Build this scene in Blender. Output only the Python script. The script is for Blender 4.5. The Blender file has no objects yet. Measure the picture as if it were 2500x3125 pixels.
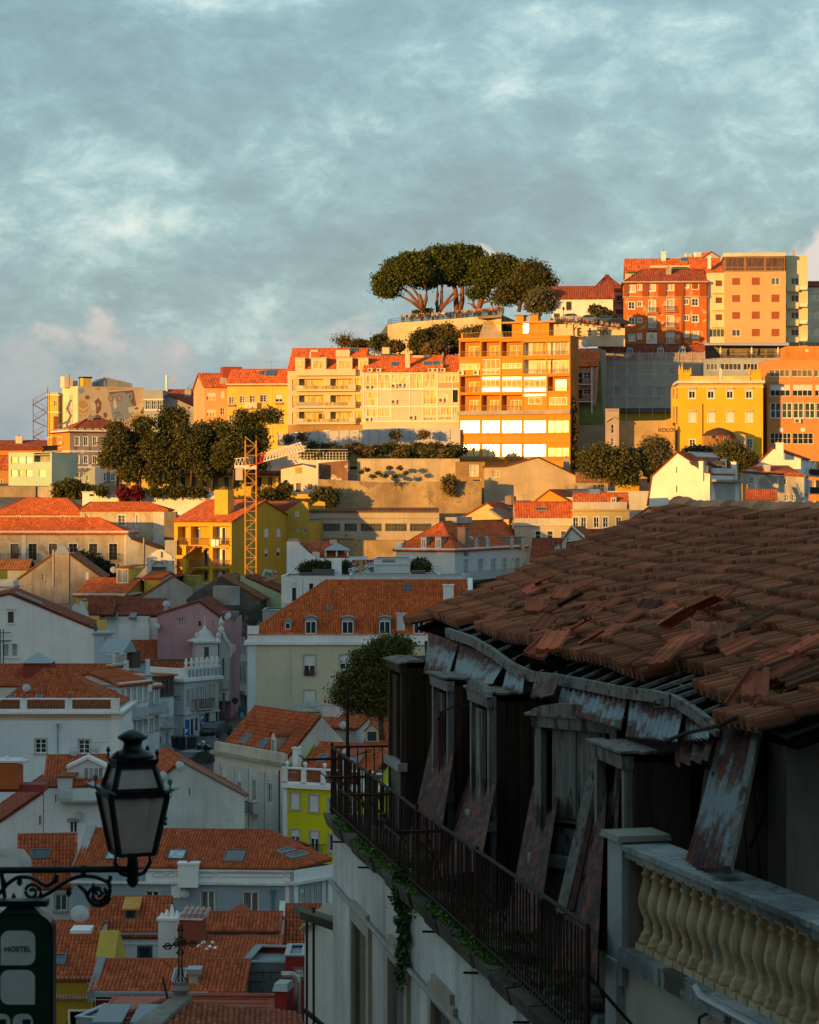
import bpy,math,random
import numpy as np
from mathutils import Vector,Matrix
from mathutils.geometry import tessellate_polygon
R=math.radians
rnd=random.Random(7);npr=np.random.default_rng(7)
F=7300.0;HY=1500.0;CZ=50.0
scene=bpy.context.scene;col=scene.collection
# camera
cd=bpy.data.cameras.new('camera');cam=bpy.data.objects.new('camera',cd);col.objects.link(cam)
cam.location=(0,0,CZ);cam.rotation_euler=(R(90),0,0)
cd.sensor_fit='VERTICAL';cd.sensor_height=36;cd.sensor_width=36;cd.lens=36*F/3125
cd.shift_y=-(1562.5-HY)/3125;cd.clip_start=.5;cd.clip_end=6000
cd.dof.use_dof=True;cd.dof.focus_distance=120;cd.dof.aperture_fstop=9
scene.camera=cam
# sun and sky
SA,SE=R(42),R(4.6)
SUN=Vector((-math.sin(SA)*math.cos(SE),-math.cos(SA)*math.cos(SE),math.sin(SE)))
sl=bpy.data.lights.new('sun','SUN');sl.energy=5.0;sl.angle=R(.6);sl.color=(1,.49,.085)
so=bpy.data.objects.new('sun',sl);col.objects.link(so);so.location=(-60,-60,140)
so.rotation_euler=(-SUN).to_track_quat('-Z','Y').to_euler()
scene.view_settings.view_transform='Standard';scene.view_settings.look='None'
scene.view_settings.exposure=.46;scene.view_settings.gamma=1
scene.cycles.max_bounces=5;scene.cycles.diffuse_bounces=3;scene.cycles.glossy_bounces=3
scene.cycles.transmission_bounces=4;scene.cycles.transparent_max_bounces=8;scene.cycles.sample_clamp_indirect=4
class NT:
 def __init__(s,t):s.t=t
 def n(s,ty,**kw):
  o=s.t.nodes.new(ty)
  for k,v in kw.items():
   if k[0]=='i' and k[1:].isdigit():o.inputs[int(k[1:])].default_value=v
   else:setattr(o,k,v)
  return o
 def l(s,a,b):s.t.links.new(a,b)
 def math(s,op,a,b=None):
  o=s.n('ShaderNodeMath',operation=op)
  for i,v in enumerate((a,b)):
   if v is None:continue
   if isinstance(v,(int,float)):o.inputs[i].default_value=v
   else:s.l(v,o.inputs[i])
  return o.outputs[0]
 def mix(s,f,a,b,bt='MIX'):
  o=s.n('ShaderNodeMix',data_type='RGBA',blend_type=bt)
  for i,v in((0,f),(6,a),(7,b)):
   if isinstance(v,(int,float)):o.inputs[i].default_value=v
   elif isinstance(v,tuple):o.inputs[i].default_value=(*v[:3],1)
   else:s.l(v,o.inputs[i])
  return o.outputs[2]
 def ramp(s,f,*st):
  o=s.n('ShaderNodeValToRGB');e=o.color_ramp.elements
  while len(e)<len(st):e.new(.5)
  for q,(p,c)in zip(e,st):
   q.position=p;q.color=(*c[:3],1)if isinstance(c,tuple)else(c,c,c,1)
  s.l(f,o.inputs[0]);return o.outputs[0]
 def noise(s,vec,sc,det=4,ro=.55,dist=0):
  o=s.n('ShaderNodeTexNoise');o.inputs['Scale'].default_value=sc;o.inputs['Detail'].default_value=det
  o.inputs['Roughness'].default_value=ro;o.inputs['Distortion'].default_value=dist
  if vec is not None:s.l(vec,o.inputs['Vector'])
  return o.outputs[0]
 def scale(s,vec,v,loc=(0,0,0)):
  o=s.n('ShaderNodeMapping');o.inputs['Scale'].default_value=v;o.inputs['Location'].default_value=loc
  s.l(vec,o.inputs[0]);return o.outputs[0]
wd=bpy.data.worlds.new('World');scene.world=wd;wd.use_nodes=True
t=NT(wd.node_tree);wd.node_tree.nodes.clear()
wo=t.n('ShaderNodeOutputWorld');bg=t.n('ShaderNodeBackground');t.l(bg.outputs[0],wo.inputs[0])
sky=t.n('ShaderNodeTexSky',sky_type='NISHITA',sun_disc=False,sun_elevation=SE,sun_rotation=math.pi+SA,air_density=1.3,dust_density=2.0,ozone_density=1.5)
g=t.n('ShaderNodeTexCoord').outputs['Generated']
sx=t.n('ShaderNodeSeparateXYZ');t.l(g,sx.inputs[0]);zz=sx.outputs[2]
big=t.noise(t.scale(g,(1,1,2.2),(5.3,.9,2.4)),8,6,.58,.3)
mid=t.noise(t.scale(g,(1,1,1.6),(.3,2.2,.9)),30,10,.68,.3)
cl=t.math('ADD',t.math('MULTIPLY',big,.58),t.math('MULTIPLY',mid,.44))
cloud=t.ramp(cl,(.41,(.135,.215,.285)),(.48,(.155,.265,.335)),(.54,(.195,.33,.39)),(.59,(.29,.43,.475)),(.68,(.54,.62,.62)))
cum=t.noise(t.scale(g,(1,1,1.25),(1.3,5.2,7.1)),13,7,.56,.2)
cumh=t.math('ADD',cum,t.math('MULTIPLY',t.math('SUBTRACT',.072,zz),4.4))
cumc=t.ramp(cum,(.38,(.21,.285,.34)),(.49,(.30,.34,.39)),(.60,(.56,.48,.48)))
cloud=t.mix(t.ramp(cumh,(.49,0),(.55,.9)),cloud,cumc)
cloud=t.mix(t.ramp(zz,(.0,.32),(.10,0)),cloud,(.30,.385,.42))
nis=t.n('ShaderNodeVectorMath',operation='SCALE');nis.inputs[3].default_value=.055;t.l(sky.outputs[0],nis.inputs[0])
fin=t.n('ShaderNodeMix',data_type='RGBA',blend_type='ADD');fin.inputs[0].default_value=1
cs=t.n('ShaderNodeVectorMath',operation='SCALE');cs.inputs[3].default_value=.86;t.l(cloud,cs.inputs[0])
t.l(cs.outputs[0],fin.inputs[6]);t.l(nis.outputs[0],fin.inputs[7])
t.l(fin.outputs[2],bg.inputs[0]);bg.inputs[1].default_value=1.0
# materials
MC={}
def newmat(name):
 m=bpy.data.materials.new(name);m.use_nodes=True
 n=NT(m.node_tree);b=m.node_tree.nodes['Principled BSDF']
 return m,n,b
def objvec(n):
 tc=n.n('ShaderNodeTexCoord');oi=n.n('ShaderNodeObjectInfo')
 a=n.n('ShaderNodeVectorMath',operation='ADD');n.l(tc.outputs['Object'],a.inputs[0])
 k=n.math('MULTIPLY',oi.outputs['Random'],40);n.l(k,a.inputs[1]);return a.outputs[0]
def bump(n,b,h,st=.3,d=.03):
 o=n.n('ShaderNodeBump');o.inputs['Strength'].default_value=st;o.inputs['Distance'].default_value=d
 n.l(h,o.inputs['Height']);n.l(o.outputs[0],b.inputs['Normal'])
def plaster(c,var=.16,dirt=.35,rough=.9,peel=None,dc=None,sc=1.0):
 key=('pl',c,var,dirt,rough,peel,dc,sc)
 if key in MC:return MC[key]
 m,n,b=newmat('plaster');v=objvec(n)
 a=n.noise(v,.28*sc,6,.6)
 lo=tuple(x*(1-var*1.5)for x in c);hi=tuple(min(1,x*(1+var*.6))for x in c)
 k=n.ramp(a,(.34,lo),(.62,hi))
 st=n.noise(n.scale(v,(1.5,1.5,.10)),1.4*sc,6,.65)
 dcol=dc or tuple(x*.42 for x in c)
 f=n.math('MULTIPLY',n.ramp(st,(.50,0),(.74,1)),dirt)
 k=n.mix(f,k,dcol)
 k=n.mix(n.ramp(n.noise(v,1.3*sc,7,.65,.5),(.50,0),(.68,min(.5,dirt))),k,tuple(x*.72 for x in c))
 ck=n.noise(n.scale(v,(1,1,.6)),.9*sc,9,.75,1.2);k=n.mix(n.math('MULTIPLY',n.ramp(n.math('ABSOLUTE',n.math('SUBTRACT',ck,.5)),(0,1),(.006,0)),min(.6,dirt)),k,dcol)
 if peel:
  p=n.noise(v,.55*sc,8,.68,.4)
  k=n.mix(n.ramp(p,(.56,0),(.585,1)),k,peel)
 n.l(k,b.inputs['Base Color']);b.inputs['Roughness'].default_value=rough
 b.inputs['Specular IOR Level'].default_value=.25
 bump(n,b,n.noise(v,9*sc,6,.7),.35,.03)
 MC[key]=m;return m
def flat(c,rough=.7,metal=0,spec=.4,var=.12,sc=6.0,bp=0.0):
 key=('fl',c,rough,metal,spec,var,sc,bp)
 if key in MC:return MC[key]
 m,n,b=newmat('paint');v=objvec(n)
 a=n.noise(v,sc,5,.6)
 n.l(n.ramp(a,(.3,tuple(x*(1-var)for x in c)),(.7,tuple(min(1,x*(1+var))for x in c))),b.inputs['Base Color'])
 b.inputs['Roughness'].default_value=rough;b.inputs['Metallic'].default_value=metal;b.inputs['Specular IOR Level'].default_value=spec
 if bp:bump(n,b,n.noise(v,sc*4,5,.65),bp,.02)
 MC[key]=m;return m
def tilemat(c,moss=.12,lo=.66):
 key=('ti',c,moss,lo)
 if key in MC:return MC[key]
 m,n,b=newmat('clay_tile');v=objvec(n)
 at=n.n('ShaderNodeAttribute',attribute_name='tint').outputs['Fac']
 k=n.ramp(at,(0,tuple(x*lo for x in c)),(.45,c),(.8,tuple(min(1,x*1.18)for x in c)),(1,(min(1,c[0]*1.3),c[1]*1.45,c[2]*1.6)))
 a=n.noise(v,.35,6,.62)
 k=n.mix(n.ramp(a,(.3,.4),(.6,0)),k,tuple(x*.55 for x in c))
 p=n.noise(v,1.3,6,.7)
 k=n.mix(n.math('MULTIPLY',n.ramp(p,(.55,0),(.72,1)),moss),k,(.10,.085,.045))
 n.l(k,b.inputs['Base Color']);b.inputs['Roughness'].default_value=.85;b.inputs['Specular IOR Level'].default_value=.25
 bump(n,b,n.noise(v,22,4,.7),.3,.02)
 MC[key]=m;return m
def glassmat(c=(.022,.03,.036),rough=.06,spec=.6,coat=0):
 key=('gl',c,rough,spec,coat)
 if key in MC:return MC[key]
 m,n,b=newmat('glass');v=objvec(n)
 a=n.noise(n.scale(v,(2.2,2.2,.35)),1.6,3,.5)
 n.l(n.ramp(a,(.35,tuple(x*.6 for x in c)),(.68,tuple(min(1,x*1.5)for x in c))),b.inputs['Base Color'])
 b.inputs['Roughness'].default_value=rough;b.inputs['Specular IOR Level'].default_value=spec
 if coat:b.inputs['Coat Weight'].default_value=1;b.inputs['Coat Roughness'].default_value=coat
 bump(n,b,n.noise(v,.8,2,.5),.12,.02)
 MC[key]=m;return m
def rust(kind):
 if('ru',kind)in MC:return MC['ru',kind]
 m,n,b=newmat('corrugated_'+kind);v=objvec(n)
 a=n.noise(n.scale(v,(7,7,.5)),1.0,8,.7);a2=n.noise(v,1.2,6,.6)
 zc=n.n('ShaderNodeSeparateXYZ');n.l(n.n('ShaderNodeTexCoord').outputs['Generated'],zc.inputs[0])
 edge=n.math('ABSOLUTE',n.math('SUBTRACT',zc.outputs[2],.5))
 f=n.math('ADD',n.math('ADD',n.math('MULTIPLY',a,.55),n.math('MULTIPLY',a2,.35)),n.math('MULTIPLY',edge,.5))
 th=.49 if kind=='pale' else .30
 k=n.mix(n.ramp(f,(th,0),(th+.09,1)),(.24,.285,.29),n.ramp(a,(.40,(.014,.007,.005)),(.5,(.07,.02,.009)),(.62,(.19,.05,.016))))
 n.l(k,b.inputs['Base Color']);b.inputs['Roughness'].default_value=.75;b.inputs['Metallic'].default_value=.15
 bump(n,b,n.noise(v,30,4,.7),.3,.01)
 MC['ru',kind]=m;return m
def wood(c,dark=.45):
 key=('wd',c,dark)
 if key in MC:return MC[key]
 m,n,b=newmat('weathered_wood');v=objvec(n)
 a=n.noise(n.scale(v,(14,14,.8)),1.6,8,.7);p=n.noise(n.scale(v,(3,3,.6)),2.2,7,.7)
 k=n.ramp(a,(.3,tuple(x*dark for x in c)),(.7,tuple(min(1,x*1.25)for x in c)))
 k=n.mix(n.ramp(p,(.54,0),(.6,.8)),k,(.035,.024,.018))
 n.l(k,b.inputs['Base Color']);b.inputs['Roughness'].default_value=.9;b.inputs['Specular IOR Level'].default_value=.2
 bump(n,b,a,.5,.02)
 MC[key]=m;return m
def leafmat(c,c2=None):
 key=('lf',c,c2)
 if key in MC:return MC[key]
 m,n,b=newmat('foliage')
 at=n.n('ShaderNodeAttribute',attribute_name='tint').outputs['Fac']
 c2=c2 or tuple(x*1.7 for x in c)
 n.l(n.ramp(at,(0,tuple(x*.5 for x in c)),(.5,c),(1,c2)),b.inputs['Base Color'])
 b.inputs['Roughness'].default_value=.65;b.inputs['Specular IOR Level'].default_value=.2
 b.inputs['Subsurface Weight'].default_value=0
 MC[key]=m;return m
WHITE=(.78,.77,.74);FR=flat((.74,.73,.70),.5);DARKMETAL=flat((.018,.018,.019),.5,.3)
GL=glassmat();GLC=glassmat((.13,.125,.11),.08);GLD=glassmat((.05,.055,.055),.07);GLB=glassmat((.05,.075,.09),.05);BLIND=flat((.66,.65,.62),.6);STONE=plaster((.46,.41,.34),.15,.3)
CURT=glassmat((.50,.38,.15),.10,.5,.05);CURTW=glassmat((.55,.48,.34),.1,.5,.05)
GREYROOF=flat((.20,.23,.24),.6);ZINC=flat((.28,.33,.35),.45,.3)
# mesh helpers
class MB:
 def __init__(s):s.v=[];s.f=[];s.m=[]
 def add(s,vs,fs,m=0):
  b=len(s.v);s.v+=[tuple(p)for p in vs];s.f+=[tuple(b+i for i in f)for f in fs];s.m+=[m]*len(fs);return s
 def box(s,x0,x1,y0,y1,z0,z1,m=0):
  return s.add([(x0,y0,z0),(x1,y0,z0),(x1,y1,z0),(x0,y1,z0),(x0,y0,z1),(x1,y0,z1),(x1,y1,z1),(x0,y1,z1)],[(0,3,2,1),(4,5,6,7),(0,1,5,4),(1,2,6,5),(2,3,7,6),(3,0,4,7)],m)
 def hexa(s,p,m=0):
  return s.add(p,[(0,3,2,1),(4,5,6,7),(0,1,5,4),(1,2,6,5),(2,3,7,6),(3,0,4,7)],m)
 def taper(s,cx,cy,z0,z1,a,b,c,d,m=0):
  return s.hexa([(cx-a,cy-b,z0),(cx+a,cy-b,z0),(cx+a,cy+b,z0),(cx-a,cy+b,z0),(cx-c,cy-d,z1),(cx+c,cy-d,z1),(cx+c,cy+d,z1),(cx-c,cy+d,z1)],m)
 def prism(s,pts,off,m=0):
  pts=[Vector(p)for p in pts];off=Vector(off);n=len(pts)
  fs=[tuple(range(n)),tuple(range(2*n-1,n-1,-1))]+[(i,n+i,n+(i+1)%n,(i+1)%n)for i in range(n)]
  return s.add(pts+[p+off for p in pts],fs,m)
 def beam(s,a,b,w,h=None,m=0):
  a,b=Vector(a),Vector(b);h=h or w;d=(b-a)
  if d.length<1e-6:return s
  d.normalize();q=d.to_track_quat('Z','Y');X=q@Vector((w/2,0,0));Y=q@Vector((0,h/2,0))
  return s.hexa([a-X-Y,a+X-Y,a+X+Y,a-X+Y,b-X-Y,b+X-Y,b+X+Y,b-X+Y],m)
 def tube(s,path,r,n=6,m=0):
  P=[Vector(p)for p in path];rr=r if isinstance(r,(list,tuple))else[r]*len(P);vs=[];fs=[]
  for i,p in enumerate(P):
   d=(P[min(i+1,len(P)-1)]-P[max(i-1,0)])
   q=d.normalized().to_track_quat('Z','Y')
   for k in range(n):
    a=2*math.pi*k/n;vs.append(p+q@Vector((rr[i]*math.cos(a),rr[i]*math.sin(a),0)))
  for i in range(len(P)-1):
   for k in range(n):fs.append((i*n+k,i*n+(k+1)%n,(i+1)*n+(k+1)%n,(i+1)*n+k))
  fs+=[tuple(range(n-1,-1,-1)),tuple(range((len(P)-1)*n,len(P)*n))]
  return s.add(vs,fs,m)
 def lathe(s,prof,n=14,c=(0,0,0),m=0,ph=0):
  vs=[];fs=[]
  for r,z in prof:
   for k in range(n):a=2*math.pi*k/n+ph;vs.append((c[0]+r*math.cos(a),c[1]+r*math.sin(a),c[2]+z))
  for i in range(len(prof)-1):
   for k in range(n):fs.append((i*n+k,i*n+(k+1)%n,(i+1)*n+(k+1)%n,(i+1)*n+k))
  fs+=[tuple(range(n-1,-1,-1)),tuple(range((len(prof)-1)*n,len(prof)*n))]
  return s.add(vs,fs,m)
 def mesh(s,name,mats,smooth=False):
  me=bpy.data.meshes.new(name);me.from_pydata(s.v,[],s.f)
  for m in(mats if isinstance(mats,(list,tuple))else[mats]):me.materials.append(m)
  if any(s.m):me.polygons.foreach_set('material_index',s.m)
  if smooth:me.polygons.foreach_set('use_smooth',[True]*len(s.f))
  me.update();return me
 def obj(s,name,mats,parent=None,loc=(0,0,0),rz=0,smooth=False):
  return link(name,s.mesh(name,mats,smooth),parent,loc,rz)
def link(name,me,parent=None,loc=(0,0,0),rz=0):
 o=bpy.data.objects.new(name,me);col.objects.link(o)
 if parent is not None:o.parent=parent
 o.location=loc
 if rz:o.rotation_euler=(0,0,rz)
 return o
def tag(o,label,cat=None,group=None,kind=None):
 if label:o['label']=label
 if cat:o['category']=cat
 if group:o['group']=group
 if kind:o['kind']=kind
 return o
def thing(name,label,cat,loc=(0,0,0),rz=0,group=None):
 return tag(link(name,None,None,loc,rz),label,cat,group)
def rawmesh(name,V,Q,mats,tint=None,smooth=False):
 me=bpy.data.meshes.new(name);n,k=Q.shape
 me.vertices.add(len(V));me.vertices.foreach_set('co',np.asarray(V,np.float32).ravel())
 me.loops.add(n*k);me.loops.foreach_set('vertex_index',Q.astype(np.int32).ravel())
 me.polygons.add(n);me.polygons.foreach_set('loop_start',np.arange(0,n*k,k,dtype=np.int32))
 try:me.polygons.foreach_set('loop_total',np.full(n,k,np.int32))
 except Exception:pass
 me.update(calc_edges=True)
 if tint is not None:
  a=me.attributes.new('tint','FLOAT','FACE');a.data.foreach_set('value',np.asarray(tint,np.float32))
 if smooth:me.polygons.foreach_set('use_smooth',[True]*n)
 for m in(mats if isinstance(mats,(list,tuple))else[mats]):me.materials.append(m)
 return me
 # photo crops to places
CR=[0,0,2.46429]
def crop(x,y,w=700):CR[:]=[x,y,1725/w]
def PX(x,y):return CR[0]+x/CR[2],CR[1]+y/CR[2]
def at(x,y,z):
 x,y=PX(x,y);return Vector((z*(x-1250)/F,z,CZ+z*(HY-y)/F))
def ray(x,y):
 x,y=PX(x,y);return Vector(((x-1250)/F,1,(HY-y)/F))
def ppm(z):return F/z*CR[2]
CAMP=Vector((0,0,CZ))
PROF=[(-400,-6),(-20,-2.2),(0,-1.9),(7,-6),(15,-10),(30,-15),(60,-24),(100,-37),(140,-42),(185,-39),(212,-31),(250,-26),(300,-21),(330,-16),(350,-12),(366,-7),(374,-2),(388,-1),(400,3),(425,7),(450,12),(480,10),(650,-6),(4500,-60)]
def ground(x,y):
 for(a,b),(c,d)in zip(PROF,PROF[1:]):
  if y<=c:
   h=b+(d-b)*max(0,(y-a))/(c-a);return CZ+(min(h,1.5)if x<-42 and y>380 else h)
 return CZ-60
 # roof tiles as real geometry
ROOF=tilemat((.46,.110,.040));ROOFD=tilemat((.27,.070,.036));ROOFO=tilemat((.58,.130,.036));ROOFB=tilemat((.28,.11,.05),.3)
def tiles(parent,p,mat,cw=.26,rl=.42,hh=.07,name='roof_tiles',lift=.02):
 p=[Vector(q)for q in p];U=(p[1]-p[0]).normalized();N=U.cross(p[-1]-p[0])
 if N.length<1e-6:N=U.cross(p[2]-p[0])
 N.normalize()
 if N.z<0:N=-N
 V=N.cross(U);P2=[((q-p[0]).dot(U),(q-p[0]).dot(V))for q in p]
 u0,u1=min(q[0]for q in P2),max(q[0]for q in P2);n=max(1,int(round((u1-u0)/cw)));cw=(u1-u0)/n
 ux=np.array([-.5,-.28,0,.28,.5])*cw;hx=np.array([0,.75,1,.75,0])*hh
 Us=[];Vs=[];Ve=[];Ti=[]
 for i in range(n):
  u=u0+(i+.5)*cw;vs=[]
  for(a,b),(c,d)in zip(P2,P2[1:]+P2[:1]):
   if(a-u)*(c-u)<0:vs.append(b+(d-b)*(u-a)/(c-a))
  if len(vs)<2:continue
  v0,v1=min(vs),max(vs);k=max(1,int(math.ceil((v1-v0)/rl)))
  for j in range(k):
   a=v0+j*rl;b=min(v1,a+rl*1.03)
   if b-a<.05:continue
   Us.append(u+rnd.gauss(0,cw*.03));Vs.append(a-(rnd.random()*.03 if j else .06));Ve.append(b);Ti.append(min(1,max(0,rnd.gauss(.47,.27))))
 if not Us:return None
 Us=np.array(Us)[:,None];Vs=np.array(Vs)[:,None];Ve=np.array(Ve)[:,None];m=len(Us);Z=np.zeros((m,5))
 lo=np.stack([Us+ux,Vs+Z,hx+Z+hh*.45],2);hi=np.stack([Us+ux,Ve+Z,hx+Z],2)
 bl=np.stack([Us+ux,Vs+Z,hx*.35+Z-hh*.3],2)
 A=np.concatenate([lo,hi,bl],1).reshape(-1,3)
 M=np.array([list(U),list(V),list(N)]);W=A@M+np.array(list(p[0]+N*lift))
 base=(np.arange(m)*15)[:,None]
 q=np.array([[i,i+1,i+6,i+5]for i in range(4)]+[[10+i,11+i,i+1,i]for i in range(4)])
 Q=(base[:,:,None]+q[None]).reshape(-1,4)
 o=link(name,rawmesh(name,W,Q,mat,np.repeat(np.array(Ti),8),False),parent);o['kind']='stuff'
 return o
 # buildings from photo pixels
WM={}
class Face:
 def __init__(s,b,org,ang):
  s.b=b;s.org=Vector(org);s.ang=ang;s.U=Vector((math.cos(ang),math.sin(ang),0));s.I=Vector((-math.sin(ang),math.cos(ang),0));s.holes=[]
 def uv(s,x,y,inset=0):
  o=s.b.inv@CAMP;d=s.b.inv.to_3x3()@ray(x,y);k=(s.org+s.I*inset-o).dot(s.I)/d.dot(s.I);q=o+d*k-s.org
  return q.dot(s.U),q.z
 def p3(s,u,v,i=0):return s.org+s.U*u+s.I*i+Vector((0,0,v))
class Bld:
 def __init__(s,name,label,x0,x1,yt,z,yaw=0,D=10,yb=None,wall=None,side=None,cat='building',group=None,top=None,W=None):
  O=at(x0,yt,z);s.yaw=R(yaw);u=Vector((math.cos(s.yaw),-math.sin(s.yaw),0));nrm=Vector((math.sin(s.yaw),math.cos(s.yaw),0))
  base=at(x0,yb,z).z if yb is not None else min(ground(O.x,O.y),ground(O.x,O.y+D))-1.2
  s.base=base;s.H=O.z-base;s.D=D
  s.x0=x0;s.x1=x1;s.yt=yt;s.z=z
  s.e=thing(name,label,cat,(O.x,O.y,base),-s.yaw,group)
  s.mw=Matrix.Translation((O.x,O.y,base))@Matrix.Rotation(-s.yaw,4,'Z');s.inv=s.mw.inverted()
  s.F=Face(s,(0,0,0),0)
  s.W=W if W is not None else s.F.uv(x1,yt)[0]
  s.Rt=Face(s,(s.W,0,0),math.pi/2);s.Lt=Face(s,(0,D,0),-math.pi/2)
  s.wall=wall;s.side=side or wall;s.slopes=[];s.rg=None;s.lg=None;s.poly=None
  if top:s.poly=[s.F.uv(*q)for q in top]
 def mat(s,f):return f
 def win(s,x0,y0,x1,y1,face=None,frame=None,pane=None,n=2,m=1,sur=None,blind=0,bm=None,sill=None,d=.16,fw=.07,arch=False,name='window',hole=True):
  f=face or s.F;u0,v0=f.uv(x0,y1);u1,v1=f.uv(x1,y0)
  if u1<u0:u0,u1=u1,u0
  w,h=u1-u0,v1-v0
  if hole:f.holes.append((u0,v0,u1,v1))
  frame=frame or FR;bm=bm or BLIND
  if pane is None:
   pane=rnd.choice((GL,GL,GLC,GLD))
   if not blind and n>1 and s.z<300 and rnd.random()<.25:blind=rnd.choice((.25,.4,.6))
  w,h=round(w,2),round(h,2)
  key=('p',w,h,pane.name,d)
  if key not in WM:WM[key]=MB().add([(-w/2,d,0),(w/2,d,0),(w/2,d,h),(-w/2,d,h)],[(0,1,2,3)]).mesh('window',pane)
  loc=f.p3((u0+u1)/2,v0);o=link(name,WM[key],s.e,loc,f.ang)
  if n or m:
   key=('f',w,h,frame.name,n,m,d,fw)
   if key not in WM:
    b=MB();y0_,y1_=d-.07,d-.005
    for q in(0,w-fw):b.box(-w/2+q,-w/2+q+fw,y0_,y1_,0,h)
    for q in(0,h-fw):b.box(-w/2+fw,w/2-fw,y0_+.004,y1_-.002,q,q+fw)
    for i in range(1,n):b.box(-w/2+w*i/n-fw*.55,-w/2+w*i/n+fw*.55,y0_+.008,y1_-.003,fw,h-fw)
    for i in range(1,m+1):b.box(-w/2+fw,w/2-fw,y0_+.015,y1_-.004,h*i/(m+1)-fw*.3,h*i/(m+1)+fw*.3)
    WM[key]=b.mesh('frame',frame)
   link('frame',WM[key],o)
  if blind:
   key=('b',w,h,bm.name,blind,d)
   if key not in WM:
    b=MB();z0=h*(1-blind);k=max(2,int(h*blind/.12));st=h*blind/k
    for i in range(k):b.box(-w/2+.02,w/2-.02,d-.11+.006*(i%2),d-.075,z0+i*st,z0+(i+1)*st-.004)
    WM[key]=b.mesh('blind',bm)
   link('blind',WM[key],o)
  if sur:
   key=('s',w,h,sur.name)
   if key not in WM:
    b=MB();e=.11
    b.box(-w/2-e,-w/2,-.035,.05,-.02,h+e).box(w/2,w/2+e,-.035,.05,-.02,h+e).box(-w/2,w/2,-.033,.05,h,h+e).box(-w/2-e-.05,w/2+e+.05,-.09,.06,-.15,-.02)
    WM[key]=b.mesh('surround',sur)
   link('surround',WM[key],o)
  if sill:
   key=('si',w,sill.name)
   if key not in WM:WM[key]=MB().box(-w/2-.08,w/2+.08,-.1,.06,-.09,-.01).mesh('sill',sill)
   link('sill',WM[key],o)
  return o
 def wins(s,xs,y0,y1,w,**k):return[s.win(x-w/2,y0,x+w/2,y1,**k)for x in xs]
 def part(s,name,mb,mat,parent=None,label=None,smooth=False):
  o=mb.obj(name,mat,parent or s.e,smooth=smooth)
  if label:o['label']=label
  return o
 def px(s,name,x0,y0,x1,y1,out,back,mat,face=None,label=None):
  f=face or s.F;u0,v0=f.uv(x0,y1);u1=f.uv(x1,y0)[0];v1=f.uv(x0,y0)[1]
  u0,u1=min(u0,u1),max(u0,u1)
  pts=[f.p3(u0,v0,-out),f.p3(u1,v0,-out),f.p3(u1,v0,back),f.p3(u0,v0,back)]
  return s.part(name,MB().hexa([*pts,*[q+Vector((0,0,v1-v0))for q in pts]]),mat,label=label)
 def ring(s,name,y0,y1,out,mat):
  v0=s.F.uv(s.x0,y1)[1];v1=s.F.uv(s.x0,y0)[1]
  return s.part(name,MB().box(-out,s.W+out,-out,s.D+out,v0,v1),mat)
 def decal(s,pts,mat,parent,i=1,face=None,name='paint_patch'):
  f=face or s.F;q=[f.p3(*f.uv(*p),-.004*i)for p in pts]
  return MB().prism(q,f.I*.003).obj(name,mat,parent)
 def balcony(s,x0,yf,x1,out=.8,rh=.95,slab=None,rail=None,solid=None,face=None,st=.11):
  f=face or s.F;u0,v0=f.uv(x0,yf);u1,_=f.uv(x1,yf);u0,u1=min(u0,u1),max(u0,u1);w=u1-u0
  loc=f.p3(u0,v0);b=MB().box(0,w,-out,0,-.15,0).obj('balcony',slab or STONE,s.e,loc,f.ang)
  r=MB()
  if solid:r.box(0,w,-out-.03,-out+.07,-.02,rh).box(0,.08,-out+.07,0,0,rh).box(w-.08,w,-out+.07,0,0,rh);r.obj('parapet',solid,b)
  else:
   rm=rail or DARKMETAL
   r.box(0,w,-out,-out+.05,rh-.05,rh).box(0,.05,-out+.05,0,rh-.05,rh).box(w-.05,w,-out+.05,0,rh-.05,rh).box(0,w,-out+.005,-out+.04,.08,.11)
   k=max(3,int(w/max(st,.11)))
   for i in range(k+1):r.box(w*i/k-.012,w*i/k+.012,-out+.012,-out+.036,0,rh-.05)
   r.obj('railing',rm,b)
  return b
 def recess(s,x0,y0,x1,y1,dep,mat,panes=(),face=None,name='loggia'):
  f=face or s.F;u0,v0=f.uv(x0,y1);u1,v1=f.uv(x1,y0);f.holes.append((u0,v0,u1,v1))
  P=f.p3;b=MB();i=dep
  b.add([P(u0,v0,0),P(u0,v0,i),P(u0,v1,i),P(u0,v1,0),P(u1,v0,0),P(u1,v0,i),P(u1,v1,i),P(u1,v1,0)],[(1,5,6,2),(0,1,2,3),(5,4,7,6),(0,4,5,1),(3,2,6,7)])
  o=s.part(name,b,mat)
  for(a,c,d,e,pm,n)in panes:
   q0,w0=f.uv(a,e);q1,w1=f.uv(d,c)
   q0,q1=min(q0,q1),max(q0,q1)
   m=MB().box(q0-(q0+q1)/2,q1-(q0+q1)/2,-.03,.02,0,w1-w0)
   fr=MB();w=q1-q0;h=w1-w0
   for k in range(n+1):fr.box(-w/2+w*k/n-.04,-w/2+w*k/n+.04,-.07,-.03,0,h)
   fr.box(-w/2,w/2,-.068,-.03,h-.07,h).box(-w/2,w/2,-.066,-.03,0,.07)
   wo=m.obj('window',pm,s.e,P((q0+q1)/2,w0,dep-.05),f.ang);fr.obj('frame',FR,wo)
  return o
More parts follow.
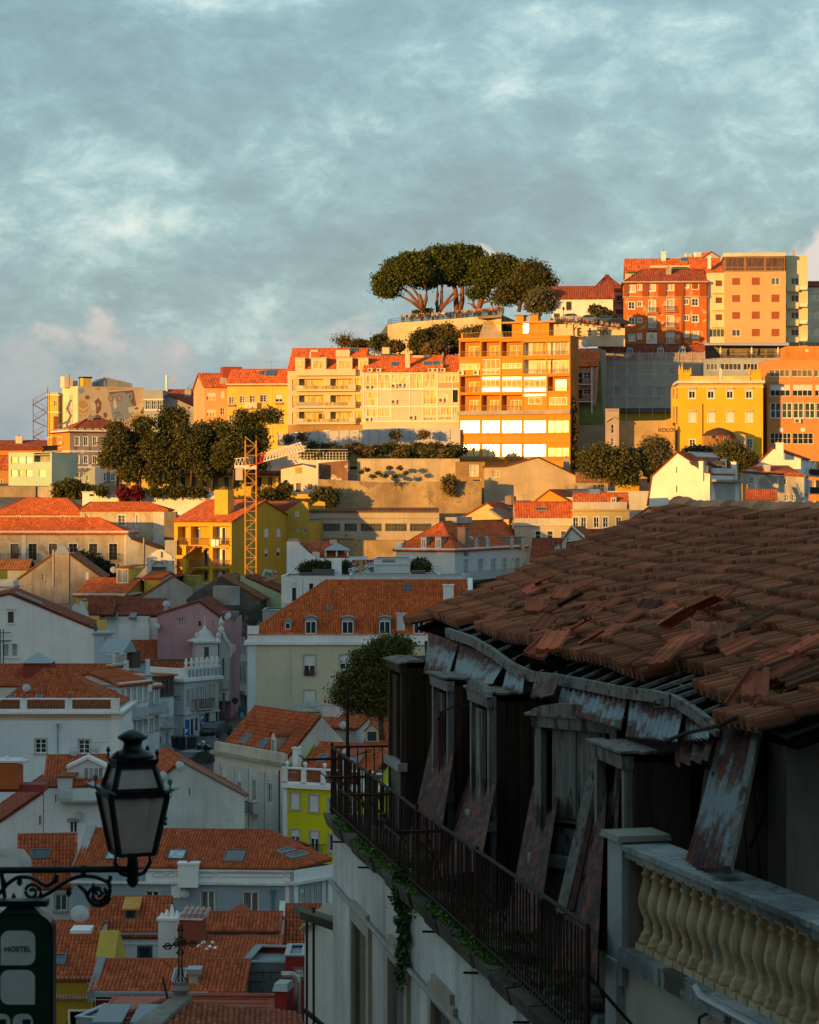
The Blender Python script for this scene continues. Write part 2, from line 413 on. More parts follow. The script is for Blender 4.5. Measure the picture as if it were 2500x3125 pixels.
 def done(s,dep=.17,left=True,right=True,back=True):
  mb=MB();W,D,H=s.W,s.D,s.H
  def face(f,outer,mi):
   hs=[[(a,b),(c,b),(c,d),(a,d)]for a,b,c,d in f.holes]
   polys=[[Vector((u,v,0))for u,v in q]for q in[outer]+hs];flat_=[q for p in polys for q in p]
   tr=tessellate_polygon(polys)if hs else None
   vs=[f.p3(q.x,q.y)for q in flat_]
   if tr:mb.add(vs,[tuple(x)for x in tr],mi)
   else:mb.add(vs,[tuple(range(len(vs)))],mi)
   for h in hs:
    a=[f.p3(*q)for q in h];b=[f.p3(*q,dep)for q in h]
    mb.add(a+b,[(i,(i+1)%4,4+(i+1)%4,4+i)for i in range(4)],mi)
  top=s.poly or[(0,H),(W,H)]
  face(s.F,[(0,0),(W,0)]+[(u,v)for u,v in reversed(top)],0)
  hr=top[-1][1];hl=top[0][1]
  if right:face(s.Rt,[(0,0),(D,0)]+([(D,hr),*s.rg,(0,hr)]if s.rg else[(D,hr),(0,hr)]),1)
  if left:face(s.Lt,[(0,0),(D,0)]+([(D,hl),*s.lg,(0,hl)]if s.lg else[(D,hl),(0,hl)]),1)
  if back:mb.add([(0,D,0),(W,D,0)]+[(u,D,v)for u,v in reversed(top)],[tuple(range(2+len(top)))],1)
  return s.part('wall',mb,[s.wall,s.side])
 def slope(s,p,mat,tile=True,cw=.26,rl=.42,hh=.07,th=.12,name='roof'):
  p=[Vector(q)for q in p];N=(p[1]-p[0]).cross(p[2]-p[0]).normalized()
  if N.z<0:N=-N
  s.slopes.append((p[0],(p[1]-p[0]).normalized(),N))
  o=s.part(name,MB().prism([q-N*.03 for q in p],-N*th),mat)
  if tile:tiles(o,p,mat,cw,rl,hh)
  return o
 def elev(s,yr,frac,xm=None):
  q=s.mw@Vector((s.W/2 if xm is None else xm,s.D*frac,0));_,y=PX(0,yr);return CZ+q.y*(HY-y)/F-s.base
 def roof_x(s,yr,mat,oh=.3,rf=.5,hl=0,hr=0,cw=.26,rl=.42,hh=.07,tile=True,ridge=True,H=None,cpt=None):
  W,D,o=s.W,s.D,oh;H=s.H if H is None else H;zr=s.elev(yr,rf);y=D*rf;sl=(zr-H)/(y)
  ze=H-o*sl;a=Vector((-o,-o,ze));b=Vector((W+o,-o,ze));zb=H-o*(zr-H)/(D-y);c=Vector((W+o,D+o,zb));d=Vector((-o,D+o,zb))
  e=Vector((-o+(hl and hl+o),y,zr));f=Vector((W+o-(hr and hr+o),y,zr))
  kw=dict(cw=cw,rl=rl,hh=hh)
  s.slope([a,b,f,e],mat,tile,**kw)
  if hr:s.slope([b,cpt or c,f],mat,tile,**kw)
  else:s.rg=[(y,zr-.05)]
  if hl:s.slope([d,a,e],mat,tile,**kw)
  else:s.lg=[(D-y,zr-.05)]
  s.slope([c,d,e,f],mat,False)
  if ridge:
   m=MB();n=max(2,int((f-e).length/.45))
   if(f-e).length>.3:
    for i in range(n):m.tube([e+(f-e)*(i/n)+Vector((0,0,.05)),e+(f-e)*((i+1.04)/n)+Vector((0,0,.05))],[.13,.11],6)
   for p,q in((e,a),(f,b)):
    if abs(p.x-q.x)>.6:
     k=max(2,int((p-q).length/.45))
     for i in range(k):m.tube([q+(p-q)*(i/k)+Vector((0,0,.06)),q+(p-q)*((i+1.04)/k)+Vector((0,0,.06))],[.13,.11],6)
   s.part('ridge_tiles',m,mat)['kind']='stuff'
  s.zr=zr;return zr
 def roof_prof(s,mat,oh=.25,tile=True,cw=.26,rl=.42,hh=.07,skip=()):
  P=s.poly
  for i,((u0,v0),(u1,v1))in enumerate(zip(P,P[1:])):
   if i in skip:continue
   o0=oh if i==0 else 0;o1=oh if i==len(P)-2 else 0;sl=(v1-v0)/max(1e-3,u1-u0)
   a=Vector((u0-o0,-oh*.4,v0-o0*sl));b=Vector((u1+o1,-oh*.4,v1+o1*sl));bk=Vector((0,s.D+oh*.8,0))
   if sl>=0:p=[a+bk,a,b,b+bk]
   else:p=[b,b+bk,a+bk,a]
   s.slope([q+Vector((0,0,.06))for q in p],mat,tile and abs(sl)>.02,cw,rl,hh)
 def flat(s,mat=None,par=.5,pm=None,cop=None,th=.22,drop=None):
  W,D,H=s.W,s.D,s.H
  s.part('roof',MB().box(.02,W-.02,.02,D-.02,H-par-.25,H-par),mat or GREYROOF)
  m=MB();c=.05
  m.box(-c,W+c,-c,th,H-.005,H+.07).box(-c,W+c,D-th,D+c,H-.005,H+.07).box(-c,th,th,D-th,H-.005,H+.07).box(W-th,W+c,th,D-th,H-.005,H+.07)
  s.part('coping',m,cop or s.wall)
  return s
 def on(s,x,y,k=0):
  p,U,N=s.slopes[k];o=s.inv@CAMP;d=s.inv.to_3x3()@ray(x,y);tt=(p+N*.08-o).dot(N)/d.dot(N);return o+d*tt
 def hz(s,q,y):
  w=s.mw@q;_,yy=PX(0,y);return CZ+w.y*(HY-yy)/F-s.base
 def chimney(s,x0,x1,yt,yb,k=0,d=.6,mat=None,cap=None,pots=0,name='chimney'):
  q=s.on((x0+x1)/2,yb,k);w=(x1-x0)/ppm((s.mw@q).y);zt=s.hz(q,yt);m=MB()
  m.box(-w/2,w/2,-d/2,d/2,-1.2,zt-q.z).box(-w/2-.07,w/2+.07,-d/2-.07,d/2+.07,zt-q.z-.12,zt-q.z+.002)
  o=m.obj(name,mat or s.wall,s.e,q);c=MB()
  for i in range(max(1,pots)):
   xx=(i+.5)/max(1,pots)*w-w/2;c.lathe([(.1,0),(.12,.05),(.09,.3),(.13,.34)],8,(xx,0,zt-q.z))
  c.obj('chimney_pot',cap or ROOF,o);return o
 def skylight(s,x0,y0,x1,y1,k=0,pane=None,fr=None,name='skylight',tilt=0):
  a=s.on(x0,y1,k);b=s.on(x1,y0,k);p,U,N=s.slopes[k];V=N.cross(U);dd=b-a;w=abs(dd.dot(U));h=abs(dd.dot(V))
  if dd.dot(U)<0:a=a+U*dd.dot(U)
  def q(u,v,n):return a+U*u+V*v+N*n
  def slab(u0,u1,v0,v1,n0,n1):return[q(u0,v0,n0),q(u1,v0,n0),q(u1,v1,n0),q(u0,v1,n0),q(u0,v0,n1),q(u1,v0,n1),q(u1,v1,n1),q(u0,v1,n1)]
  m=MB();e=.09
  m.hexa(slab(-e,0,-e,h+e,-.15,.13)).hexa(slab(w,w+e,-e,h+e,-.15,.13)).hexa(slab(0,w,-e,0,-.15,.128)).hexa(slab(0,w,h,h+e,-.15,.128))
  o=s.part(name,m,fr or GREYROOF);s.part('pane',MB().hexa(slab(.0,w,0,h,-.12,.09)),pane or GLB,o);return o
 def dormer(s,x0,y0,x1,y1,k=0,roof='flat',mat=None,rmat=None,pane=None,n=2,m=0,cheek=None,over=.12,rise=.4,blind=0,wf=.72,hf=.8,fr=None):
  q=s.on((x0+x1)/2,y1,k);z=(s.mw@q).y;w=(x1-x0)/ppm(z);h=s.hz(q,y0)-q.z
  p,U,N=s.slopes[k];pit=math.atan2(math.hypot(N.x,N.y),N.z);L=h/max(.2,math.tan(pit))+.3
  ang=math.atan2(U.y,U.x);mat=mat or s.wall;b=MB()
  b.box(-w/2,w/2,0,.12,-.1,h).prism([(-w/2,.12,-.1),(-w/2,.12,h),(-w/2,L,h)],(.1,0,0),1).prism([(w/2-.1,.12,-.1),(w/2-.1,.12,h),(w/2-.1,L,h)],(.1,0,0),1)
  if roof=='gable':b.prism([(-w/2,0,h),(w/2,0,h),(0,0,h+rise)],(0,.12,0))
  if roof=='arch':b.prism([(w/2*math.cos(a),0,h+rise*math.sin(a))for a in np.linspace(0,math.pi,9)],(0,.12,0))
  o=b.obj('dormer',[mat,cheek or mat],s.e,q,ang);r=MB();v=over
  if roof=='flat':r.box(-w/2-v,w/2+v,-v,L+.4,h,h+.1)
  elif roof=='shed':r.hexa([(-w/2-v,-v,h),(w/2+v,-v,h),(w/2+v,L+.6,h+rise),(-w/2-v,L+.6,h+rise),(-w/2-v,-v,h+.09),(w/2+v,-v,h+.09),(w/2+v,L+.6,h+rise+.09),(-w/2-v,L+.6,h+rise+.09)])
  elif roof=='gable':
   for sg in(-1,1):r.prism([(sg*(w/2+v),-v,h-.1),(0,-v,h+rise),(0,L+rise/max(.2,math.tan(pit)),h+rise),(sg*(w/2+v),L,h-.1)],(0,0,.09))
  else:
   pts=[((w/2+v)*math.cos(a),h+(rise+v*.6)*math.sin(a))for a in np.linspace(0,math.pi,9)]
   for(xa,za),(xb,zb)in zip(pts,pts[1:]):r.hexa([(xa,-v,za),(xb,-v,zb),(xb,L+.5,zb),(xa,L+.5,za),(xa,-v,za+.06),(xb,-v,zb+.06),(xb,L+.5,zb+.06),(xa,L+.5,za+.06)])
  r.obj('dormer_roof',rmat or ZINC,o)
  ww,hh=w*wf,h*hf;g=MB().box(-ww/2,ww/2,-.012,.02,h*.06,h*.06+hh);wn=g.obj('window',pane or GL,o);f=MB();e=.07
  for i in range(n+1):f.box(-ww/2+ww*i/n-e*.5,-ww/2+ww*i/n+e*.5,-.05,-.01,h*.06,h*.06+hh)
  for i in range(m+2):zq=h*.06+hh*i/(m+1);f.box(-ww/2,ww/2,-.045,-.011,zq-e*.5,zq+e*.5)
  if blind:f.box(-ww/2+.02,ww/2-.02,-.035,-.013,h*.06+hh*(1-blind),h*.06+hh)
  f.obj('frame',fr or FR,o);return o
def dish(b,x,y,dd=.6,k=None,face=None,rz=None):
 q=b.on(x,y,k)if k is not None else(face or b.F).p3(*(face or b.F).uv(x,y),-.35)
 m=MB();r=dd/2;pr=[(r*i/5,.22*r*(i/5)**2)for i in range(6)]
 m.lathe([(.01,0)]+pr[1:]+[(r*.98,.22*r+.02)],14)
 me=m.mesh('satellite_dish',flat((.42,.42,.41),.6),True);o=link('satellite_dish',me,b.e,q+Vector((0,-.1,.35 if k is not None else 0)))
 o.rotation_euler=(R(62),0,rz if rz is not None else R(rnd.uniform(-35,35)))
 c=MB().tube([(0,0,-.02),(0,.0,-.12),(0,-.35,-.38)],.025,5).tube([(0,-r*.6,.05),(0,-r*.2,r*.9)],.012,4);c.obj('dish_arm',flat((.35,.35,.35),.5,.4),o)
 return o
def antenna(b,x,yt,yb,k=None,face=None,n=7,arm=.5):
 q=b.on(x,yb,k)if k is not None else(face or b.F).p3(*(face or b.F).uv(x,yb),.1)
 h=b.hz(q,yt)-q.z;m=MB().tube([(0,0,-.2),(0,0,h)],.022,5)
 m.tube([(-arm,0,h-.06),(arm,0,h-.02)],.012,4)
 for i in range(n):xx=-arm+2*arm*i/(n-1);l=.28-.02*i;m.tube([(xx,-l,h-.05),(xx,l,h-.05)],.007,3).tube([(xx,0,h-.05-l*.5),(xx,0,h-.05+l*.5)],.006,3)
 if h>2.5:m.tube([(-arm*.7,0,h*.7),(arm*.7,0,h*.72)],.01,4)
 return m.obj('antenna',flat((.16,.14,.13),.5,.5),b.e,q)
def aircon(b,x,y,w=.8,face=None):
 f=face or b.F;u,v=f.uv(x,y);h=w*.72
 o=MB().box(-w/2,w/2,-.38,-.06,0,h).box(-w/2,w/2,-.06,.05,.05,.12).obj('air_conditioner',flat((.60,.58,.54),.5),b.e,f.p3(u,v),f.ang)
 pr=[(h*.38,0),(h*.34,.015),(.05,.02),(.0,.025)]
 g=MB().lathe([(h*.40,0),(h*.40,.02),(h*.36,.02),(h*.35,.006),(.06,.006),(.05,.02)],14).obj('fan_grille',flat((.10,.10,.10),.6),o,(-w*.12,-.38,h/2))
 g.rotation_euler=(R(90),0,0);return o
 # ground and the hill behind the camera that shades the valley
GRND=plaster((.16,.14,.10),.3,.4,.95);SCRUB=plaster((.10,.085,.04),.4,.5,.95)
ys=[-400,-200,-60,-20,0,3,7,11,15,22,30,45,60,80,100,120,140,160,185,200,212,230,250,275,300,315,330,340,350,358,366,370,374,380,388,394,400,412,425,450,480,560,650,1000,2000,4500]
xs=[-4000,-1500,-800]+list(range(-500,501,25))+[800,1500,4000]
V=np.array([(x,y,ground(x,y)+(rnd.uniform(-.3,.3)if y>100 else 0))for y in ys for x in xs]);nx=len(xs)
Q=np.array([(j*nx+i,j*nx+i+1,(j+1)*nx+i+1,(j+1)*nx+i)for j in range(len(ys)-1)for i in range(nx-1)])
tag(link('ground',rawmesh('ground',V,Q,GRND,smooth=True)),'earth and rubble ground of the valley under the houses',None,None,'structure')
LIM=[(0,1640,338),(260,1655,338),(560,1815,330),(700,1835,328),(1240,1765,312),(1390,1775,308),(2000,1650,345),(2450,1600,345)]
RY=-260;pts=[]
for px,py,z in LIM:
 P=Vector((z*(px-1250)/F,z,CZ+z*(HY-py)/F));k=(P.y-RY)/(-SUN.y);Q_=P+SUN*k;pts.append((Q_.x,Q_.z))
pts.sort();X=[p[0]for p in pts];Zt=[p[1]for p in pts]
hx=np.arange(-700,301,5.0);hz_=np.interp(hx,X,Zt);V=[];Q=[]
stepn=0
for i,x in enumerate(hx):
 if i%3==0:stepn=rnd.uniform(-1.0,.8)
 for yy,ff in((RY-140,.15),(RY-50,.8),(RY,1),(RY+45,.72),(RY+130,.2)):
  V.append((x,yy,CZ-6+(hz_[i]+(stepn if ff==1 else 0)-CZ+6)*ff))
for i in range(len(hx)-1):
 for j in range(4):Q.append((i*5+j,(i+1)*5+j,(i+1)*5+j+1,i*5+j+1))
tag(link('western_hill',rawmesh('hill',np.array(V),np.array(Q),plaster((.20,.16,.11),.3,.3))),'western hill behind the viewpoint that hides the low sun',None,None,'structure')
# colours
CREAM=plaster((.66,.56,.40));YEL=plaster((.70,.47,.10),.08,.12);OCH=plaster((.58,.34,.035),.08,.2);SALM=plaster((.68,.38,.20),.08,.15)
ORG=plaster((.62,.235,.035),.08,.15);ORGR=plaster((.58,.15,.03),.12,.2,peel=(.46,.38,.24));WH=plaster(WHITE,.07,.18);WHD=plaster((.66,.64,.60),.12,.45)
GREYW=plaster((.40,.38,.35),.2,.5);TAN=plaster((.55,.37,.19),.06,.1);CONC=plaster((.37,.33,.28),.15,.4);BLUEG=plaster((.34,.38,.41),.1,.3)
MINT=plaster((.42,.58,.48),.06,.1);PINK=plaster((.50,.27,.28),.1,.25);BEIGE=plaster((.56,.47,.35),.18,.5,peel=(.40,.30,.19));REDP=flat((.30,.03,.02),.7)
IVORY=plaster((.62,.57,.47),.1,.35);OLDW=plaster((.50,.47,.42),.25,.6,peel=(.30,.27,.23));LIME=plaster((.60,.56,.01),.06,.1);DGREY=plaster((.16,.155,.145),.3,.5)
BROWNM=flat((.09,.04,.025),.6,.2);GREEN=flat((.03,.09,.05),.6);STONEW=plaster((.38,.28,.16),.3,.5,peel=(.24,.18,.11),sc=.8)
AWN=flat((.55,.50,.42),.8)
# left end of the far hill
crop(0,1050)
b=Bld('apartment_building','cream block painted with a large mural of a grey face',585,1085,318,480,-30,8.3,wall=plaster((.66,.52,.34),.05,.1),side=plaster((.72,.62,.46),.05,.1))
b.win(493,322,530,336,face=b.Lt,n=3);b.win(490,478,526,526,face=b.Lt,n=3,m=3,pane=CURTW)
mu=b.part('mural',MB().prism([b.F.p3(*b.F.uv(x,y),-.002)for x,y in((592,330),(1078,330),(1078,690),(592,690))],(0,.001,0)),b.wall)
gb,br,oc,pk,sn=(.30,.34,.36),(.24,.12,.09),(.62,.33,.06),(.55,.30,.20),(.72,.60,.42)
def D_(c,*p,i=1):b.decal(p,flat(c,.8,var=.06),mu,i)
D_(gb,(815,362),(1005,348),(1030,480),(965,565),(850,575));D_(br,(818,362),(1002,346),(1028,470),(992,455),(960,380),(935,362),(880,366),(830,380),i=2)
D_(gb,(958,375),(992,362),(998,400),(975,432),(960,420),i=3);D_(br,(970,385),(985,376),(988,400),(972,415),i=4)
for cx in(832,898):D_(br,*[(cx+20*math.cos(a),408+23*math.sin(a))for a in np.linspace(0,6.28,11)[:-1]],i=4);D_(pk,*[(cx+15*math.cos(a),408+18*math.sin(a))for a in np.linspace(0,6.28,11)[:-1]],i=5)
D_(sn,(856,415),(868,415),(882,470),(862,492),(853,470),i=4);D_(br,(858,518),(905,508),(905,516),(860,528),i=4);D_(br,(868,545),(895,528),(918,540),(915,546),(895,534),(872,552),i=4)
D_(sn,(965,475),(1010,470),(1070,440),(1085,455),(1065,505),(1000,525),(968,515),i=5);D_(br,(1008,485),(1030,472),(1045,482),(1025,495),i=6);D_(br,(1055,510),(1080,470),(1084,520),(1062,530),i=6)
D_(oc,(590,460),(600,425),(630,420),(660,450),(665,500),(640,540),(600,550));D_(sn,(592,470),(625,490),(660,470),(660,482),(625,505),(592,484),i=2);D_(sn,(595,505),(625,528),(655,505),(650,518),(625,540),(596,518),i=2)
D_(sn,(680,440),(715,430),(725,490),(690,495));D_(br,(710,432),(740,405),(765,440),(762,490),(735,530),(722,520),(724,470),i=2);D_(oc,(728,450),(748,444),(748,468),(730,472),i=3)
D_(oc,(720,335),(755,322),(760,345),(730,350));D_(gb,(590,335),(625,330),(638,350),(625,370),(595,375));D_(br,(640,390),(665,385),(678,400),(665,418),(642,412));D_(br,(778,520),(795,512),(808,525),(805,552),(780,555))
D_(oc,(810,300+30),(935,332),(938,342),(812,345));D_(oc,(990,545),(1078,535),(1078,610),(990,620));D_(sn,(1000,640),(1020,610),(1050,600),(1075,612),(1078,640),i=2);D_(br,(700,540),(740,530),(770,550),(740,560))
b.done();b.flat()
for q in((540,236,606,320,4,2,b.side),(668,244,732,320,3,2,YEL),(612,268,650,320,4.5,1,GREYW)):b.px('chimney_block',q[0],q[1],q[2],q[3],-q[4],q[4]+q[5],q[6])
b.px('chimney_cap',664,240,736,250,-2.8,5.3,DARKMETAL)
pm=MB().prism([b.F.p3(*b.F.uv(x,y,4),4)for x,y in((735,330),(995,330),(995,296),(790,248),(735,285))],(0,3,0));b.part('penthouse',pm,GREYW)
b.part('antenna',MB().tube([b.F.p3(*b.F.uv(520,330,1),1),b.F.p3(*b.F.uv(524,226,1),1)],.05,5),DARKMETAL)
b=Bld('terrace_house','narrow yellow house behind the iron stair tower',358,436,368,486,0,8,wall=YEL)
for y in(425,540):b.win(408,y,430,y+42)
b.ring('cornice',378,388,.2,FR);b.ring('floor_band',508,518,.15,FR);b.done();b.flat()
fe=thing('fire_escape','brown iron stair tower zigzagging up beside the mural block','stairs',at(300,760,478));q0=fe.location.copy();k=478
def A(x,y,dz=0):return at(x,y,k+dz)-q0
m=MB()
for x,yt in((250,418),(360,325),(372,365)):
 for dz in(0,1.3):m.beam(A(x,760,dz),A(x,yt,dz),.12)
m.obj('tower_post',BROWNM,fe)
zz_=[(250,700,330,735),(330,655,250,700),(250,578,352,622),(355,515,250,578),(250,455,352,512),(358,396,250,455)]
for x0,y0,x1,y1 in zz_:
 MB().hexa([A(x0,y0+4),A(x1,y1+4),A(x1,y1+4,1.2),A(x0,y0+4,1.2),A(x0,y0-3),A(x1,y1-3),A(x1,y1-3,1.2),A(x0,y0-3,1.2)]).obj('stair_flight',BROWNM,fe)
 r=MB().beam(A(x0,y0-40),A(x1,y1-40),.05)
 for i in range(7):f=i/6;r.beam(A(x0+(x1-x0)*f,y0+(y1-y0)*f),A(x0+(x1-x0)*f,y0+(y1-y0)*f-40),.035)
 r.obj('handrail',BROWNM,fe)
b=Bld('apartment_building','slate blue block with white window bands beside the mural',1085,1225,350,486,0,10,wall=BLUEG)
for y0,y1 in((425,490),(545,600)):
 for x in(1098,1143,1187):b.win(x,y0,x+38,y1,n=3,pane=GLB)
for y in(412,492):b.ring('window_band',y,y+8,.08,FR)
b.done();b.flat()
b=Bld('house','grey house with dark red roof under the phone mast',1225,1512,452,492,5,14,wall=GREYW,side=BLUEG)
for x in(1235,1420,1485):b.win(x,500,x+22,560)
b.roof_x(345,ROOFD,cw=.5,rl=.8);b.chimney(1390,1440,335,392,mat=GREYW);b.part('roof_lantern',MB().lathe([(2.1,0),(2.2,.2),(0.1,1.6)],8,(6.8,7,b.zr-.3)),ZINC);b.done()
b=Bld('house','low house with pale gable edging below the phone mast',1230,1455,445,489,0,6,wall=GREYW,top=[(1230,400),(1265,385),(1390,440),(1455,470)]);b.win(1400,550,1430,605,n=2);b.roof_prof(ROOFD,cw=.5,rl=.8);b.done()
ma=thing('phone_mast','white cylinder phone mast with side aerial on a rooftop','mast',at(1255,345,487));s_=487
MB().tube([(0,0,-.3),(0,0,3.0)],.24,10).obj('mast',FR,ma);MB().tube([(.3,0,.9),(1.5,0,.9),(1.5,0,2.2)],.05,5).box(1.3,1.75,-.1,.1,1.9,2.6).box(-.6,.2,-.2,.4,-.3,.25).obj('side_aerial',flat((.5,.4,.35)),ma)
m=MB();c0=at(1490,356,560);cr=thing('tower_crane','distant red crane mast top with guy lines','crane',c0);cr.scale=(.4,)*3
for sx_ in(-1,1):
 m.beam((sx_*1.1,0,-3),(sx_*.5,0,8),.25);m.beam((sx_*1.1,0,-2),(-sx_*.5,0,4),.18)
m.beam((-.8,0,3.5),(.8,0,3.5),.2).beam((0,0,8),(0,0,9),.5);m.obj('mast_head',flat((.45,.05,.02),.5),cr)
MB().tube([(0,0,9),(-6,0,1.5)],.06,4).tube([(0,0,9),(6,0,5.5)],.06,4).obj('guy_line',DARKMETAL,cr)
b=Bld('town_house','orange and brick patterned house with white scalloped parapet',525,1040,655,420,-24,11.5,wall=plaster((.27,.25,.26),.2,.3),side=plaster((.66,.27,.04),.06,.1))
for x in(582,646,714,782,850):b.win(x-15,698,x+15,762,sur=FR);b.win(x-15,842,x+15,896,sur=FR);b.win(x-15,968,x+15,1026,sur=FR)
for x in(376,447):b.win(x-15,700,x+15,778,face=b.Lt,sur=FR)
b.balcony(470,800,330,face=b.Lt,out=.9)
rr=random.Random(3);pt=MB();f=b.F
for i in range(95):
 x=rr.uniform(535,930);y=rr.uniform(672,960);w=rr.uniform(10,30);h=rr.uniform(8,34)
 if any(abs(x+w/2-q)<32 for q in(582,646,714,782,850))and any(a-14<y+h/2<c+14 for a,c in((698,762),(842,896))):continue
 pt.prism([f.p3(*f.uv(x+rr.uniform(-4,4),y),-.02),f.p3(*f.uv(x+w,y+rr.uniform(-4,4)),-.02),f.p3(*f.uv(x+w+rr.uniform(-4,4),y+h),-.02),f.p3(*f.uv(x,y+h),-.02)],(0,.015,0),rr.choice((0,0,1)))
b.part('tile_pattern',pt,[flat((.60,.57,.54)),flat((.25,.07,.045))])['kind']='stuff'
for y in(800,920):b.ring('floor_band',y,y+10,.06,FR)
b.ring('cornice',645,662,.25,FR);me_=MB();n=9
for i in range(n):x=b.W*(i+.5)/n;me_.box(x-.45,x+.45,-.2,.05,b.H,b.H+.55);y=b.D*(i+.5)/n;me_.box(-.2,.05,y-.4,y+.4,b.H,b.H+.55)
b.part('parapet',me_.box(-.15,b.W+.15,-.15,.1,b.H,b.H+.25),GREYW)
b.roof_x(560,ROOFD,hl=5,hr=5,cw=.5,rl=.8);b.chimney(404,440,545,612,k=2,mat=flat((.35,.12,.05)),cap=ZINC);b.chimney(660,700,540,566,mat=GREYW);b.skylight(445,580,510,615,k=2,pane=GLB);b.done();dish(b,475,742,.9,face=b.Lt)
b=Bld('house','mint green house with paired dark windows above grey terrace wall',65,390,818,396,16,10.5,wall=MINT)
for i,x in enumerate((85,141,197)):b.win(x,845,x+46,898,n=1,m=0,pane=CURT if i==0 else glassmat((.20,.14,.05),.15),frame=GREYW);b.win(x,945,x+46,998,n=1,m=0,pane=CURT if i==1 else glassmat((.16,.11,.05),.15),frame=GREYW)
b.win(294,944,344,998,n=1,m=0,pane=CURTW);b.recess(257,818,378,886,1.2,OLDW);b.done();b.flat(par=.2)
b=Bld('house','red roofed range on the hill behind the mint house',-60,320,790,432,0,14,wall=ORG);b.roof_x(728,ROOFD,cw=.5,rl=.8);b.chimney(120,170,695,745,mat=CREAM);b.done()
b=Bld('house','low ochre house with tiled roof left of the mint house',-80,66,935,398,0,10,wall=plaster((.50,.24,.08)));b.win(-10,1020,20,1068);b.roof_x(840,ROOF,cw=.5,rl=.8);b.done()
b=Bld('terrace_wall','grey concrete terrace wall below the mint house',-60,268,1070,388,0,1.5,yb=1230,wall=plaster((.36,.28,.20),.2,.5),cat='wall');b.done()
b=Bld('terrace_wall','darker concrete wall corner beside the hedge',268,405,1072,388.5,25,1.5,yb=1230,wall=CONC,cat='wall');b.done()
b=Bld('outbuilding','small white shed with sloping top beneath the patterned house',560,715,985,395,10,5,wall=BLUEG,side=WH,top=[(560,1000),(610,1000),(705,925),(715,925)]);b.win(650,985,668,1028,n=1);b.done()
b=Bld('house','yellow cafe house behind the tree trunks on the terrace',920,2370,975,384,0,8,wall=YEL)
for i in range(17):x=950+i*82;b.win(x,1000,x+34,1072,n=2,m=0,frame=flat((.25,.13,.06)))
b.roof_x(905,ROOFD,cw=.5,rl=.8);b.done()
b=Bld('retaining_wall','long white lit retaining wall under the terrace trees',620,1730,1112,371,2,1.2,yb=1290,wall=WH,cat='wall')
b.ring('coping',1108,1118,.12,WHD)
for x in(685,968,1318,1520):b.px('wall_lamp',x-10,1128,x+12,1142,.3,.0,DARKMETAL)
b.done()
# apartment row on the hill
crop(600,950)
b=Bld('apartment_building','salmon apartment house at the start of the hill row',62,232,565,428,-14,13,wall=SALM)
for y0,y1 in((612,668),(738,790)):
 b.win(76,y0,145,y1,n=3,pane=CURT,blind=.5);b.win(180,y0-12,210,y1-12,n=2,blind=.9 if y0<700 else 0)
b.roof_x(470,ROOFO,cw=.5,rl=.8);b.chimney(180,225,500,540,mat=GREYW);b.done()
b.part('roof_access',MB().box(4,7.5,4,7,b.H+.6,b.zr+1.2),flat((.30,.05,.03)))
b=Bld('apartment_building','yellow apartment house with flower boxes and small balcony',232,685,553,420,4,14,wall=YEL)
for x,y0,y1,w in((264,645,695,34),(345,638,688,34),(502,630,682,44),(264,783,832,28),(345,778,830,34),(505,770,822,40)):b.win(x-w/2,y0,x+w/2,y1,m=2,sur=STONE)
b.win(402,634,440,700,m=2,sur=STONE);b.balcony(368,728,460,out=.9,solid=CREAM);b.win(594,627,648,682,blind=.6,sur=STONE);b.win(594,770,648,822,blind=.9,sur=STONE);b.win(605,910,645,935,pane=CURT)
for x,y in((264,702),(620,688),(620,832)):b.px('flower_box',x-28,y,x+28,y+14,.35,0,flat((.3,.16,.07)))
b.px('pilaster',560,553,572,925,.06,.0,YEL);b.ring('cornice',545,557,.25,WHD)
b.roof_x(438,ROOFO,cw=.5,rl=.8);b.skylight(515,445,598,488);b.skylight(470,452,500,478);b.done();antenna(b,562,380,470,k=0,arm=1.2)
b=Bld('apartment_building','modern cream apartment block with three long balconies',685,1256,440,412,6,12,wall=plaster((.62,.52,.37),.05,.1))
GY=glassmat((.56,.40,.13),.4,.2)
for y in(512,636,760):
 b.win(720,y,766,y+88,n=1,m=1,pane=GY,frame=STONE);b.win(1192,y-12,1244,y+76,n=1,m=1,pane=GY,frame=STONE)
 b.recess(770,y-6,1172,y+84,1.2,plaster((.60,.47,.28),.05,.1),[(800,y,952,y+80,GY,3),(1008,y-4,1160,y+78,GY,4)])
 b.px('divider',955,y-6,1006,y+82,0,1.1,CREAM);b.px('balcony_slab',750,y+76,1200,y+92,1.0,.0,b.wall)
 b.px('balcony_end',752,y+48,808,y+78,1.0,-.9,CREAM);b.px('balcony_end',1150,y+40,1200,y+78,1.0,-.1,CREAM)
 b.px('glass_rail',808,y+50,1150,y+76,.98,-.94,glassmat((.42,.31,.13),.1))
b.px('awning',752,685,935,712,1.05,-.98,flat((.36,.30,.26)));b.px('parasol',922,770,946,835,.5,-.2,flat((.05,.035,.03)))
b.px('top_parapet',752,440,1200,486,.9,.1,b.wall);b.px('plinth',688,852,1280,922,.05,.0,plaster((.40,.25,.10)))
for x0,x1,y in((742,815,908),(860,912,896),(955,1005,893),(1150,1250,890)):b.px('garage_door',x0,y,x1,930,.08,0,FR if x0 in(742,955)else DGREY)
b.roof_x(282,ROOFO,cw=.4,rl=.7,oh=.1)
for x0,x1 in((742,815),(862,976),(1052,1172),(1216,1292)):b.dormer(x0,352,x1,438,mat=b.wall,cheek=plaster((.40,.27,.18)),rmat=CREAM,pane=GY,wf=.75,hf=.75)
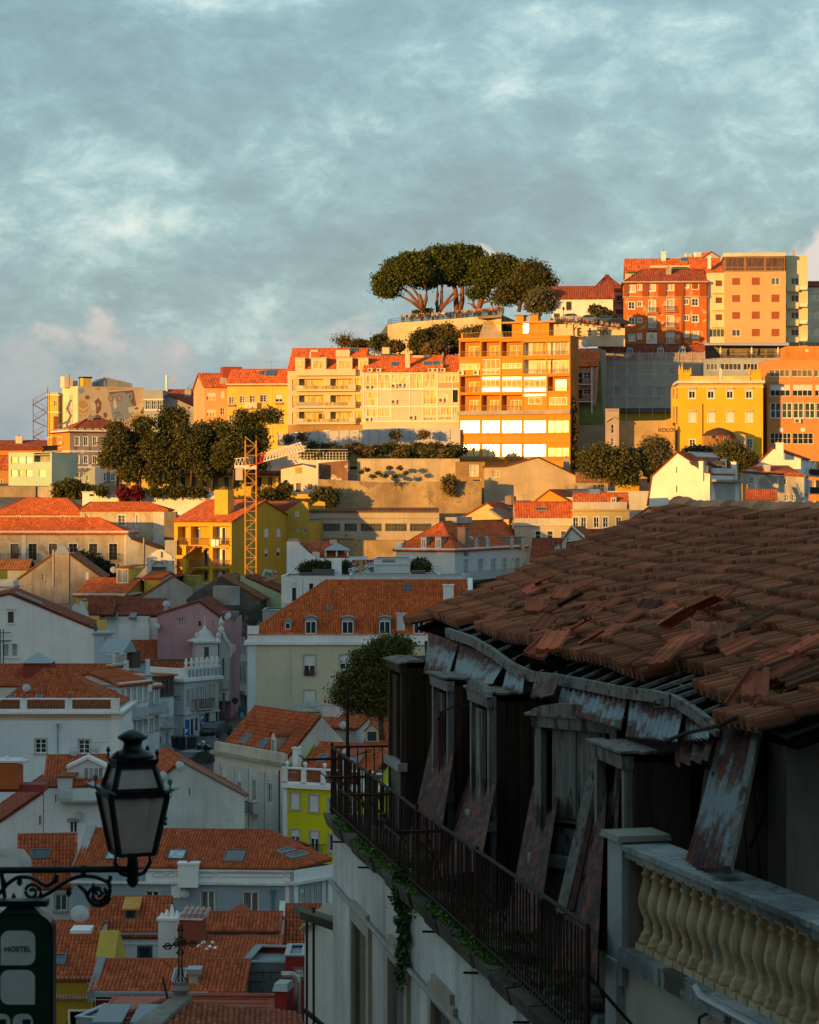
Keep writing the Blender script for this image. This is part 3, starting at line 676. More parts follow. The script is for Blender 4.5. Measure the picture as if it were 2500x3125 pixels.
b.px('roof_block',1026,282,1132,345,-3.5,7,b.wall);b.px('roof_block',825,278,882,325,-5,6.5,b.wall);b.px('roof_block',1366,256,1420,306,-6,7.5,b.wall)
b.skylight(1145,280,1215,306);b.part('flue',MB().tube([b.F.p3(*b.F.uv(846,415),1.5),b.F.p3(*b.F.uv(848,302),1.5)],.14,8),flat((.75,.70,.6),.2,.9));b.done()
crop(1100,700)
b=Bld('apartment_building','block glazed all over with white verandas beside the orange building',18,742,1068,408,5,13,wall=plaster((.66,.55,.42),.05,.1))
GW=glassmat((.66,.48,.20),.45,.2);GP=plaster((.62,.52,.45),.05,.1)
def gl(x0,y0,x1,y1,n=2,pane=GW,**k):b.win(x0,y0,x1,y1,n=n,m=k.pop('m',0),pane=pane,d=.08,fw=.1,**k)
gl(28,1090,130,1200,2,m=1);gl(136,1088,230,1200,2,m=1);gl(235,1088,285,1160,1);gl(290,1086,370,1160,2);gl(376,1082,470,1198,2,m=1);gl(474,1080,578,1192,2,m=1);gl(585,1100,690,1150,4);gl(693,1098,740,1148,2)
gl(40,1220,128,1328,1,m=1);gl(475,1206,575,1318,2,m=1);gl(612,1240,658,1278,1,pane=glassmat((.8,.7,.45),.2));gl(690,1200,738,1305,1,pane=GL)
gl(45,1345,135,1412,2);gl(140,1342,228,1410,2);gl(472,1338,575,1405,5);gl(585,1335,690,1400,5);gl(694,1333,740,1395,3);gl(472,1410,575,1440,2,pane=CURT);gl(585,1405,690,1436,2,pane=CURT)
for x in(24,132,232,372,472,580,692):b.px('mullion',x-3,1072,x+3,1445,.08,0,FR)
for y in(1200,1330,1440):b.px('floor_slab',18,y,744,y+10,.14,0,FR)
for x0,x1,y in((235,370,1282),(232,470,1210)):b.px('panel_joint',x0,y,x1,y+5,.04,0,STONE)
b.px('rail_panel',583,1152,742,1190,.05,0,flat((.45,.33,.2)))
for x,y in((62,1203),(252,1193),(306,1187),(252,1312),(388,1432),(58,1446),(608,1300)):aircon(b,x,y,.95)
b.px('plinth',18,1455,745,1500,-.4,.6,plaster((.35,.20,.08)))
b.roof_x(952,ROOFO,cw=.4,rl=.7,oh=.1)
for x0,y0,x1,y1 in((232,1003,282,1030),(478,998,528,1024),(545,995,592,1022),(594,995,630,1020)):b.skylight(x0,y0,x1,y1)
b.chimney(338,374,922,1035,mat=CREAM);b.px('parapet_gable',600,1010,620,1060,-.5,3,ORG)
b.part('firewall',MB().prism([(b.W-3.4,-.1,b.H+.1),(b.W-3.4,6.5,b.zr+.5),(b.W-3.4,6.5,b.zr),(b.W-3.4,-.1,b.H-.3)],(.35,0,0)),plaster((.55,.25,.12)))
b.px('roof_vent',372,935,500,962,-5.6,7.2,CREAM)
for x in(75,140,530,568,622):aircon(b,x,1072,.85)
b.done()
crop(1200,950)
OB=plaster((.64,.25,.035),.05,.08)
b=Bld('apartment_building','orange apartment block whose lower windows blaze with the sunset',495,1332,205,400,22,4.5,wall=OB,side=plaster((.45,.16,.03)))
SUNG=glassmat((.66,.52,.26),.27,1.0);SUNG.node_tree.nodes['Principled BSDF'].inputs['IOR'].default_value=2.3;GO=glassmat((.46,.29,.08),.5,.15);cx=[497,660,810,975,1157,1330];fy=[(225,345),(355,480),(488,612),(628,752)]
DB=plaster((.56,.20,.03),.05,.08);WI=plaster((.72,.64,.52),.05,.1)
def lg(i,j,panes,mat=DB,rail=True,x1=None):
 x0=cx[i]+8;xe=x1 or cx[i+1]-4;y0,y1=fy[j];b.recess(x0,y0,xe,y1,1.2,mat,panes)
 if rail:
  u0,v0=b.F.uv(x0,y1);u1,_=b.F.uv(xe,y1);r=MB().box(u0,u1,.05,.09,v0+.9,v0+.95);n=int((u1-u0)/.16)
  for k in range(n+1):u=u0+(u1-u0)*k/n;r.box(u-.012,u+.012,.055,.085,v0+.02,v0+.9)
  b.part('railing',r,flat((.25,.12,.04),.5))
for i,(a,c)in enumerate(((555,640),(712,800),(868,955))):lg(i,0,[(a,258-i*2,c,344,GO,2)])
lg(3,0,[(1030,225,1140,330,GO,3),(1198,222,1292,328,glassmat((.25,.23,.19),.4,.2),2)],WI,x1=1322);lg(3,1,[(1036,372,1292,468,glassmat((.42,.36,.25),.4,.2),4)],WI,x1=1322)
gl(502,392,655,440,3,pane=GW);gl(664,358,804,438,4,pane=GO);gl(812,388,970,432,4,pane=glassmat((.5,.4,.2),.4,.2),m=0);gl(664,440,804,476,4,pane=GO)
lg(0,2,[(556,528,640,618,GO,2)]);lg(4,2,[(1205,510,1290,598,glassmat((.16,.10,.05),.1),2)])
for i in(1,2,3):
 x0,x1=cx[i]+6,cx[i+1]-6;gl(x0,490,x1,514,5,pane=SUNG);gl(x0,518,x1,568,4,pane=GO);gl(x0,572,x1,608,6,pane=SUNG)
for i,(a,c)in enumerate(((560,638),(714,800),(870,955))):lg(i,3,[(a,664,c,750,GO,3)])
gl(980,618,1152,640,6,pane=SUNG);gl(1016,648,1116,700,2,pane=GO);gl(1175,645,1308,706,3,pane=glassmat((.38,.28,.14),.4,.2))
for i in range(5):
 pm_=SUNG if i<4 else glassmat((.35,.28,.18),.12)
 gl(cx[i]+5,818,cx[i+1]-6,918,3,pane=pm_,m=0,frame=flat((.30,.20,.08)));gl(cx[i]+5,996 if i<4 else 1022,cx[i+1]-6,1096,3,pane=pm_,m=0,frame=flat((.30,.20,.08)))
for j,y in enumerate((205,345,480,612,918)):b.px('floor_slab',492,y,1334,y+11,.18,0,OB)
for x in cx[1:-1]:b.px('fin',x-5,215,x+5,755,.12,0,OB)
b.px('concrete_ledge',488,752,1336,782,.55,.0,CONC);b.px('lower_ledge',494,986,1334,994,.2,0,OB);b.px('ground_beam',494,1100,1334,1125,.15,0,plaster((.40,.2,.06)))
aircon(b,515,480,1.0);aircon(b,630,478,1.0)
b.done();b.flat(par=.1)
b.px('roof_upstand',508,165,520,205,-.2,3,OB);u0,v0=b.F.uv(515,205,1);r=MB()
for yy in(.95,):r.box(.4,b.W-.2,.3,.34,b.H+yy-.04,b.H+yy)
for i in range(70):u=.4+(b.W-.6)*i/69;r.box(u-.012,u+.012,.305,.335,b.H,b.H+.95)
b.part('roof_railing',r,flat((.35,.22,.08),.5))
b.px('penthouse',855,85,1135,205,-2.6,5,OB);b.px('penthouse_roof',790,74,1195,88,-1.8,6.5,plaster((.55,.28,.10)))
b.px('stair_tower',875,25,935,85,-3,4.5,OB);b.px('tower_cap',868,18,945,28,-2.9,4.7,flat((.25,.10,.05)));b.px('stair_tower',980,20,1045,85,-3,4.5,OB);b.px('tower_cap',974,13,1052,23,-2.9,4.7,flat((.25,.10,.05)))
w=b.px('glass_brick_window',942,85,980,155,-2.55,2.6,CURTW)
b=Bld('apartment_building','peach house with white balcony frames right of the orange block',1350,1527,408,410,12,9,wall=plaster((.52,.26,.16)))
for y0,y1 in((455,515),(580,632),(688,800)):
 b.win(1432,y0+4,1484,y1-6,n=2,m=1);b.win(1385,y0+4,1425,y1+30 if y1<700 else y1-5,n=1,m=1)
for y in(548,678,805):b.balcony(1370,y,1505,out=.9,slab=FR)
for x in(1372,1500):b.px('balcony_post',x-4,420,x+4,810,.95,-.85,FR)
b.roof_x(285,ROOFO,cw=.4,rl=.7);b.done();dish(b,1447,262,1.6,k=0,rz=R(20))
b=Bld('party_wall','grey side wall between peach house and netted building',1490,1600,290,413,0,8,wall=plaster((.36,.33,.30),.1,.3),cat='wall');b.done()
b=Bld('retaining_wall','tall shaded concrete wall below the peach house',1330,1610,855,405,0,2,wall=plaster((.36,.28,.17),.15,.4),cat='wall');b.win(1385,1150,1440,1195,n=2,blind=.5);b.done()
b=Bld('warehouse','windowless grey gable wall house below the blazing windows',685,1388,1180,372,3,14,wall=plaster((.47,.37,.25),.12,.3),top=[(685,1172),(845,1168),(1090,1098),(1388,1240)])
b.win(748,1197,802,1247,n=2,pane=CURT);b.roof_prof(ROOFB,cw=.45,rl=.7);b.chimney(1280,1325,1102,1205,k=2,mat=CONC);b.done()
b=Bld('annex','low annex with tin porch at the foot of the grey gable',1388,1615,1275,368,3,6,wall=GREYW);b.win(1505,1300,1590,1380,n=3,m=2);b.roof_x(1215,ROOFB,cw=.45,rl=.7);b.done()
b=Bld('house','small shadowed house with one reflecting window under the sun glare',470,690,1135,376,0,6,wall=plaster((.34,.22,.10),.2,.5));b.win(566,1153,643,1242,n=2,m=2,pane=SUNG);b.win(600,1260,660,1330,n=1);b.flat(par=.1);b.done()
b=Bld('retaining_wall','long sunlit old stone retaining wall above the workshop',-560,665,1275,366,0,1.5,yb=1560,wall=STONEW,cat='wall',top=[(-560,1262),(-100,1285),(200,1283),(665,1275)]);b.done()
b=Bld('retaining_wall','upper pale retaining wall among scrub below the fence',-270,500,1108,378,0,1.2,yb=1300,wall=plaster((.50,.40,.27),.2,.4),cat='wall');b.done()
b=Bld('fence','corrugated grey sheet fence along the street under the apartments',-870,505,905,399,0,.1,yb=1010,wall=flat((.50,.50,.50),.5),cat='fence',top=[(-870,925),(-600,905),(0,880),(505,880)]);b.done()
f=b.F
for i in range(18):x=-865+i*76;b.px('fence_post',x-3,890+(10 if x<-600 else 0),x+3,1000,.06,.0,flat((.35,.35,.35),.5))
# text helper (flat paint on walls and signs)
def text(body,b_or_parent,loc,rot,size,mat,name='lettering',bold=True,ext=.004):
 cu=bpy.data.curves.new(name,'FONT');cu.body=body;cu.size=size;cu.extrude=ext;cu.align_x='CENTER';cu.align_y='CENTER';cu.resolution_u=3
 if bold:cu.offset=size*.018
 o=bpy.data.objects.new(name,cu);dg=bpy.context.evaluated_depsgraph_get();col.objects.link(o);dg.update()
 me=bpy.data.meshes.new_from_object(o.evaluated_get(dg));bpy.data.objects.remove(o);me.materials.clear();me.materials.append(mat)
 o=link(name,me,b_or_parent,loc);o.rotation_euler=rot;return o
def wallpath(name,label,pts,th,mat,cat='wall',yb=None):
 o0=at(pts[0][0],pts[0][1],pts[0][3]);e=thing(name,label,cat,o0);m=MB()
 T=[at(x,y,z)-o0 for x,y,_,z in pts];Bt=[at(x,yb_,z)-o0 for x,_,yb_,z in pts]
 for i in range(len(pts)-1):
  bk=Vector((0,th,0));m.hexa([Bt[i],Bt[i+1],Bt[i+1]+bk,Bt[i]+bk,T[i],T[i+1],T[i+1]+bk,T[i]+bk])
 m.obj('wall',mat,e);return e,T
 # lookout terrace
crop(1100,700)
WP=[(205,716,960,446),(240,709,960,443),(300,701,940,442),(480,688,930,439),(700,672,900,433),(900,655,880,427),(1060,639,860,421)]
TERW=plaster((.56,.44,.30),.15,.3)
e,T=wallpath('lookout_wall','tall curved retaining wall of the lookout under the pines',WP,1.5,TERW)
m=MB()
for x0,x1,z in((400,470,440.2),(900,1060,424)):
 y0=735 if x0==400 else 690;p=[at(x0+30,y0,z-.5),at(x1,y0,z-.5),at(x1+20,900,z-6),at(x0-35,900,z-6)];m.prism([q-e.location for q in p],(0,5,0))
m.obj('buttress',plaster((.50,.40,.28)),e)
MB().hexa([at(885,672,423)-e.location,at(1060,660,419)-e.location,at(1060,660,424)-e.location,at(885,672,428)-e.location,at(885,655,422)-e.location,at(1065,638,418)-e.location,at(1065,638,424)-e.location,at(885,655,428)-e.location]).obj('lookout_ledge',TERW,e)
r=MB();L=[q.copy()for q in T]
for a,c in zip(L,L[1:]):
 for h in(.98,.55,.12):r.beam(a+Vector((0,.5,h)),c+Vector((0,.5,h)),.05)
 n=int((c-a).length/.35)
 for i in range(n):q=a+(c-a)*i/n;r.beam(q+Vector((0,.5,0)),q+Vector((0,.5,.98)),.03)
r.obj('railing',DARKMETAL,e)
for(x,c)in((552,(.08,.09,.10)),(595,(.55,.10,.03))):
 z=437.3;q=[at(x-14,686,z),at(x+14,684,z),at(x+15,712,z),at(x-14,714,z)];MB().prism([p-e.location+Vector((0,-.02,0))for p in q],(0,.01,0)).obj('graffiti_patch',flat(c,.8),e)
PT=CZ+31.25
poly=[at(x,y,z)for x,y,_,z in WP];poly=[Vector((p.x,p.y+.8,PT-.02))for p in poly];poly+=[Vector((26,470,PT-.02)),Vector((-6,475,PT-.02))]
tag(MB().prism(poly,(0,0,-1.5)).obj('lookout_terrace',GRND),'paved lookout terrace where the crowd stands',None,None,'structure')
GW_=[(1385,690,880,419),(1500,695,880,418),(1640,705,880,416),(1770,722,880,414),(1990,745,880,412)]
e2,T2=wallpath('graffiti_wall','pale wall with outlined graffiti letters below the parked cars',GW_,.6,plaster((.60,.48,.32),.15,.25))
INK=flat((.07,.05,.035),.8)
def gtext(s_,x,y,z,sz,rz=0,mat=INK):return text(s_,e2,at(x,y,z)-e2.location+Vector((0,-.06,0)),(R(90),0,rz),sz,mat)
gtext('SRP',1843,766,413.2,1.9,-.03,flat((.17,.11,.06)));gtext('E',1648,775,415.7,2.1);gtext('5',1730,772,414.6,1.7);gtext('LX',1692,800,415.2,.6)
MB().beam(at(1590,710,416.2)-e2.location,at(1602,820,416.2)-e2.location,.35,.02).beam(at(1590,760,416.2)-e2.location,at(1630,725,416.2)-e2.location,.3,.02).beam(at(1470,700,417.6)-e2.location,at(1462,730,417.6)-e2.location,.25,.02).beam(at(1548,700,417)-e2.location,at(1540,740,417)-e2.location,.25,.02).obj('graffiti_stroke',INK,e2)
p2=[at(1385,692,419),at(1640,705,416.2),at(1990,747,412.3)];P2=[Vector((q.x,q.y+.3,q.z-.05))for q in p2];P2+=[Vector((38,446,CZ+31.6)),Vector((18,446,CZ+31.6))]
tag(MB().prism(P2,(0,0,-.8)).obj('car_park',GRND),'narrow parking strip behind the graffiti wall',None,None,'structure')
V=[];Q=[];ny=8;nxg=24
for j in range(ny):
 for i in range(nxg):
  f=j/(ny-1);x=-14+i*47/(nxg-1);y=404+f*(438-404 if x<12 else 410-404+4);V.append((x,y,CZ+4+f*(21 if x<12 else 20.5)+rnd.uniform(-.4,.4)))
Q=[(j*nxg+i,j*nxg+i+1,(j+1)*nxg+i+1,(j+1)*nxg+i)for j in range(ny-1)for i in range(nxg-1)]
tag(link('hillside',rawmesh('hillside',np.array(V),np.array(Q),plaster((.13,.13,.03),.3,.4),smooth=True)),'grassy hillside beneath the lookout walls',None,None,'structure')
b=Bld('house','long white house with red roof behind the olive tree',1440,1900,516,436,4,9,yb=690,wall=WH);b.win(1550,545,1587,606,n=2,m=2,frame=BROWNM,sur=STONE);b.win(1455,632,1500,680,n=1,frame=BROWNM)
b.roof_x(432,ROOFD,cw=.4,rl=.7,hl=.01);b.done()
crop(1800,700)
b=Bld('town_house','white turreted house with striped balcony beside the red mansard building',58,275,455,441,-6,10,yb=760,wall=WHD);b.win(62,510,72,560);b.win(165,490,180,540,n=1);b.balcony(150,585,180,out=.7,rail=DARKMETAL);b.win(195,600,255,640,n=3,pane=GL);b.balcony(190,540,262,out=1.2);b.win(200,500,258,538,n=2)
b.roof_x(345,ROOFD,hl=3,hr=3,cw=.5,rl=.8);b.done()
b=Bld('apartment_building','cream rooftop storey with green awnings behind the mansard roof',275,755,320,470,4,14,wall=plaster((.66,.55,.38)))
b.win(315,335,345,376);b.win(378,325,404,360);b.px('awning',285,318,350,330,.6,0,GREEN);b.px('awning',365,312,412,322,.6,0,GREEN);b.px('awning',620,285,735,300,.8,0,GREEN)
b.roof_x(225,ROOFO,cw=.5,rl=.8);b.skylight(690,218,790,242);b.chimney(538,572,165,232,mat=WH);b.px('roof_block',575,190,690,230,-7,9,CREAM);b.px('roof_block',455,268,750,285,-1,3,CREAM);b.done()
b=Bld('house','white gabled house with orange roof behind the tan tower',750,1010,285,476,-20,12,wall=WHD,top=[(750,280),(915,168),(1010,230)]);b.roof_prof(ROOFO,cw=.5,rl=.8);b.done();b.px('chimney',835,165,875,200,-2,3,WH);b.px('chimney',780,172,815,195,-3,4,WHD)
b=Bld('house','orange tiled roof house between mansard building and tan tower',780,1015,330,464,0,12,wall=CREAM);b.roof_x(222,ROOFO,cw=.5,rl=.8);b.px('chimney',893,195,915,295,-.5,1.3,WH);b.done()
b=Bld('apartment_building','flaking red and orange building with tiled mansard storey',258,880,398,434,3,12,yb=930,wall=ORGR)
MT=tilemat((.46,.10,.03),.05)
for x0,x1 in((258,288),(395,440),(515,575),(640,692),(708,712),(828,880)):
 b.px('mansard_panel',x0,402,x1,505,.22,.05,MT)
SG=plaster((.46,.36,.22),.2,.4)
for x,y0,y1,w in((318,422,472,46),(378,416,455,30),(470,412,462,46),(606,405,458,50),(726,400,438,36),(792,395,448,48)):b.win(x-w/2,y0,x+w/2,y1,pane=CURTW,sur=FR,n=2)
for x,y0,y1,w in((315,545,598,44),(376,543,578,32),(726,525,562,34),(792,520,574,46),(315,668,716,44),(376,668,698,28),(728,646,684,34),(793,645,696,44),(317,790,840,44),(376,786,822,28),(728,768,806,34),(794,768,820,46)):b.win(x-w/2,y0,x+w/2,y1,pane=CURTW if y0>700 else GL,sur=FR,n=2)
for x,w,y0 in((470,50,535),(606,52,525),(470,50,658),(606,52,650),(606,52,775)):b.win(x-w/2,y0,x+w/2,y0+78,sur=FR,n=2,m=1,pane=CURTW)
for x,y in((470,628),(604,618),(470,750),(604,742),(604,856)):b.balcony(x-44,y,x+44,out=.7,slab=STONE)
b.px('bay_window',425,778,505,860,.35,0,FR);b.px('bay_glass',432,788,498,850,.37,-.35,CURTW)
b.px('drainpipe',690,400,706,862,.25,.0,flat((.25,.06,.02)));b.ring('cornice',392,402,.35,STONE);b.ring('floor_band',502,510,.18,STONE)
b.roof_x(305,ROOFD,hl=3.5,hr=.01,oh=.35,cw=.4,rl=.7);b.chimney(572,612,285,335,mat=GREYW);b.done()
b=Bld('apartment_building','cream balcony stack left of the tan tower',884,1018,330,434,2,9,yb=930,wall=plaster((.70,.60,.42),.05,.1))
for y0 in(380,508,636):b.win(946,y0,1000,y0+50,n=1,m=0,pane=flat((.16,.05,.025),.6));b.balcony(918,y0+98,1016,out=.8,rh=.95,slab=b.wall,solid=b.wall)
b.win(898,748,1012,810,n=4,m=0,pane=GLB);b.done();b.flat()
b=Bld('apartment_building','tan tower block with rust red blinds and glazed top floor',1015,1475,312,431.5,4,12,yb=940,wall=TAN,side=CREAM)
RB=flat((.30,.075,.025),.7)
for j,y in enumerate((366,494,622,752)):
 for i,x in enumerate((1102,1249,1397)):
  op=(i,j)in((2,0),(0,3));b.win(x-30,y+(0 if i==0 else-4),x+30,y+52,n=2,m=0,sur=None,frame=FR,blind=0 if op else 1,bm=RB,fw=.09)
b.done();b.part('roof',MB().box(0,b.W,0,b.D,b.H-.2,b.H),CREAM)
pf=plaster((.34,.15,.05));b.px('penthouse',1018,205,1470,314,-.25,9,pf);b.px('penthouse_roof',1005,178,1470,206,.3,9.5,plaster((.70,.58,.40)))
for i in range(3):
 for k in range(3):x=1024+i*151+k*46;b.px('penthouse_window',x,214,x+42,280,-.2,.3,glassmat((.10,.055,.03),.1));b.px('penthouse_window',x,286,x+42,308,-.2,.3,glassmat((.12,.06,.03),.1))
b=Bld('apartment_building','cream stack of small balconies on the right flank of the tan tower',1475,1640,200,434,2,9,yb=940,wall=plaster((.70,.58,.36),.06,.12))
for y0 in(366,494,622,752):b.win(1515,y0,1572,y0+48,n=2,m=0,pane=GL if y0==366 else flat((.20,.08,.03),.6));b.balcony(1478,y0+98,1568,out=.8,rh=.95,slab=b.wall,solid=b.wall);b.balcony(1572,y0+86,1630,out=1.2,rh=.5,slab=b.wall,solid=FR)
b.done();b.flat();b.px('roof_vent',1532,150,1552,205,-1,1.5,GREYW)
b=Bld('apartment_building','white apartment house with ribbon windows at the right edge',1642,1790,425,437,0,9,yb=940,wall=plaster((.68,.60,.46)))
for y0 in(485,612,742):b.win(1650,y0,1780,y0+58,n=5,m=0,pane=CURTW)
b.roof_x(395,ROOFD,cw=.5,rl=.8);b.done()
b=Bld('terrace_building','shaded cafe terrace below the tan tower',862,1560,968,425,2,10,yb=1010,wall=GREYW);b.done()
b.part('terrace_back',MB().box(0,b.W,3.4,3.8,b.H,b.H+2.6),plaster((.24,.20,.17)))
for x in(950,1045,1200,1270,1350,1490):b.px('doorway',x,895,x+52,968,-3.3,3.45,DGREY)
b.part('canopy',MB().hexa([(0,-.3,b.H+2.3),(b.W*.93,-.3,b.H+2.2),(b.W*.93,3.6,b.H+2.9),(0,3.6,b.H+2.9),(0,-.3,b.H+2.36),(b.W*.93,-.3,b.H+2.26),(b.W*.93,3.6,b.H+2.96),(0,3.6,b.H+2.96)]),flat((.62,.60,.57),.7))
r=MB().box(0,b.W,.05,.1,b.H+.95,b.H+1)
for i in range(90):u=b.W*i/89;r.box(u-.012,u+.012,.06,.09,b.H,b.H+.95)
b.part('railing',r,DARKMETAL)
for x in(990,1225,1425):
 q=b.F.p3(*b.F.uv(x,968),1.5);q.z=b.H;tg=thing('parasol','folded white parasol on the cafe terrace','parasol',b.mw@q,0,'parasols on the cafe terrace')
 MB().tube([(0,0,0),(0,0,2.1)],.04,6).obj('pole',FR,tg);MB().lathe([(.35,0),(.38,.05),(.1,.1)],10).obj('base',CONC,tg);MB().lathe([(.22,0),(.2,.5),(.12,1.0),(.03,1.3)],8,(0,0,.85)).obj('cloth',FR,tg)
for x in(1080,1160,1300,1530):
 q=b.F.p3(*b.F.uv(x,968),1.2);q.z=b.H;tg=thing('garden_table','white cafe table with chairs on the shaded terrace','table',b.mw@q,0,'tables on the cafe terrace')
 MB().box(-.35,.35,-.35,.35,.7,.74).obj('tabletop',FR,tg);MB().tube([(0,0,0),(0,0,.7)],.03,5).box(-.2,.2,-.2,.2,0,.03).obj('leg',DARKMETAL,tg)
b=Bld('building','pale blue grey storey with dark windows under the cafe terrace',858,1332,978,420,2,9,wall=BLUEG)
for x0,x1 in((880,962),(985,1140),(1158,1262),(1285,1320)):b.win(x0,1008,x1,1058,n=max(2,int((x1-x0)/26)),m=0)
b.done();b.flat(par=.1)
m=MB()
b=Bld('apartment_building','beige building wrapped in grey scaffold netting',75,860,965,425,4,6,wall=plaster((.42,.36,.30),.1,.2))
for y0 in(1040,1185):
 for x in(200,305,450,535,620):b.win(x-20,y0,x+20,y0+(48 if y0<1100 else 60),n=2,m=1)
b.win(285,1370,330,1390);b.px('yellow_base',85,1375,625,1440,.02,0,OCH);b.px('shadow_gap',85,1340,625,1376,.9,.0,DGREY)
b.roof_x(868,ROOFD,cw=.4,rl=.7,rf=.45)
for x in(302,532,695):b.dormer(x-26,890,x+26,948,roof='gable',mat=BLUEG,rmat=GREEN,rise=.35)
b.skylight(160,922,222,938);b.done()
nt,n,pb=newmat('scaffold_net');v=objvec(n);pb.inputs['Base Color'].default_value=(.66,.62,.57,1);pb.inputs['Roughness'].default_value=.9
tr=n.n('ShaderNodeBsdfTransparent');mx=n.n('ShaderNodeMixShader');n.l(n.ramp(n.noise(n.scale(v,(.5,.5,.3)),1.2,5),(.3,.28),(.7,.46)),mx.inputs[0]);n.l(tr.outputs[0],mx.inputs[1]);n.l(pb.outputs[0],mx.inputs[2]);n.l(mx.outputs[0],nt.node_tree.nodes['Material Output'].inputs[0])
sc_=thing('scaffold','grey netted scaffold hung over the beige building','scaffold',b.mw@Vector((0,-1.1,0)),-b.yaw)
x0,v0=b.F.uv(78,1345);x1,v1=b.F.uv(862,932);nn=MB();st=26
for i in range(st):
 u0=x0+(x1-x0)*i/st;u1=x0+(x1-x0)*(i+1)/st;d0,d1=.12*math.sin(i*1.9),.12*math.sin((i+1)*1.9);nn.add([(u0,d0,v0),(u1,d1,v0),(u1,d1,v1),(u0,d0,v1)],[(0,1,2,3)])
nn.obj('net',nt,sc_);pl=MB()
for i in range(9):u=x0+(x1-x0)*i/8;pl.tube([(u,-.2,-1),(u,-.2,v1+.3)],.05,5)
for k in range(6):z=v0+(v1-v0)*k/5;pl.tube([(x0,-.2,z),(x1,-.2,z)],.05,5)
pl.obj('scaffold_tube',flat((.52,.50,.48),.5,.2),sc_)
b=Bld('apartment_building','orange block with glazed verandas and solar panels at the right edge',1336,1800,985,375,0,10,wall=plaster((.62,.27,.09),.06,.12))
VG=glassmat((.10,.09,.08),.08)
for x0,x1,n_ in((1353,1508,4),(1522,1675,4),(1690,1780,3)):
 b.win(x0,1055,x1,1108,n=n_,m=0,pane=glassmat((.20,.15,.09),.1),blind=.0);b.win(x0+5,1168,x1,1254,n=n_,m=0,blind=.5,pane=GL)
for i in range(5):x=1358+i*86;b.win(x,1302,x+80,1422,n=2,m=1,pane=glassmat((.05,.09,.08),.1),fw=.14)
aircon(b,1562,1458,1.0)
for y in(1145,1268,1290,1426):b.px('floor_band',1340,y,1800,y+6,.1,0,plaster((.56,.30,.16)))
crop(1800,1100)
for x0,x1,n_ in((1360,1515,5),(1528,1682,4)):b.win(x0,545,x1,628,n=n_,m=1,pane=GL)
for x in(1438,1603):b.px('wall_vent',x-16,508,x+16,536,.03,0,FR)
crop(1800,700);b.done();b.flat(par=.1)
def solar(b,x0,x1,y0,y1,n_,back):
 sp=flat((.04,.055,.08),.25,.3)
 for i in range(n_):
  a=x0+(x1-x0)*i/n_;c=x0+(x1-x0)*(i+.94)/n_;b.px('solar_panel',a,y0,c,y1,-back,back+.12,sp)
solar(b,1372,1720,980,1004,8,.6);b.px('upper_storey',1500,870,1800,975,-3,9,plaster((.60,.24,.06)));solar(b,1525,1800,840,866,7,3.2);b.px('vent_window',1645,893,1668,912,-2.95,3.05,FR)
crop(1800,1100)
b=Bld('town_house','bright yellow villa with crenellated corner turrets',668,1303,168,372,3,11,yb=760,wall=plaster((.74,.43,.035),.06,.12))
b.wins((770,911,1054,1198),208,284,46,sur=FR,blind=.35,n=2,m=0);b.wins((773,914,1056,1199),380,460,48,sur=FR,blind=1,n=2,m=0)
b.win(752,595,794,655,n=2,m=2,sur=FR);b.win(1182,590,1223,680,n=2,m=3,sur=FR)
for x in(770,911,1054,1198):
 for y in(206,378):b.px('blind_box',x-27,y-3,x+27,y+10,.22,0,STONE)
b.ring('cornice',152,172,.28,WHD);b.part('string_course',MB().box(-.12,b.W+.12,-.12,.02,b.H-.75,b.H-.6),WHD)
b.px('drainpipe',846,325,852,640,.1,0,BROWNM);b.px('parapet',748,118,1205,155,.05,.3,plaster((.72,.52,.22),.2,.4));b.px('pier',975,60,992,155,.15,.4,WHD)
for x0,x1 in((676,752),(1213,1290)):
 b.px('turret',x0,88,x1,155,.05,3,b.wall)
 for i in range(5):w_=(x1-x0)/5;b.px('merlon',x0+i*w_+2,70,x0+(i+1)*w_-4,90,.05,1,b.wall)
for x,yt in((676,35),(696,20),(760,52),(982,50),(1203,50),(1282,56)):
 q=b.F.p3(*b.F.uv(x,110),.1);h=b.hz(q,yt)-q.z;b.part('finial',MB().lathe([(.18,0),(.2,h*.3),(.12,h*.4),(.2,h*.55),(.08,h*.8),(.1,h*.9),(.01,h)],10,q),b.wall,smooth=True)
b.done();b.part('roof',MB().box(0,b.W,0,b.D,b.H-.3,b.H),CREAM)
b.px('veranda',622,195,668,465,-1.5,4,b.wall);
for y0,y1 in((205,285),(342,460),(520,680)):b.px('veranda_glass',628,y0,664,y1,-1.45,1.6,glassmat((.30,.20,.10),.1));b.px('veranda_bar',645,y0,649,y1,-1.4,1.5,FR)
b=Bld('garden_hut','round wooden garden hut with coloured panes and dark roof',866,1110,560,365,0,4,yb=690,wall=plaster((.34,.19,.08)),cat='hut')
h0=b.H;w2=b.W/2;hut=MB().lathe([(w2,0),(w2,h0)],14,(w2,w2,0));b.part('wall',hut,b.wall);st_=MB()
for i in range(28):a=math.pi+math.pi*i/27;st_.box(w2+w2*1.01*math.cos(a)-.04,w2+w2*1.01*math.cos(a)+.04,w2+w2*1.01*math.sin(a)-.04,w2+w2*1.01*math.sin(a)+.04,0,h0)
b.part('slat',st_,flat((.42,.25,.11)))
for i,(x,c)in enumerate(((920,(.04,.05,.12)),(945,(.3,.05,.03)),(978,(.35,.04,.03)),(1008,(.05,.12,.05)),(1035,(.3,.05,.03)))):b.px('coloured_pane',x,565+(i%2)*24,x+16,585+(i%2)*24,.1,.2,flat(c,.2))
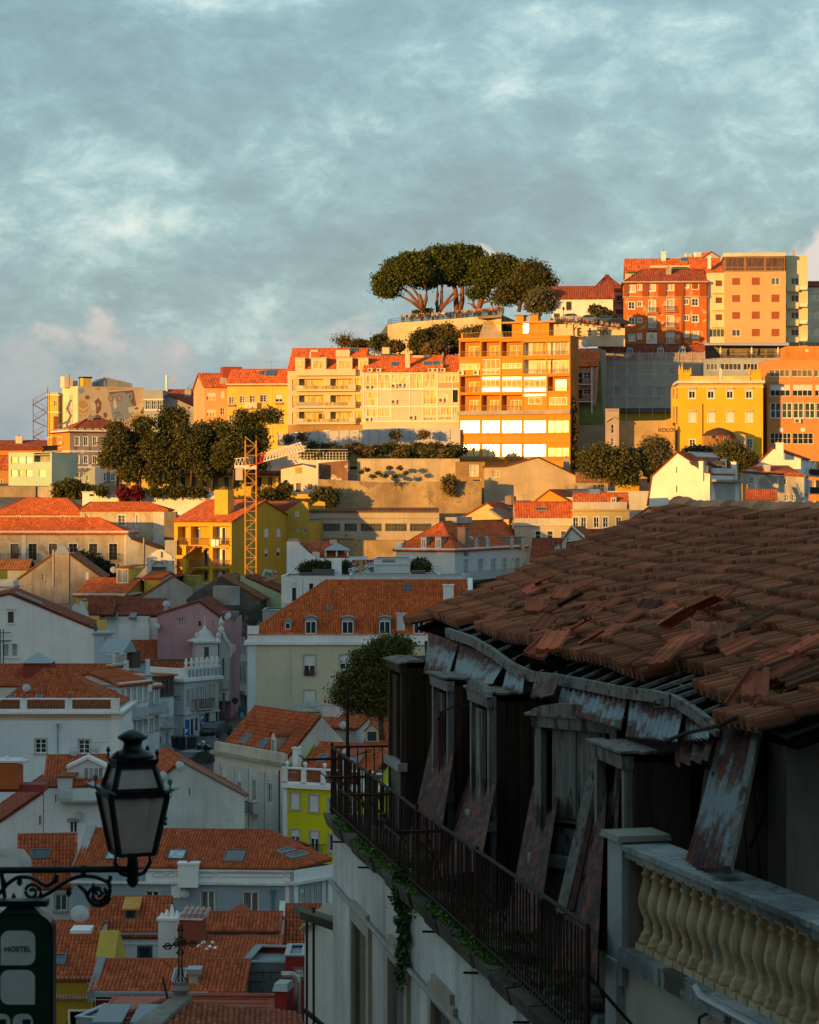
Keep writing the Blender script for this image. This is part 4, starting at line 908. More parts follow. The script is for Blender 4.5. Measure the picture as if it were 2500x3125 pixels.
b.part('roof',MB().lathe([(w2*1.08,h0-.1),(w2*.75,h0+.65),(w2*.3,h0+1.05),(.1,h0+1.2)],14,(w2,w2,0)),flat((.07,.035,.02),.9,bp=.5))
b=Bld('annex','small cream lean-to beside the garden hut',1105,1172,560,368,0,4,yb=700,wall=plaster((.60,.42,.20)),top=[(1105,545),(1172,560)]);b.done()
b=Bld('retaining_wall','shadowed terrace wall running up to the yellow villa',222,625,458,380,0,2,wall=plaster((.44,.33,.19),.15,.3),cat='wall',top=[(222,458),(560,450),(625,430)]);b.done()
b=Bld('retaining_wall','stepped lit garden wall with ramp below the villa',335,640,640,371,0,1,yb=760,wall=plaster((.58,.36,.12),.15,.3),cat='wall',top=[(335,690),(500,560),(535,495),(640,490)]);b.done()
text('KOLOS',b.e,b.F.p3(*b.F.uv(580,524),-.05),(R(90),0,0),.85,flat((.12,.05,.02)))
b=Bld('chimney_tower','slim mauve stair tower with slit windows and pointed hood',125,220,365,377,0,2,wall=plaster((.42,.34,.31),.1,.3),cat='tower');b.win(162,480,184,548,n=1);b.win(162,582,184,640,n=1);b.done();b.flat(par=.1)
b.part('hood',MB().prism([b.F.p3(*b.F.uv(x,y),-.3)for x,y in((122,452),(172,418),(222,452),(222,462),(172,430),(122,462))],(0,.4,0)),STONE)
for i in range(5):b.px('vent_slot',136+i*16,368,142+i*16,385,.02,.0,DGREY)
b=Bld('shed','tiny ochre gabled shed roof among the garden trees',208,372,690,358,0,4,wall=OCH,top=[(208,690),(322,648),(372,668)]);b.roof_prof(flat((.6,.5,.35)),tile=False);b.done()
b=Bld('house','white gable house with dark shaded balconies and iron stair',445,912,1010,330,25,11,wall=WH,top=[(445,1010),(466,872),(660,692),(905,850)])
b.win(649,800,657,846,n=0,m=0);b.win(650,942,659,992,n=0,m=0);b.px('pilaster',842,908,905,1105,.05,0,WH)
R_=b.Rt;b.recess(922,905,1128,1060,1.6,plaster((.22,.22,.23)),[(930,935,968,1055,GL,1),(1035,935,1075,1052,GL,1)],face=R_)
b.px('balcony_slab',915,895,1140,912,.9,0,CONC,face=R_);b.px('balcony_slab',918,1058,1135,1072,.9,0,WHD,face=R_)
b.roof_prof(ROOF,cw=.35,rl=.5);b.part('terrace_parapet',MB().box(b.W-.1,b.W+.15,.5,10.8,b.poly[-1][1]-.1,b.poly[-1][1]+.75),WHD)
b.skylight(800,700,920,728,k=2,pane=ZINC)
for x0,x1,y0,y1 in((866,905,765,845),(985,1022,760,850)):b.dormer(x0,y0+20,x1,y1,k=2,roof='gable',mat=flat((.05,.055,.06)),rmat=flat((.05,.05,.05)),n=2,rise=.35)
b.chimney(825,858,758,840,k=2,mat=WH);b.chimney(1068,1105,762,850,k=2,mat=WH);b.chimney(990,1025,742,790,k=2,mat=WH);b.done()
st=thing('iron_stair','outdoor iron stair with yellow posts behind the white gable house','stairs',at(1160,1110,327));o_=st.location
YP=flat((.55,.32,.02),.5)
for x,yt in((1146,925),(1183,930),(1248,930)):MB().beam(at(x,1115,327)-o_,at(x,yt,327)-o_,.12).obj('post',YP if x<1240 else flat((.3,.12,.04)),st)
f_=MB();
for(x0,y0,x1,y1)in((1120,1095,1180,985),(1180,985,1140,900),(1180,1000,1245,980)):
 f_.hexa([at(x0,y0,327)-o_,at(x1,y1,327)-o_,at(x1,y1,328)-o_,at(x0,y0,328)-o_,at(x0,y0-6,327)-o_,at(x1,y1-6,327)-o_,at(x1,y1-6,328)-o_,at(x0,y0-6,328)-o_]);f_.beam(at(x0,y0-45,327)-o_,at(x1,y1-45,327)-o_,.05)
 for i in range(6):q=i/5;f_.beam(at(x0+(x1-x0)*q,y0+(y1-y0)*q,327)-o_,at(x0+(x1-x0)*q,y0+(y1-y0)*q-45,327)-o_,.04)
f_.obj('stair_flight',flat((.08,.09,.09),.5),st)
b=Bld('house','white gabled house catching a roof shadow at the right edge',1222,1588,812,348,14,14,wall=WH,top=[(1222,812),(1380,660),(1588,735)])
R_=b.Rt
for y0 in(762,902,1055):
 for x in(1625,1698):b.win(x,y0,x+46,y0+95,face=R_,n=2,m=1)
b.roof_prof(ROOF,cw=.35,rl=.5);b.chimney(1400,1458,618,672,k=1,mat=WH,pots=2);b.done()
for y in(862,1000):b.balcony(1618,y,1790,face=R_,out=.8)
for y in(865,1005):aircon(b,1700,y,.9,face=R_)
b=Bld('house','crumbling grey house with patched plaster at the right edge',1150,1612,870,338,6,9,wall=OLDW,top=[(1150,835),(1212,815),(1380,868),(1612,872)])
b.win(1198,880,1230,924,n=2,m=1);b.win(1458,890,1480,932,n=1);b.win(1465,1005,1493,1058,n=2,m=1);b.win(1518,1005,1545,1058,n=2,m=1)
b.rg=None;b.done();b.slope([(-.2,-.3,b.poly[0][1]),(b.W+.3,-.3,b.H),(b.W-2,4.5,b.H+1.6),(2.0,4.5,b.H+1.6)],ROOF,cw=.35,rl=.5);b.px('chimney',1305,785,1360,850,-.5,1.2,OLDW)
b=Bld('house','low blue grey house with small tiled roof behind the ruin ridge',1190,1395,1040,322,8,6,wall=BLUEG);b.win(1266,1052,1304,1110,n=2);b.win(1328,1052,1364,1110,n=2);b.roof_x(975,ROOF,cw=.3,rl=.45);b.done()
b=Bld('garden_wall','bluish white garden wall beside the white gable house',136,448,982,338,0,1,wall=plaster((.50,.49,.48),.1,.3),cat='wall');b.done()
b=Bld('house','ochre gable sliver with chimney pipe below the white gable house',230,515,1180,300,18,8,wall=plaster((.62,.42,.16),.15,.3),top=[(230,1252),(445,1106),(515,1165)]);b.roof_prof(ROOF,cw=.3,rl=.45);b.part('pipe',MB().tube([b.F.p3(*b.F.uv(304,1255),1),b.F.p3(*b.F.uv(304,1182),1)],.12,6),flat((.4,.12,.05)));b.done()
def roof_yy(s,yr,mat,hf=0,hb=0,oh=.3,**kw):
 W,D,H,o=s.W,s.D,s.H,oh;zr=s.elev(yr,.4);sl=(zr-H)/(W/2);ze=H-o*sl;a=Vector((-o,-o,ze));b=Vector((W+o,-o,ze));c=Vector((W+o,D+o,ze));d=Vector((-o,D+o,ze))
 e=Vector((W/2,-o+hf,zr));f=Vector((W/2,D+o-hb,zr))
 s.slope([a,b,e],mat,bool(hf),**kw)if hf else None
 s.slope([b,c,f,e],mat,True,**kw);s.slope([d,a,e,f],mat,True,**kw)
 if hb:s.slope([c,d,f],mat,False)
 m=MB()
 for p,q in((e,f),(a,e),(b,e)):
  k=max(2,int((q-p).length/.5))
  for i in range(k):m.tube([p+(q-p)*(i/k)+Vector((0,0,.05)),p+(q-p)*((i+1.05)/k)+Vector((0,0,.05))],[.13,.11],6)
 s.part('ridge_tiles',m,mat)['kind']='stuff';s.zr=zr
Bld.roof_yy=roof_yy
T3=dict(cw=.36,rl=.5);T2=dict(cw=.28,rl=.44,hh=.1);T1=dict(cw=.25,rl=.42,hh=.105)
# palace and its neighbours
crop(0,1450)
b=Bld('palace','rear wing of the old beige palace with hipped red roof',-60,618,288,352,0,11,wall=BEIGE);b.wins((140,475),305,330,24,n=2,m=0,sur=FR);b.roof_x(178,ROOFO,hl=4,hr=3,**T3);b.done()
b=Bld('palace','tall beige palace side wing with flaking plaster and two shuttered windows',600,1252,262,349,0,9,wall=BEIGE,side=WHD)
b.win(640,292,668,320);b.win(890,300,942,378,n=2,m=2,sur=FR);b.win(1025,298,1038,386,n=1,sur=FR);b.win(1186,296,1214,386,n=2,m=2,sur=FR);b.win(1186,502,1214,558,n=2,m=1,sur=FR)
b.px('corner_strip',1155,262,1252,690,.04,0,WHD);b.roof_x(206,ROOFO,hr=3,hl=1,**T3);b.done()
b=Bld('palace','long beige palace front with tall brown casement windows',-80,952,428,338,2,8,wall=BEIGE,side=GREYW)
BR_=flat((.16,.10,.07),.7)
for x in(-40,110,246,400,550,702,852):b.win(x-31,515,x+31,638,n=2,m=3,frame=BR_,sur=FR)
for x in(-40,110,246,702,852):b.balcony(x-48,640,x+48,out=.5)
b.win(952,515,968,620,face=b.Rt,n=1,frame=BR_)if False else None
b.ring('cornice',418,436,.3,WHD);b.px('pilaster',165,436,198,760,.06,0,WHD);b.px('pilaster',935,436,955,760,.06,0,WHD)
b.roof_x(325,ROOFO,hr=4.5,oh=.5,**T3);b.done()
for x,c in((158,(.05,.18,.07)),(530,(.35,.02,.02))):
 fl=b.part('flagpole',MB().tube([b.F.p3(*b.F.uv(x,640),-.6),b.F.p3(*b.F.uv(x+3,515),-1.6)],.03,5),FR);b.part('flag',MB().prism([b.F.p3(*b.F.uv(x-8,545),-1.2),b.F.p3(*b.F.uv(x+8,540),-1.2),b.F.p3(*b.F.uv(x+6,600),-1.0),b.F.p3(*b.F.uv(x-6,610),-1.0)],(0,.02,0)),flat(c,.8),fl)
b=Bld('lean_to','grey lean-to with patched tile roof beside the palace',950,1190,520,334,3,6,wall=GREYW,top=[(950,440),(985,480),(1190,552)]);b.roof_prof(ROOFB,skip=(0,),**T3);b.part('drainpipe',MB().tube([b.F.p3(*b.F.uv(1080,690),-.1),b.F.p3(*b.F.uv(1083,470),-.1)],.09,6),GREYW);b.done()
b=Bld('gateway','weathered white baroque gateway with rounded pediment',1105,1305,640,326,0,1.2,wall=WHD,cat='gate',top=[(1105,640),(1108,612),(1150,585),(1180,562),(1210,558),(1240,572),(1290,605),(1305,640)])
b.win(1142,690,1250,730,n=3,m=0,frame=BROWNM,name='gate_leaf');m=MB();a_=[]
for i in range(11):t_=math.pi*i/10;a_.append((1196-60*math.cos(t_),690-50*math.sin(t_)))
for(x0,y0),(x1,y1)in zip(a_,a_[1:]):m.beam(b.F.p3(*b.F.uv(x0,y0),-.12),b.F.p3(*b.F.uv(x1,y1),-.12),.35,.3)
b.part('arch',m,WHD);b.px('column',1110,620,1140,740,.25,0,WHD);b.px('column',1262,620,1298,740,.25,0,WHD);b.ring('cornice',632,642,.2,WHD);b.px('keystone',1180,575,1212,620,.3,0,WHD);b.done()
b=Bld('garden_wall','dark mossy wall between palace and ochre flats',1235,1325,275,341,0,2,wall=DGREY,cat='wall');b.done()
b=Bld('garden_wall','low wall with drainpipes under the white retaining wall',1240,1330,490,333,0,2,wall=GREYW,cat='wall');b.done()
OC2=plaster((.66,.37,.03),.05,.08)
b=Bld('apartment_building','ochre flats with stacked balconies and an outside brick stair',1310,1742,342,334,25,19,wall=OC2,side=plaster((.52,.32,.04),.06,.15))
for j,(y0,y1)in enumerate(((386,524),(548,690),(712,800))):
 b.recess(1338,y0,1418,y1,1.4,OC2,[(1378,y0+14,1412,min(y1,y0+100),FR if j else GL,1)])
 b.recess(1436,y0,1572,y1,1.4,OC2,[(1440,y0+16,1470,y0+96,flat((.05,.10,.25)),1)]if j==0 else[(1500,y0+10,1530,y1-2,GL,1)])
 b.recess(1600,y0,1728,y1,1.4,plaster((.62,.40,.16),.05,.1),[(1606,y0+8,1632,y1-4,FR,1),(1636,y0+8,1662,y1-4,GL,1),(1702,y0+4,1728,y1-4,FR,1)])
 if j<2:
  for x0,x1 in((1338,1414),(1432,1575),(1600,1730)):b.balcony(x0,y1,x1,out=.25,rh=1.0,slab=OC2,rail=flat((.22,.12,.06)))
b.px('laundry',1602,482,1632,535,.5,-.47,flat((.75,.74,.72)));b.px('laundry',1636,484,1660,532,.5,-.47,flat((.72,.71,.70)))
sf=MB()
for(x0,y0,x1,y1)in((1440,590,1500,525),(1440,745,1500,690)):
 for i in range(9):f=i/9;xa=x0+(x1-x0)*f;ya=y0+(y1-y0)*f;u,v=b.F.uv(xa,ya);sf.box(u,u+.22,-1.4,-.4,v-.25,v)
b.part('outside_stair',sf,flat((.42,.16,.06)));b.px('stair_pillar',1412,530,1440,800,1.5,-.6,OC2);b.px('stair_landing',1368,600,1440,626,1.5,-.4,OC2)
crop(600,1450)
for x0,x1,y0,y1 in((510,544,402,468),(602,635,402,466),(512,538,556,625),(604,632,546,614),(586,606,714,756)):b.win(x0,y0,x1,y1,face=b.Rt,n=1,m=0,blind=1 if y0<500 else .5,sur=None,frame=FR)
crop(0,1450)
b.roof_x(188,ROOF,oh=.25,**T3);b.done();b.part('chimney',MB().box(5.0,7.1,2.6,4.4,b.H,b.H+4.3),plaster((.66,.40,.06),.05,.1));b.part('chimney_pot',MB().lathe([(.7,0),(.8,.1),(.5,.3),(.1,.5)],8,(6,3.5,b.H+4.3)),flat((.25,.09,.05)))
b.px('ground_wall',1310,800,1480,860,.6,0,OC2)
crop(600,1450)
b.skylight(200,242,228,256);b.skylight(282,238,312,252);b.skylight(372,236,398,250)
b=Bld('house','olive gable house behind the ochre flats',628,850,262,345,12,10,wall=plaster((.46,.30,.05),.1,.2),top=[(628,300),(790,195),(838,205),(850,350)])
b.win(750,280,764,304,n=1,sur=FR);b.win(752,400,776,425,n=2);b.win(805,400,826,432,n=1);b.done()
b.slope([(-9.5,.3,b.poly[0][1]-.3),(0.1,.3,b.poly[0][1]-.3),(b.poly[1][0],.3,b.poly[1][1]),(b.poly[1][0]-8.0,4,b.poly[1][1])],ROOF,**T3);dish(b,612,292,1.0,face=b.F)
c0=at(405,760,318);cr=thing('tower_crane','yellow lattice crane with raised white and red jib','crane',c0)
YC=flat((.55,.25,.015),.5);WC=flat((.66,.60,.52),.5);RC=flat((.40,.03,.02),.5)
def cp(x,y,dz=0):return at(x,y,318+dz)-c0
xl,xr=366,448;m=MB();yb_,yt_=900,-260;rr_=1.35
for x in(xl,xr):
 for dz in(0,1.8):m.beam(cp(x,yb_,dz),cp(x,yt_,dz),.16)
y=yb_;fl=0
while y>yt_+20:
 y2=y-70
 for dz in(0,1.8):m.beam(cp(xl if fl else xr,y,dz),cp(xr if fl else xl,y2,dz),.08);m.beam(cp(xl,y,dz),cp(xr,y,dz),.07)
 m.beam(cp(xl,y,0),cp(xl,y2,1.8),.07).beam(cp(xr,y,0),cp(xr,y2,1.8),.07);y=y2;fl=1-fl
m.obj('mast',YC,cr)
MB().beam(cp(412,900,.9),cp(408,290,.9),.18).obj('ladder',flat((.6,.5,.3)),cr)
crop(600,950)
m=MB();a0,a1=cp(520,1065),cp(785,985);up=Vector((0,0,1.3));b0,b1=cp(500,1130),cp(815,1045)
def lattice(mb,p0,p1,q0,q1,n,w):
 for dz in(0,1.3):
  d_=Vector((0,dz,0));mb.beam(q0+d_,q1+d_,w)
  for i in range(n):A_=q0+(q1-q0)*(i/n)+d_;B_=p0+(p1-p0)*((i+.5)/n)+Vector((0,.65,0));C_=q0+(q1-q0)*((i+1)/n)+d_;mb.beam(A_,B_,w*.6).beam(B_,C_,w*.6)
 mb.beam(p0+Vector((0,.65,0)),p1+Vector((0,.65,0)),w)
lattice(m,a0,a1,b0,b1,13,.16);m.obj('jib',WC,cr)
m=MB();lattice(m,cp(400,1100),cp(518,1066),cp(400,1165),cp(505,1130),4,.2);m.obj('jib_root',RC,cr)
m=MB();m.box(*(lambda p,q:(p.x,q.x,-.2,1.8,p.z,q.z))(cp(285,1180),cp(400,1160)));lattice(m,cp(285,1110),cp(400,1095),cp(285,1160),cp(400,1160),4,.1);m.obj('counter_jib',WC,cr)
MB().box(*(lambda p,q:(p.x,q.x,0,1.6,p.z,q.z))(cp(293,1270),cp(347,1178))).obj('counterweight',flat((.48,.42,.38),.7),cr);MB().box(*(lambda p,q:(p.x,q.x,-.1,1.9,p.z,q.z))(cp(355,1188),cp(450,1160))).obj('slewing_ring',WC,cr);MB().box(*(lambda p,q:(p.x,q.x,-.4,1.2,p.z,q.z))(cp(400,1145),cp(430,1090))).obj('cab',flat((.05,.08,.12),.3),cr)
b=Bld('house','small white house with crumbling top edge beside the crane jib',635,915,1178,374,2,6,yb=1375,wall=plaster((.70,.60,.46),.06,.2),top=[(635,1182),(740,1160),(795,1150),(900,1182),(900,1145),(915,1145)])
b.win(662,1268,686,1328,n=1,frame=BROWNM);b.win(702,1300,732,1350,n=2,frame=BROWNM);b.win(750,1292,785,1358,n=1,m=0,frame=BROWNM,pane=DGREY);b.win(836,1294,875,1344,n=1,m=0,pane=plaster((.36,.22,.09)))
b.px('tile_panel',742,1172,790,1220,.05,0,plaster((.55,.38,.12)));b.roof_prof(ROOFB,skip=(2,3,4),**T3);b.done()
b=Bld('house','rust red gable ruin with faded paint behind the white house',915,1138,1140,376,2,1,yb=1400,wall=plaster((.26,.13,.08),.2,.3,peel=(.55,.48,.40)),top=[(915,1140),(1138,1120)]);b.done()
b=Bld('terrace_building','low white terrace with metal fence above the red gable ruin',500,1138,1118,380,2,5,yb=1200,wall=WHD);b.done();fr_=MB()
for i in range(26):x=520+i*24;p=b.F.p3(*b.F.uv(x,1118),.2);h=b.hz(p,1060 if i>15 else 1070)-p.z;fr_.box(p.x-.035,p.x+.035,.2,.27,p.z-.1,p.z+h)
for k in range(4):fr_.box(b.F.uv(640,1118)[0],b.W,.21,.25,b.H+.3+k*.45,b.H+.34+k*.45)
b.part('railing',fr_,FR)
# workshop under the stone wall
crop(600,1450)
b=Bld('workshop','long low grey workshop with a strip of metal windows',845,1825,276,352,0,7,wall=plaster((.44,.37,.29),.12,.3))
for x0,x1 in((890,1078),(1112,1206),(1234,1393),(1420,1582),(1606,1768)):b.win(x0,364,x1,422,n=int((x1-x0)/22),m=1,frame=flat((.12,.11,.10)),pane=glassmat((.08,.075,.06),.2))
b.px('ledge',845,318,1825,328,.15,0,CONC);b.px('brick_patch',890,475,1180,500,.03,0,flat((.34,.11,.05)));b.part('vent',MB().tube([b.F.p3(*b.F.uv(1126,452),-.1),b.F.p3(*b.F.uv(1126,452),.1)],.16,8),DGREY)
b.done();m=MB()
for i in range(56):u=b.W*(i+.5)/56;m.tube([(u,-.25,b.H+.05),(u,5,b.H+.5)],.16,6)
b.part('tile_edge',m,ROOFB)['kind']='stuff'
b=Bld('retaining_wall','old brick and earth wall beneath the workshop',845,1560,490,350,0,2,wall=STONEW,cat='wall');b.done()
# white modern house with roof garden
b=Bld('house','white house side wall with red roof and grey roof pavilion',678,1280,508,285,0,7,wall=WH,top=[(678,500),(735,500),(905,625),(1280,622)])
b.done();b.slope([(b.F.uv(905,500)[0],.5,b.poly[2][1]-.1),(b.F.uv(1150,600)[0],.5,b.poly[2][1]-.1),(b.F.uv(1030,505)[0],4,b.hz(Vector((3,4,0)),506)),(b.F.uv(765,505)[0],4,b.hz(Vector((3,4,0)),506))],ROOF,**T3)
b.px('chimney',690,480,762,500,-.5,1.2,CONC);b.px('chimney',995,490,1048,525,-3,4,CONC);b.px('knee_wall',870,578,925,625,-.2,.5,CREAM)
pv=MB();z0=b.hz(Vector((4,0,0)),612);z1=b.hz(Vector((4,0,0)),566);u0,u1=b.F.uv(950,600)[0],b.F.uv(1155,600)[0]
for u in(u0+.3,(u0+u1)/2,u1-.3):pv.box(u-.08,u+.08,.4,.56,z0,z1)
b.part('pavilion_post',pv,FR);b.part('pavilion_roof',MB().add([(u0,.2,z1),(u1,.2,z1),(u1,3,z1),(u0,3,z1),((u0+u1)/2,1.6,z1+.9)],[(0,1,4),(1,2,4),(2,3,4),(3,0,4),(0,3,2,1)]),BLUEG)
b=Bld('house','white modern flat house with deep slit windows and roof garden',638,1352,762,272,2,9,wall=WH)
for x in(734,863,994):b.win(x-15,815,x+15,948,n=2,m=0,frame=DARKMETAL)
b.win(718,985,748,1002);b.px('corner_panel',1070,798,1115,812,.02,0,GREYW)
for x in(800,930):b.px('panel_joint',x-2,775,x+2,960,.02,0,GREYW)
b.px('ledge',638,958,1352,972,.1,0,WHD)
b.done();b.flat(par=.15)
for q in((770,732,868,762,.4),(868,708,1030,762,.6)):b.px('planter',q[0],q[1],q[2],q[3],-q[4],q[4]+1.2,flat((.09,.085,.08)))
b.px('roof_block',1008,635,1082,762,-1.5,4.5,WH);b.px('dark_bay',1082,660,1166,752,-3,3.3,DGREY)
sb=b.px('painted_board',1166,638,1328,752,-1.2,1.3,flat((.10,.11,.12)));cols_=[(.45,.03,.03),(.05,.22,.30),(.30,.08,.30),(.06,.25,.10),(.5,.25,.03),(.30,.30,.34)]
rr=random.Random(5)
for i in range(46):
 x=rr.uniform(1168,1312);y=rr.uniform(640,738);pts_=[b.F.p3(*b.F.uv(x+rr.uniform(5,16)*math.cos(a),y+rr.uniform(5,13)*math.sin(a),1.2),1.19-.0006*i)for a in np.linspace(0,6.28,7)[:-1]]
 MB().prism(pts_,(0,.0004,0)).obj('paint_patch',flat(cols_[i%6],.6),sb)
tx=text('CENSORED',sb,b.F.p3(*b.F.uv(1243,695,1.1),1.12),(R(90),R(-14),0),.62,flat((.75,.74,.72),.6))
b.px('leaning_board',1222,640,1248,752,-.95,1.05,flat((.45,.24,.08)))
b.px('roof_lantern',1205,770,1350,800,-.2,2.0,CREAM);q=b.F.p3(*b.F.uv(1278,775),1);b.part('lantern_cap',MB().lathe([(1.1,0),(.9,.35),(.25,.95),(.02,1.15)],8,q),ZINC)
b=Bld('house','pale blue flat roofed annex beside the painted board',1328,1606,632,276,2,8,wall=plaster((.62,.64,.64),.08,.2));b.win(1398,634,1496,662,n=2,m=0);b.ring('ledge',668,676,.08,WHD);b.done();b.flat(par=.1)
b=Bld('terrace_wall','long low white parapet of the roof terrace behind the big red roof',1150,1830,752,262,0,6,wall=plaster((.60,.60,.58),.12,.3),cat='wall',yb=860);b.done();b.flat(par=.1)
for x0,x1 in((1618,1725),):b.px('planter',x0,722,x1,752,-2,3.2,flat((.09,.085,.08)))
crop(1150,1450)
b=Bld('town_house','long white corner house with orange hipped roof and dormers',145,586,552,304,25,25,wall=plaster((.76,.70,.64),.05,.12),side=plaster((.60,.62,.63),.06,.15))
for x,y0 in((672,632),(782,628),(878,625),(960,622),(1060,620),(1142,618)):b.win(x-18,y0,x+18,y0+112,face=b.Rt,n=2,m=2,pane=glassmat((.28,.28,.27),.1))
for x in(786,690):b.win(x-18,818,x+18,872,face=b.Rt,n=2,m=1)
b.balcony(650,780,985,face=b.Rt,out=1.0,slab=WHD,rail=flat((.5,.5,.5)))
b.roof_yy(350,ROOFO,hf=5.5,**T3)
for x0,x1,k,c in((330,375,0,CREAM),(438,486,0,CREAM),(728,778,1,YEL),(816,864,1,BLUEG),(998,1044,1,BLUEG),(1078,1126,1,BLUEG)):b.dormer(x0,468,x1,548,k=k,mat=plaster((.62,.58,.52)),cheek=plaster((.34,.27,.22)),rmat=GREYROOF,n=2,pane=glassmat((.3,.3,.28),.1),wf=.75)
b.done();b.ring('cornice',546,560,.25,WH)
b.px('parapet_pier',145,508,185,552,.1,.6,WH);b.chimney(620,682,392,530,k=1,mat=plaster((.26,.20,.16)),d=1.2);b.chimney(1098,1140,385,440,k=1,mat=CREAM,d=1);b.part('ridge_box',MB().box(b.W/2-.8,b.W/2+.8,8,13,b.zr-.2,b.zr+.6),GREYW)
dish(b,1010,632,.3,face=b.Rt)
b=Bld('stair_block','pale lower terrace block with plants in front of the long white house',-10,655,752,296,2,4,wall=plaster((.60,.60,.58),.1,.25));b.done();b.flat(par=.1);b.px('planter',258,722,382,752,-.3,1.3,flat((.09,.085,.08)));b.px('utility_box',422,678,486,752,-.5,1.3,WH)
b=Bld('house','sunlit peach gable house with sheet skylight on its roof',600,992,330,330,14,13,wall=plaster((.64,.46,.22),.08,.2),top=[(600,342),(832,210),(992,325)])
b.roof_prof(ROOF,**T3);b.skylight(940,252,1050,325,k=1,pane=flat((.20,.09,.06)));b.skylight(1000,250,1050,278,k=1);b.skylight(980,197,1150,228,k=1,pane=ZINC);b.part('water_tank',MB().lathe([(.8,0),(.8,1.1),(.3,1.3)],10,(b.poly[1][0]+2,6,b.poly[1][1]-.2)),flat((.25,.17,.11)));b.done()
b=Bld('house','cream terrace row with scalloped parapet and three sash windows',1038,1484,378,322,0,8,wall=CREAM);b.wins((1212,1305,1406),420,482,42,n=1,m=1,sur=FR,frame=FR);b.ring('cornice',368,380,.25,WHD);b.px('parapet',1038,325,1484,368,.05,.2,plaster((.58,.52,.44)));b.roof_x(205,ROOF,oh=0,**T3);b.skylight(1195,250,1275,265);b.px('roof_light',1262,262,1330,320,-3,3.4,WH);b.done();antenna(b,1110,150,215,k=0)
b=Bld('house','vivid orange gable house in evening sun',1168,1482,216,334,16,12,wall=plaster((.70,.27,.03),.05,.1),side=CREAM,top=[(1168,216),(1300,112),(1482,212)]);b.roof_prof(ROOF,**T3);b.skylight(1480,112,1680,140,k=1,pane=ZINC);b.dormer(1480,172,1522,210,k=1,mat=CREAM,n=2);b.done()
crop(1800,1100)
b=Bld('town_house','cream yellow house with curved parapet and three sash windows',-125,298,1128,318,3,9,wall=plaster((.60,.46,.20),.06,.15),top=[(-125,1128),(-62,1128),(-40,1105),(-10,1105),(20,1130),(165,1130),(195,1112),(240,1112),(265,1128),(298,1128)])
b.wins((-105,-45,50,119,218),1178,1256,38,n=2,m=1,sur=FR);b.ring('cornice',1122,1134,.25,plaster((.46,.34,.14)));b.px('parapet',-125,1065,280,1122,-.05,.25,plaster((.55,.50,.44)))
b.roof_x(1000,ROOF,oh=0,**T3);b.dormer(160,1032,200,1068,mat=WHD);b.done();b.skylight(0,975,70,1002,pane=ZINC)
crop(1150,1450)
b=Bld('house','low tiled house with tiny white dormer behind the ruin roof',1160,1485,640,296,8,8,wall=GREYW);b.roof_x(480,ROOFD,oh=.2,**T3);b.dormer(1340,545,1378,600,mat=WHD,n=1,roof='gable',rise=.3);b.done()
b=Bld('house','rough grey stone gable house behind the ruin roof',1395,1605,470,292,16,7,wall=OLDW,top=[(1395,488),(1465,395),(1605,520)]);b.win(1426,468,1446,502,n=1);b.win(1558,485,1582,520,n=1);b.roof_prof(ROOF,**T3);b.done();b.part('verge',MB().prism([b.F.p3(u,v+.1,-.15)for u,v in b.poly]+[b.F.p3(u,v+.35,-.15)for u,v in reversed(b.poly)],(0,.4,0)),WHD)
b=Bld('house','red roofed house with dark dormer peeping over the ruin',1590,2000,560,300,4,8,wall=WHD);b.roof_x(415,ROOFD,**T3);b.dormer(1685,445,1725,495,mat=DGREY,rmat=DGREY,roof='gable',rise=.3,n=2,m=1);b.done()
# old houses left of the middle
crop(0,1450)
b=Bld('ruined_house','blackened stone gable house with tall chimney',95,768,780,300,-4,12,wall=plaster((.33,.29,.26),.3,.7),top=[(95,790),(130,786),(392,598),(530,600),(768,772)])
b.win(318,735,334,790,n=1);b.win(640,728,668,785,n=1,blind=1,bm=WHD);b.roof_prof(ROOFB,skip=(0,2),**T3);b.px('chimney',412,590,520,640,.15,1.5,plaster((.34,.29,.25),.3,.6));b.px('chimney',412,640,520,965,.15,0,plaster((.34,.29,.25),.3,.6))
b.part('chimney_cap',MB().taper(b.F.uv(466,600)[0],.6,b.hz(Vector((6,0,0)),590),b.hz(Vector((6,0,0)),528),1.0,.9,.3,.3),ZINC);b.part('drainpipe',MB().tube([b.F.p3(*b.F.uv(402,840),-.15),b.F.p3(*b.F.uv(402,560),-.15)],.11,6),GREYW);b.done()
b=Bld('shed','green planked shed under a mossy tiled roof',-60,205,700,304,0,5,wall=BLUEG);b.px('green_panel',-60,690,55,780,.04,0,plaster((.12,.17,.06)));b.win(5,735,35,785,n=1,frame=flat((.4,.1,.04)));b.roof_x(638,ROOFB,**T3);b.done()
b=Bld('garden_wall','pale parapet with thick lip left of the blackened gable',-60,100,795,285,0,4,wall=WHD,cat='wall');b.ring('lip',835,850,.15,CONC);b.done()
b=Bld('house','mustard yellow house with tall roof dormer',573,925,902,288,14,11,wall=plaster((.62,.44,.10),.08,.15),side=plaster((.50,.36,.06),.08,.2))
for x0,x1 in((618,655),(714,760),(806,850)):b.win(x0,918,x1,960,blind=.4)
b.roof_x(778,ROOFO,oh=.35,**T3);b.dormer(872,700,972,815,mat=plaster((.66,.47,.08)),rmat=ROOFO,pane=glassmat((.40,.38,.33),.1),roof='shed',rise=.2,wf=.85,hf=.85);b.done();b.ring('cornice',888,902,.3,WHD);aircon(b,768,940,.8);dish(b,858,735,.9,k=0)
b=Bld('house','yellow upper house with pale gable and orange roof',1085,1205,772,292,8,9,wall=plaster((.66,.47,.08),.06,.1),side=plaster((.50,.52,.52)));b.roof_x(728,ROOFO,**T3);b.done()
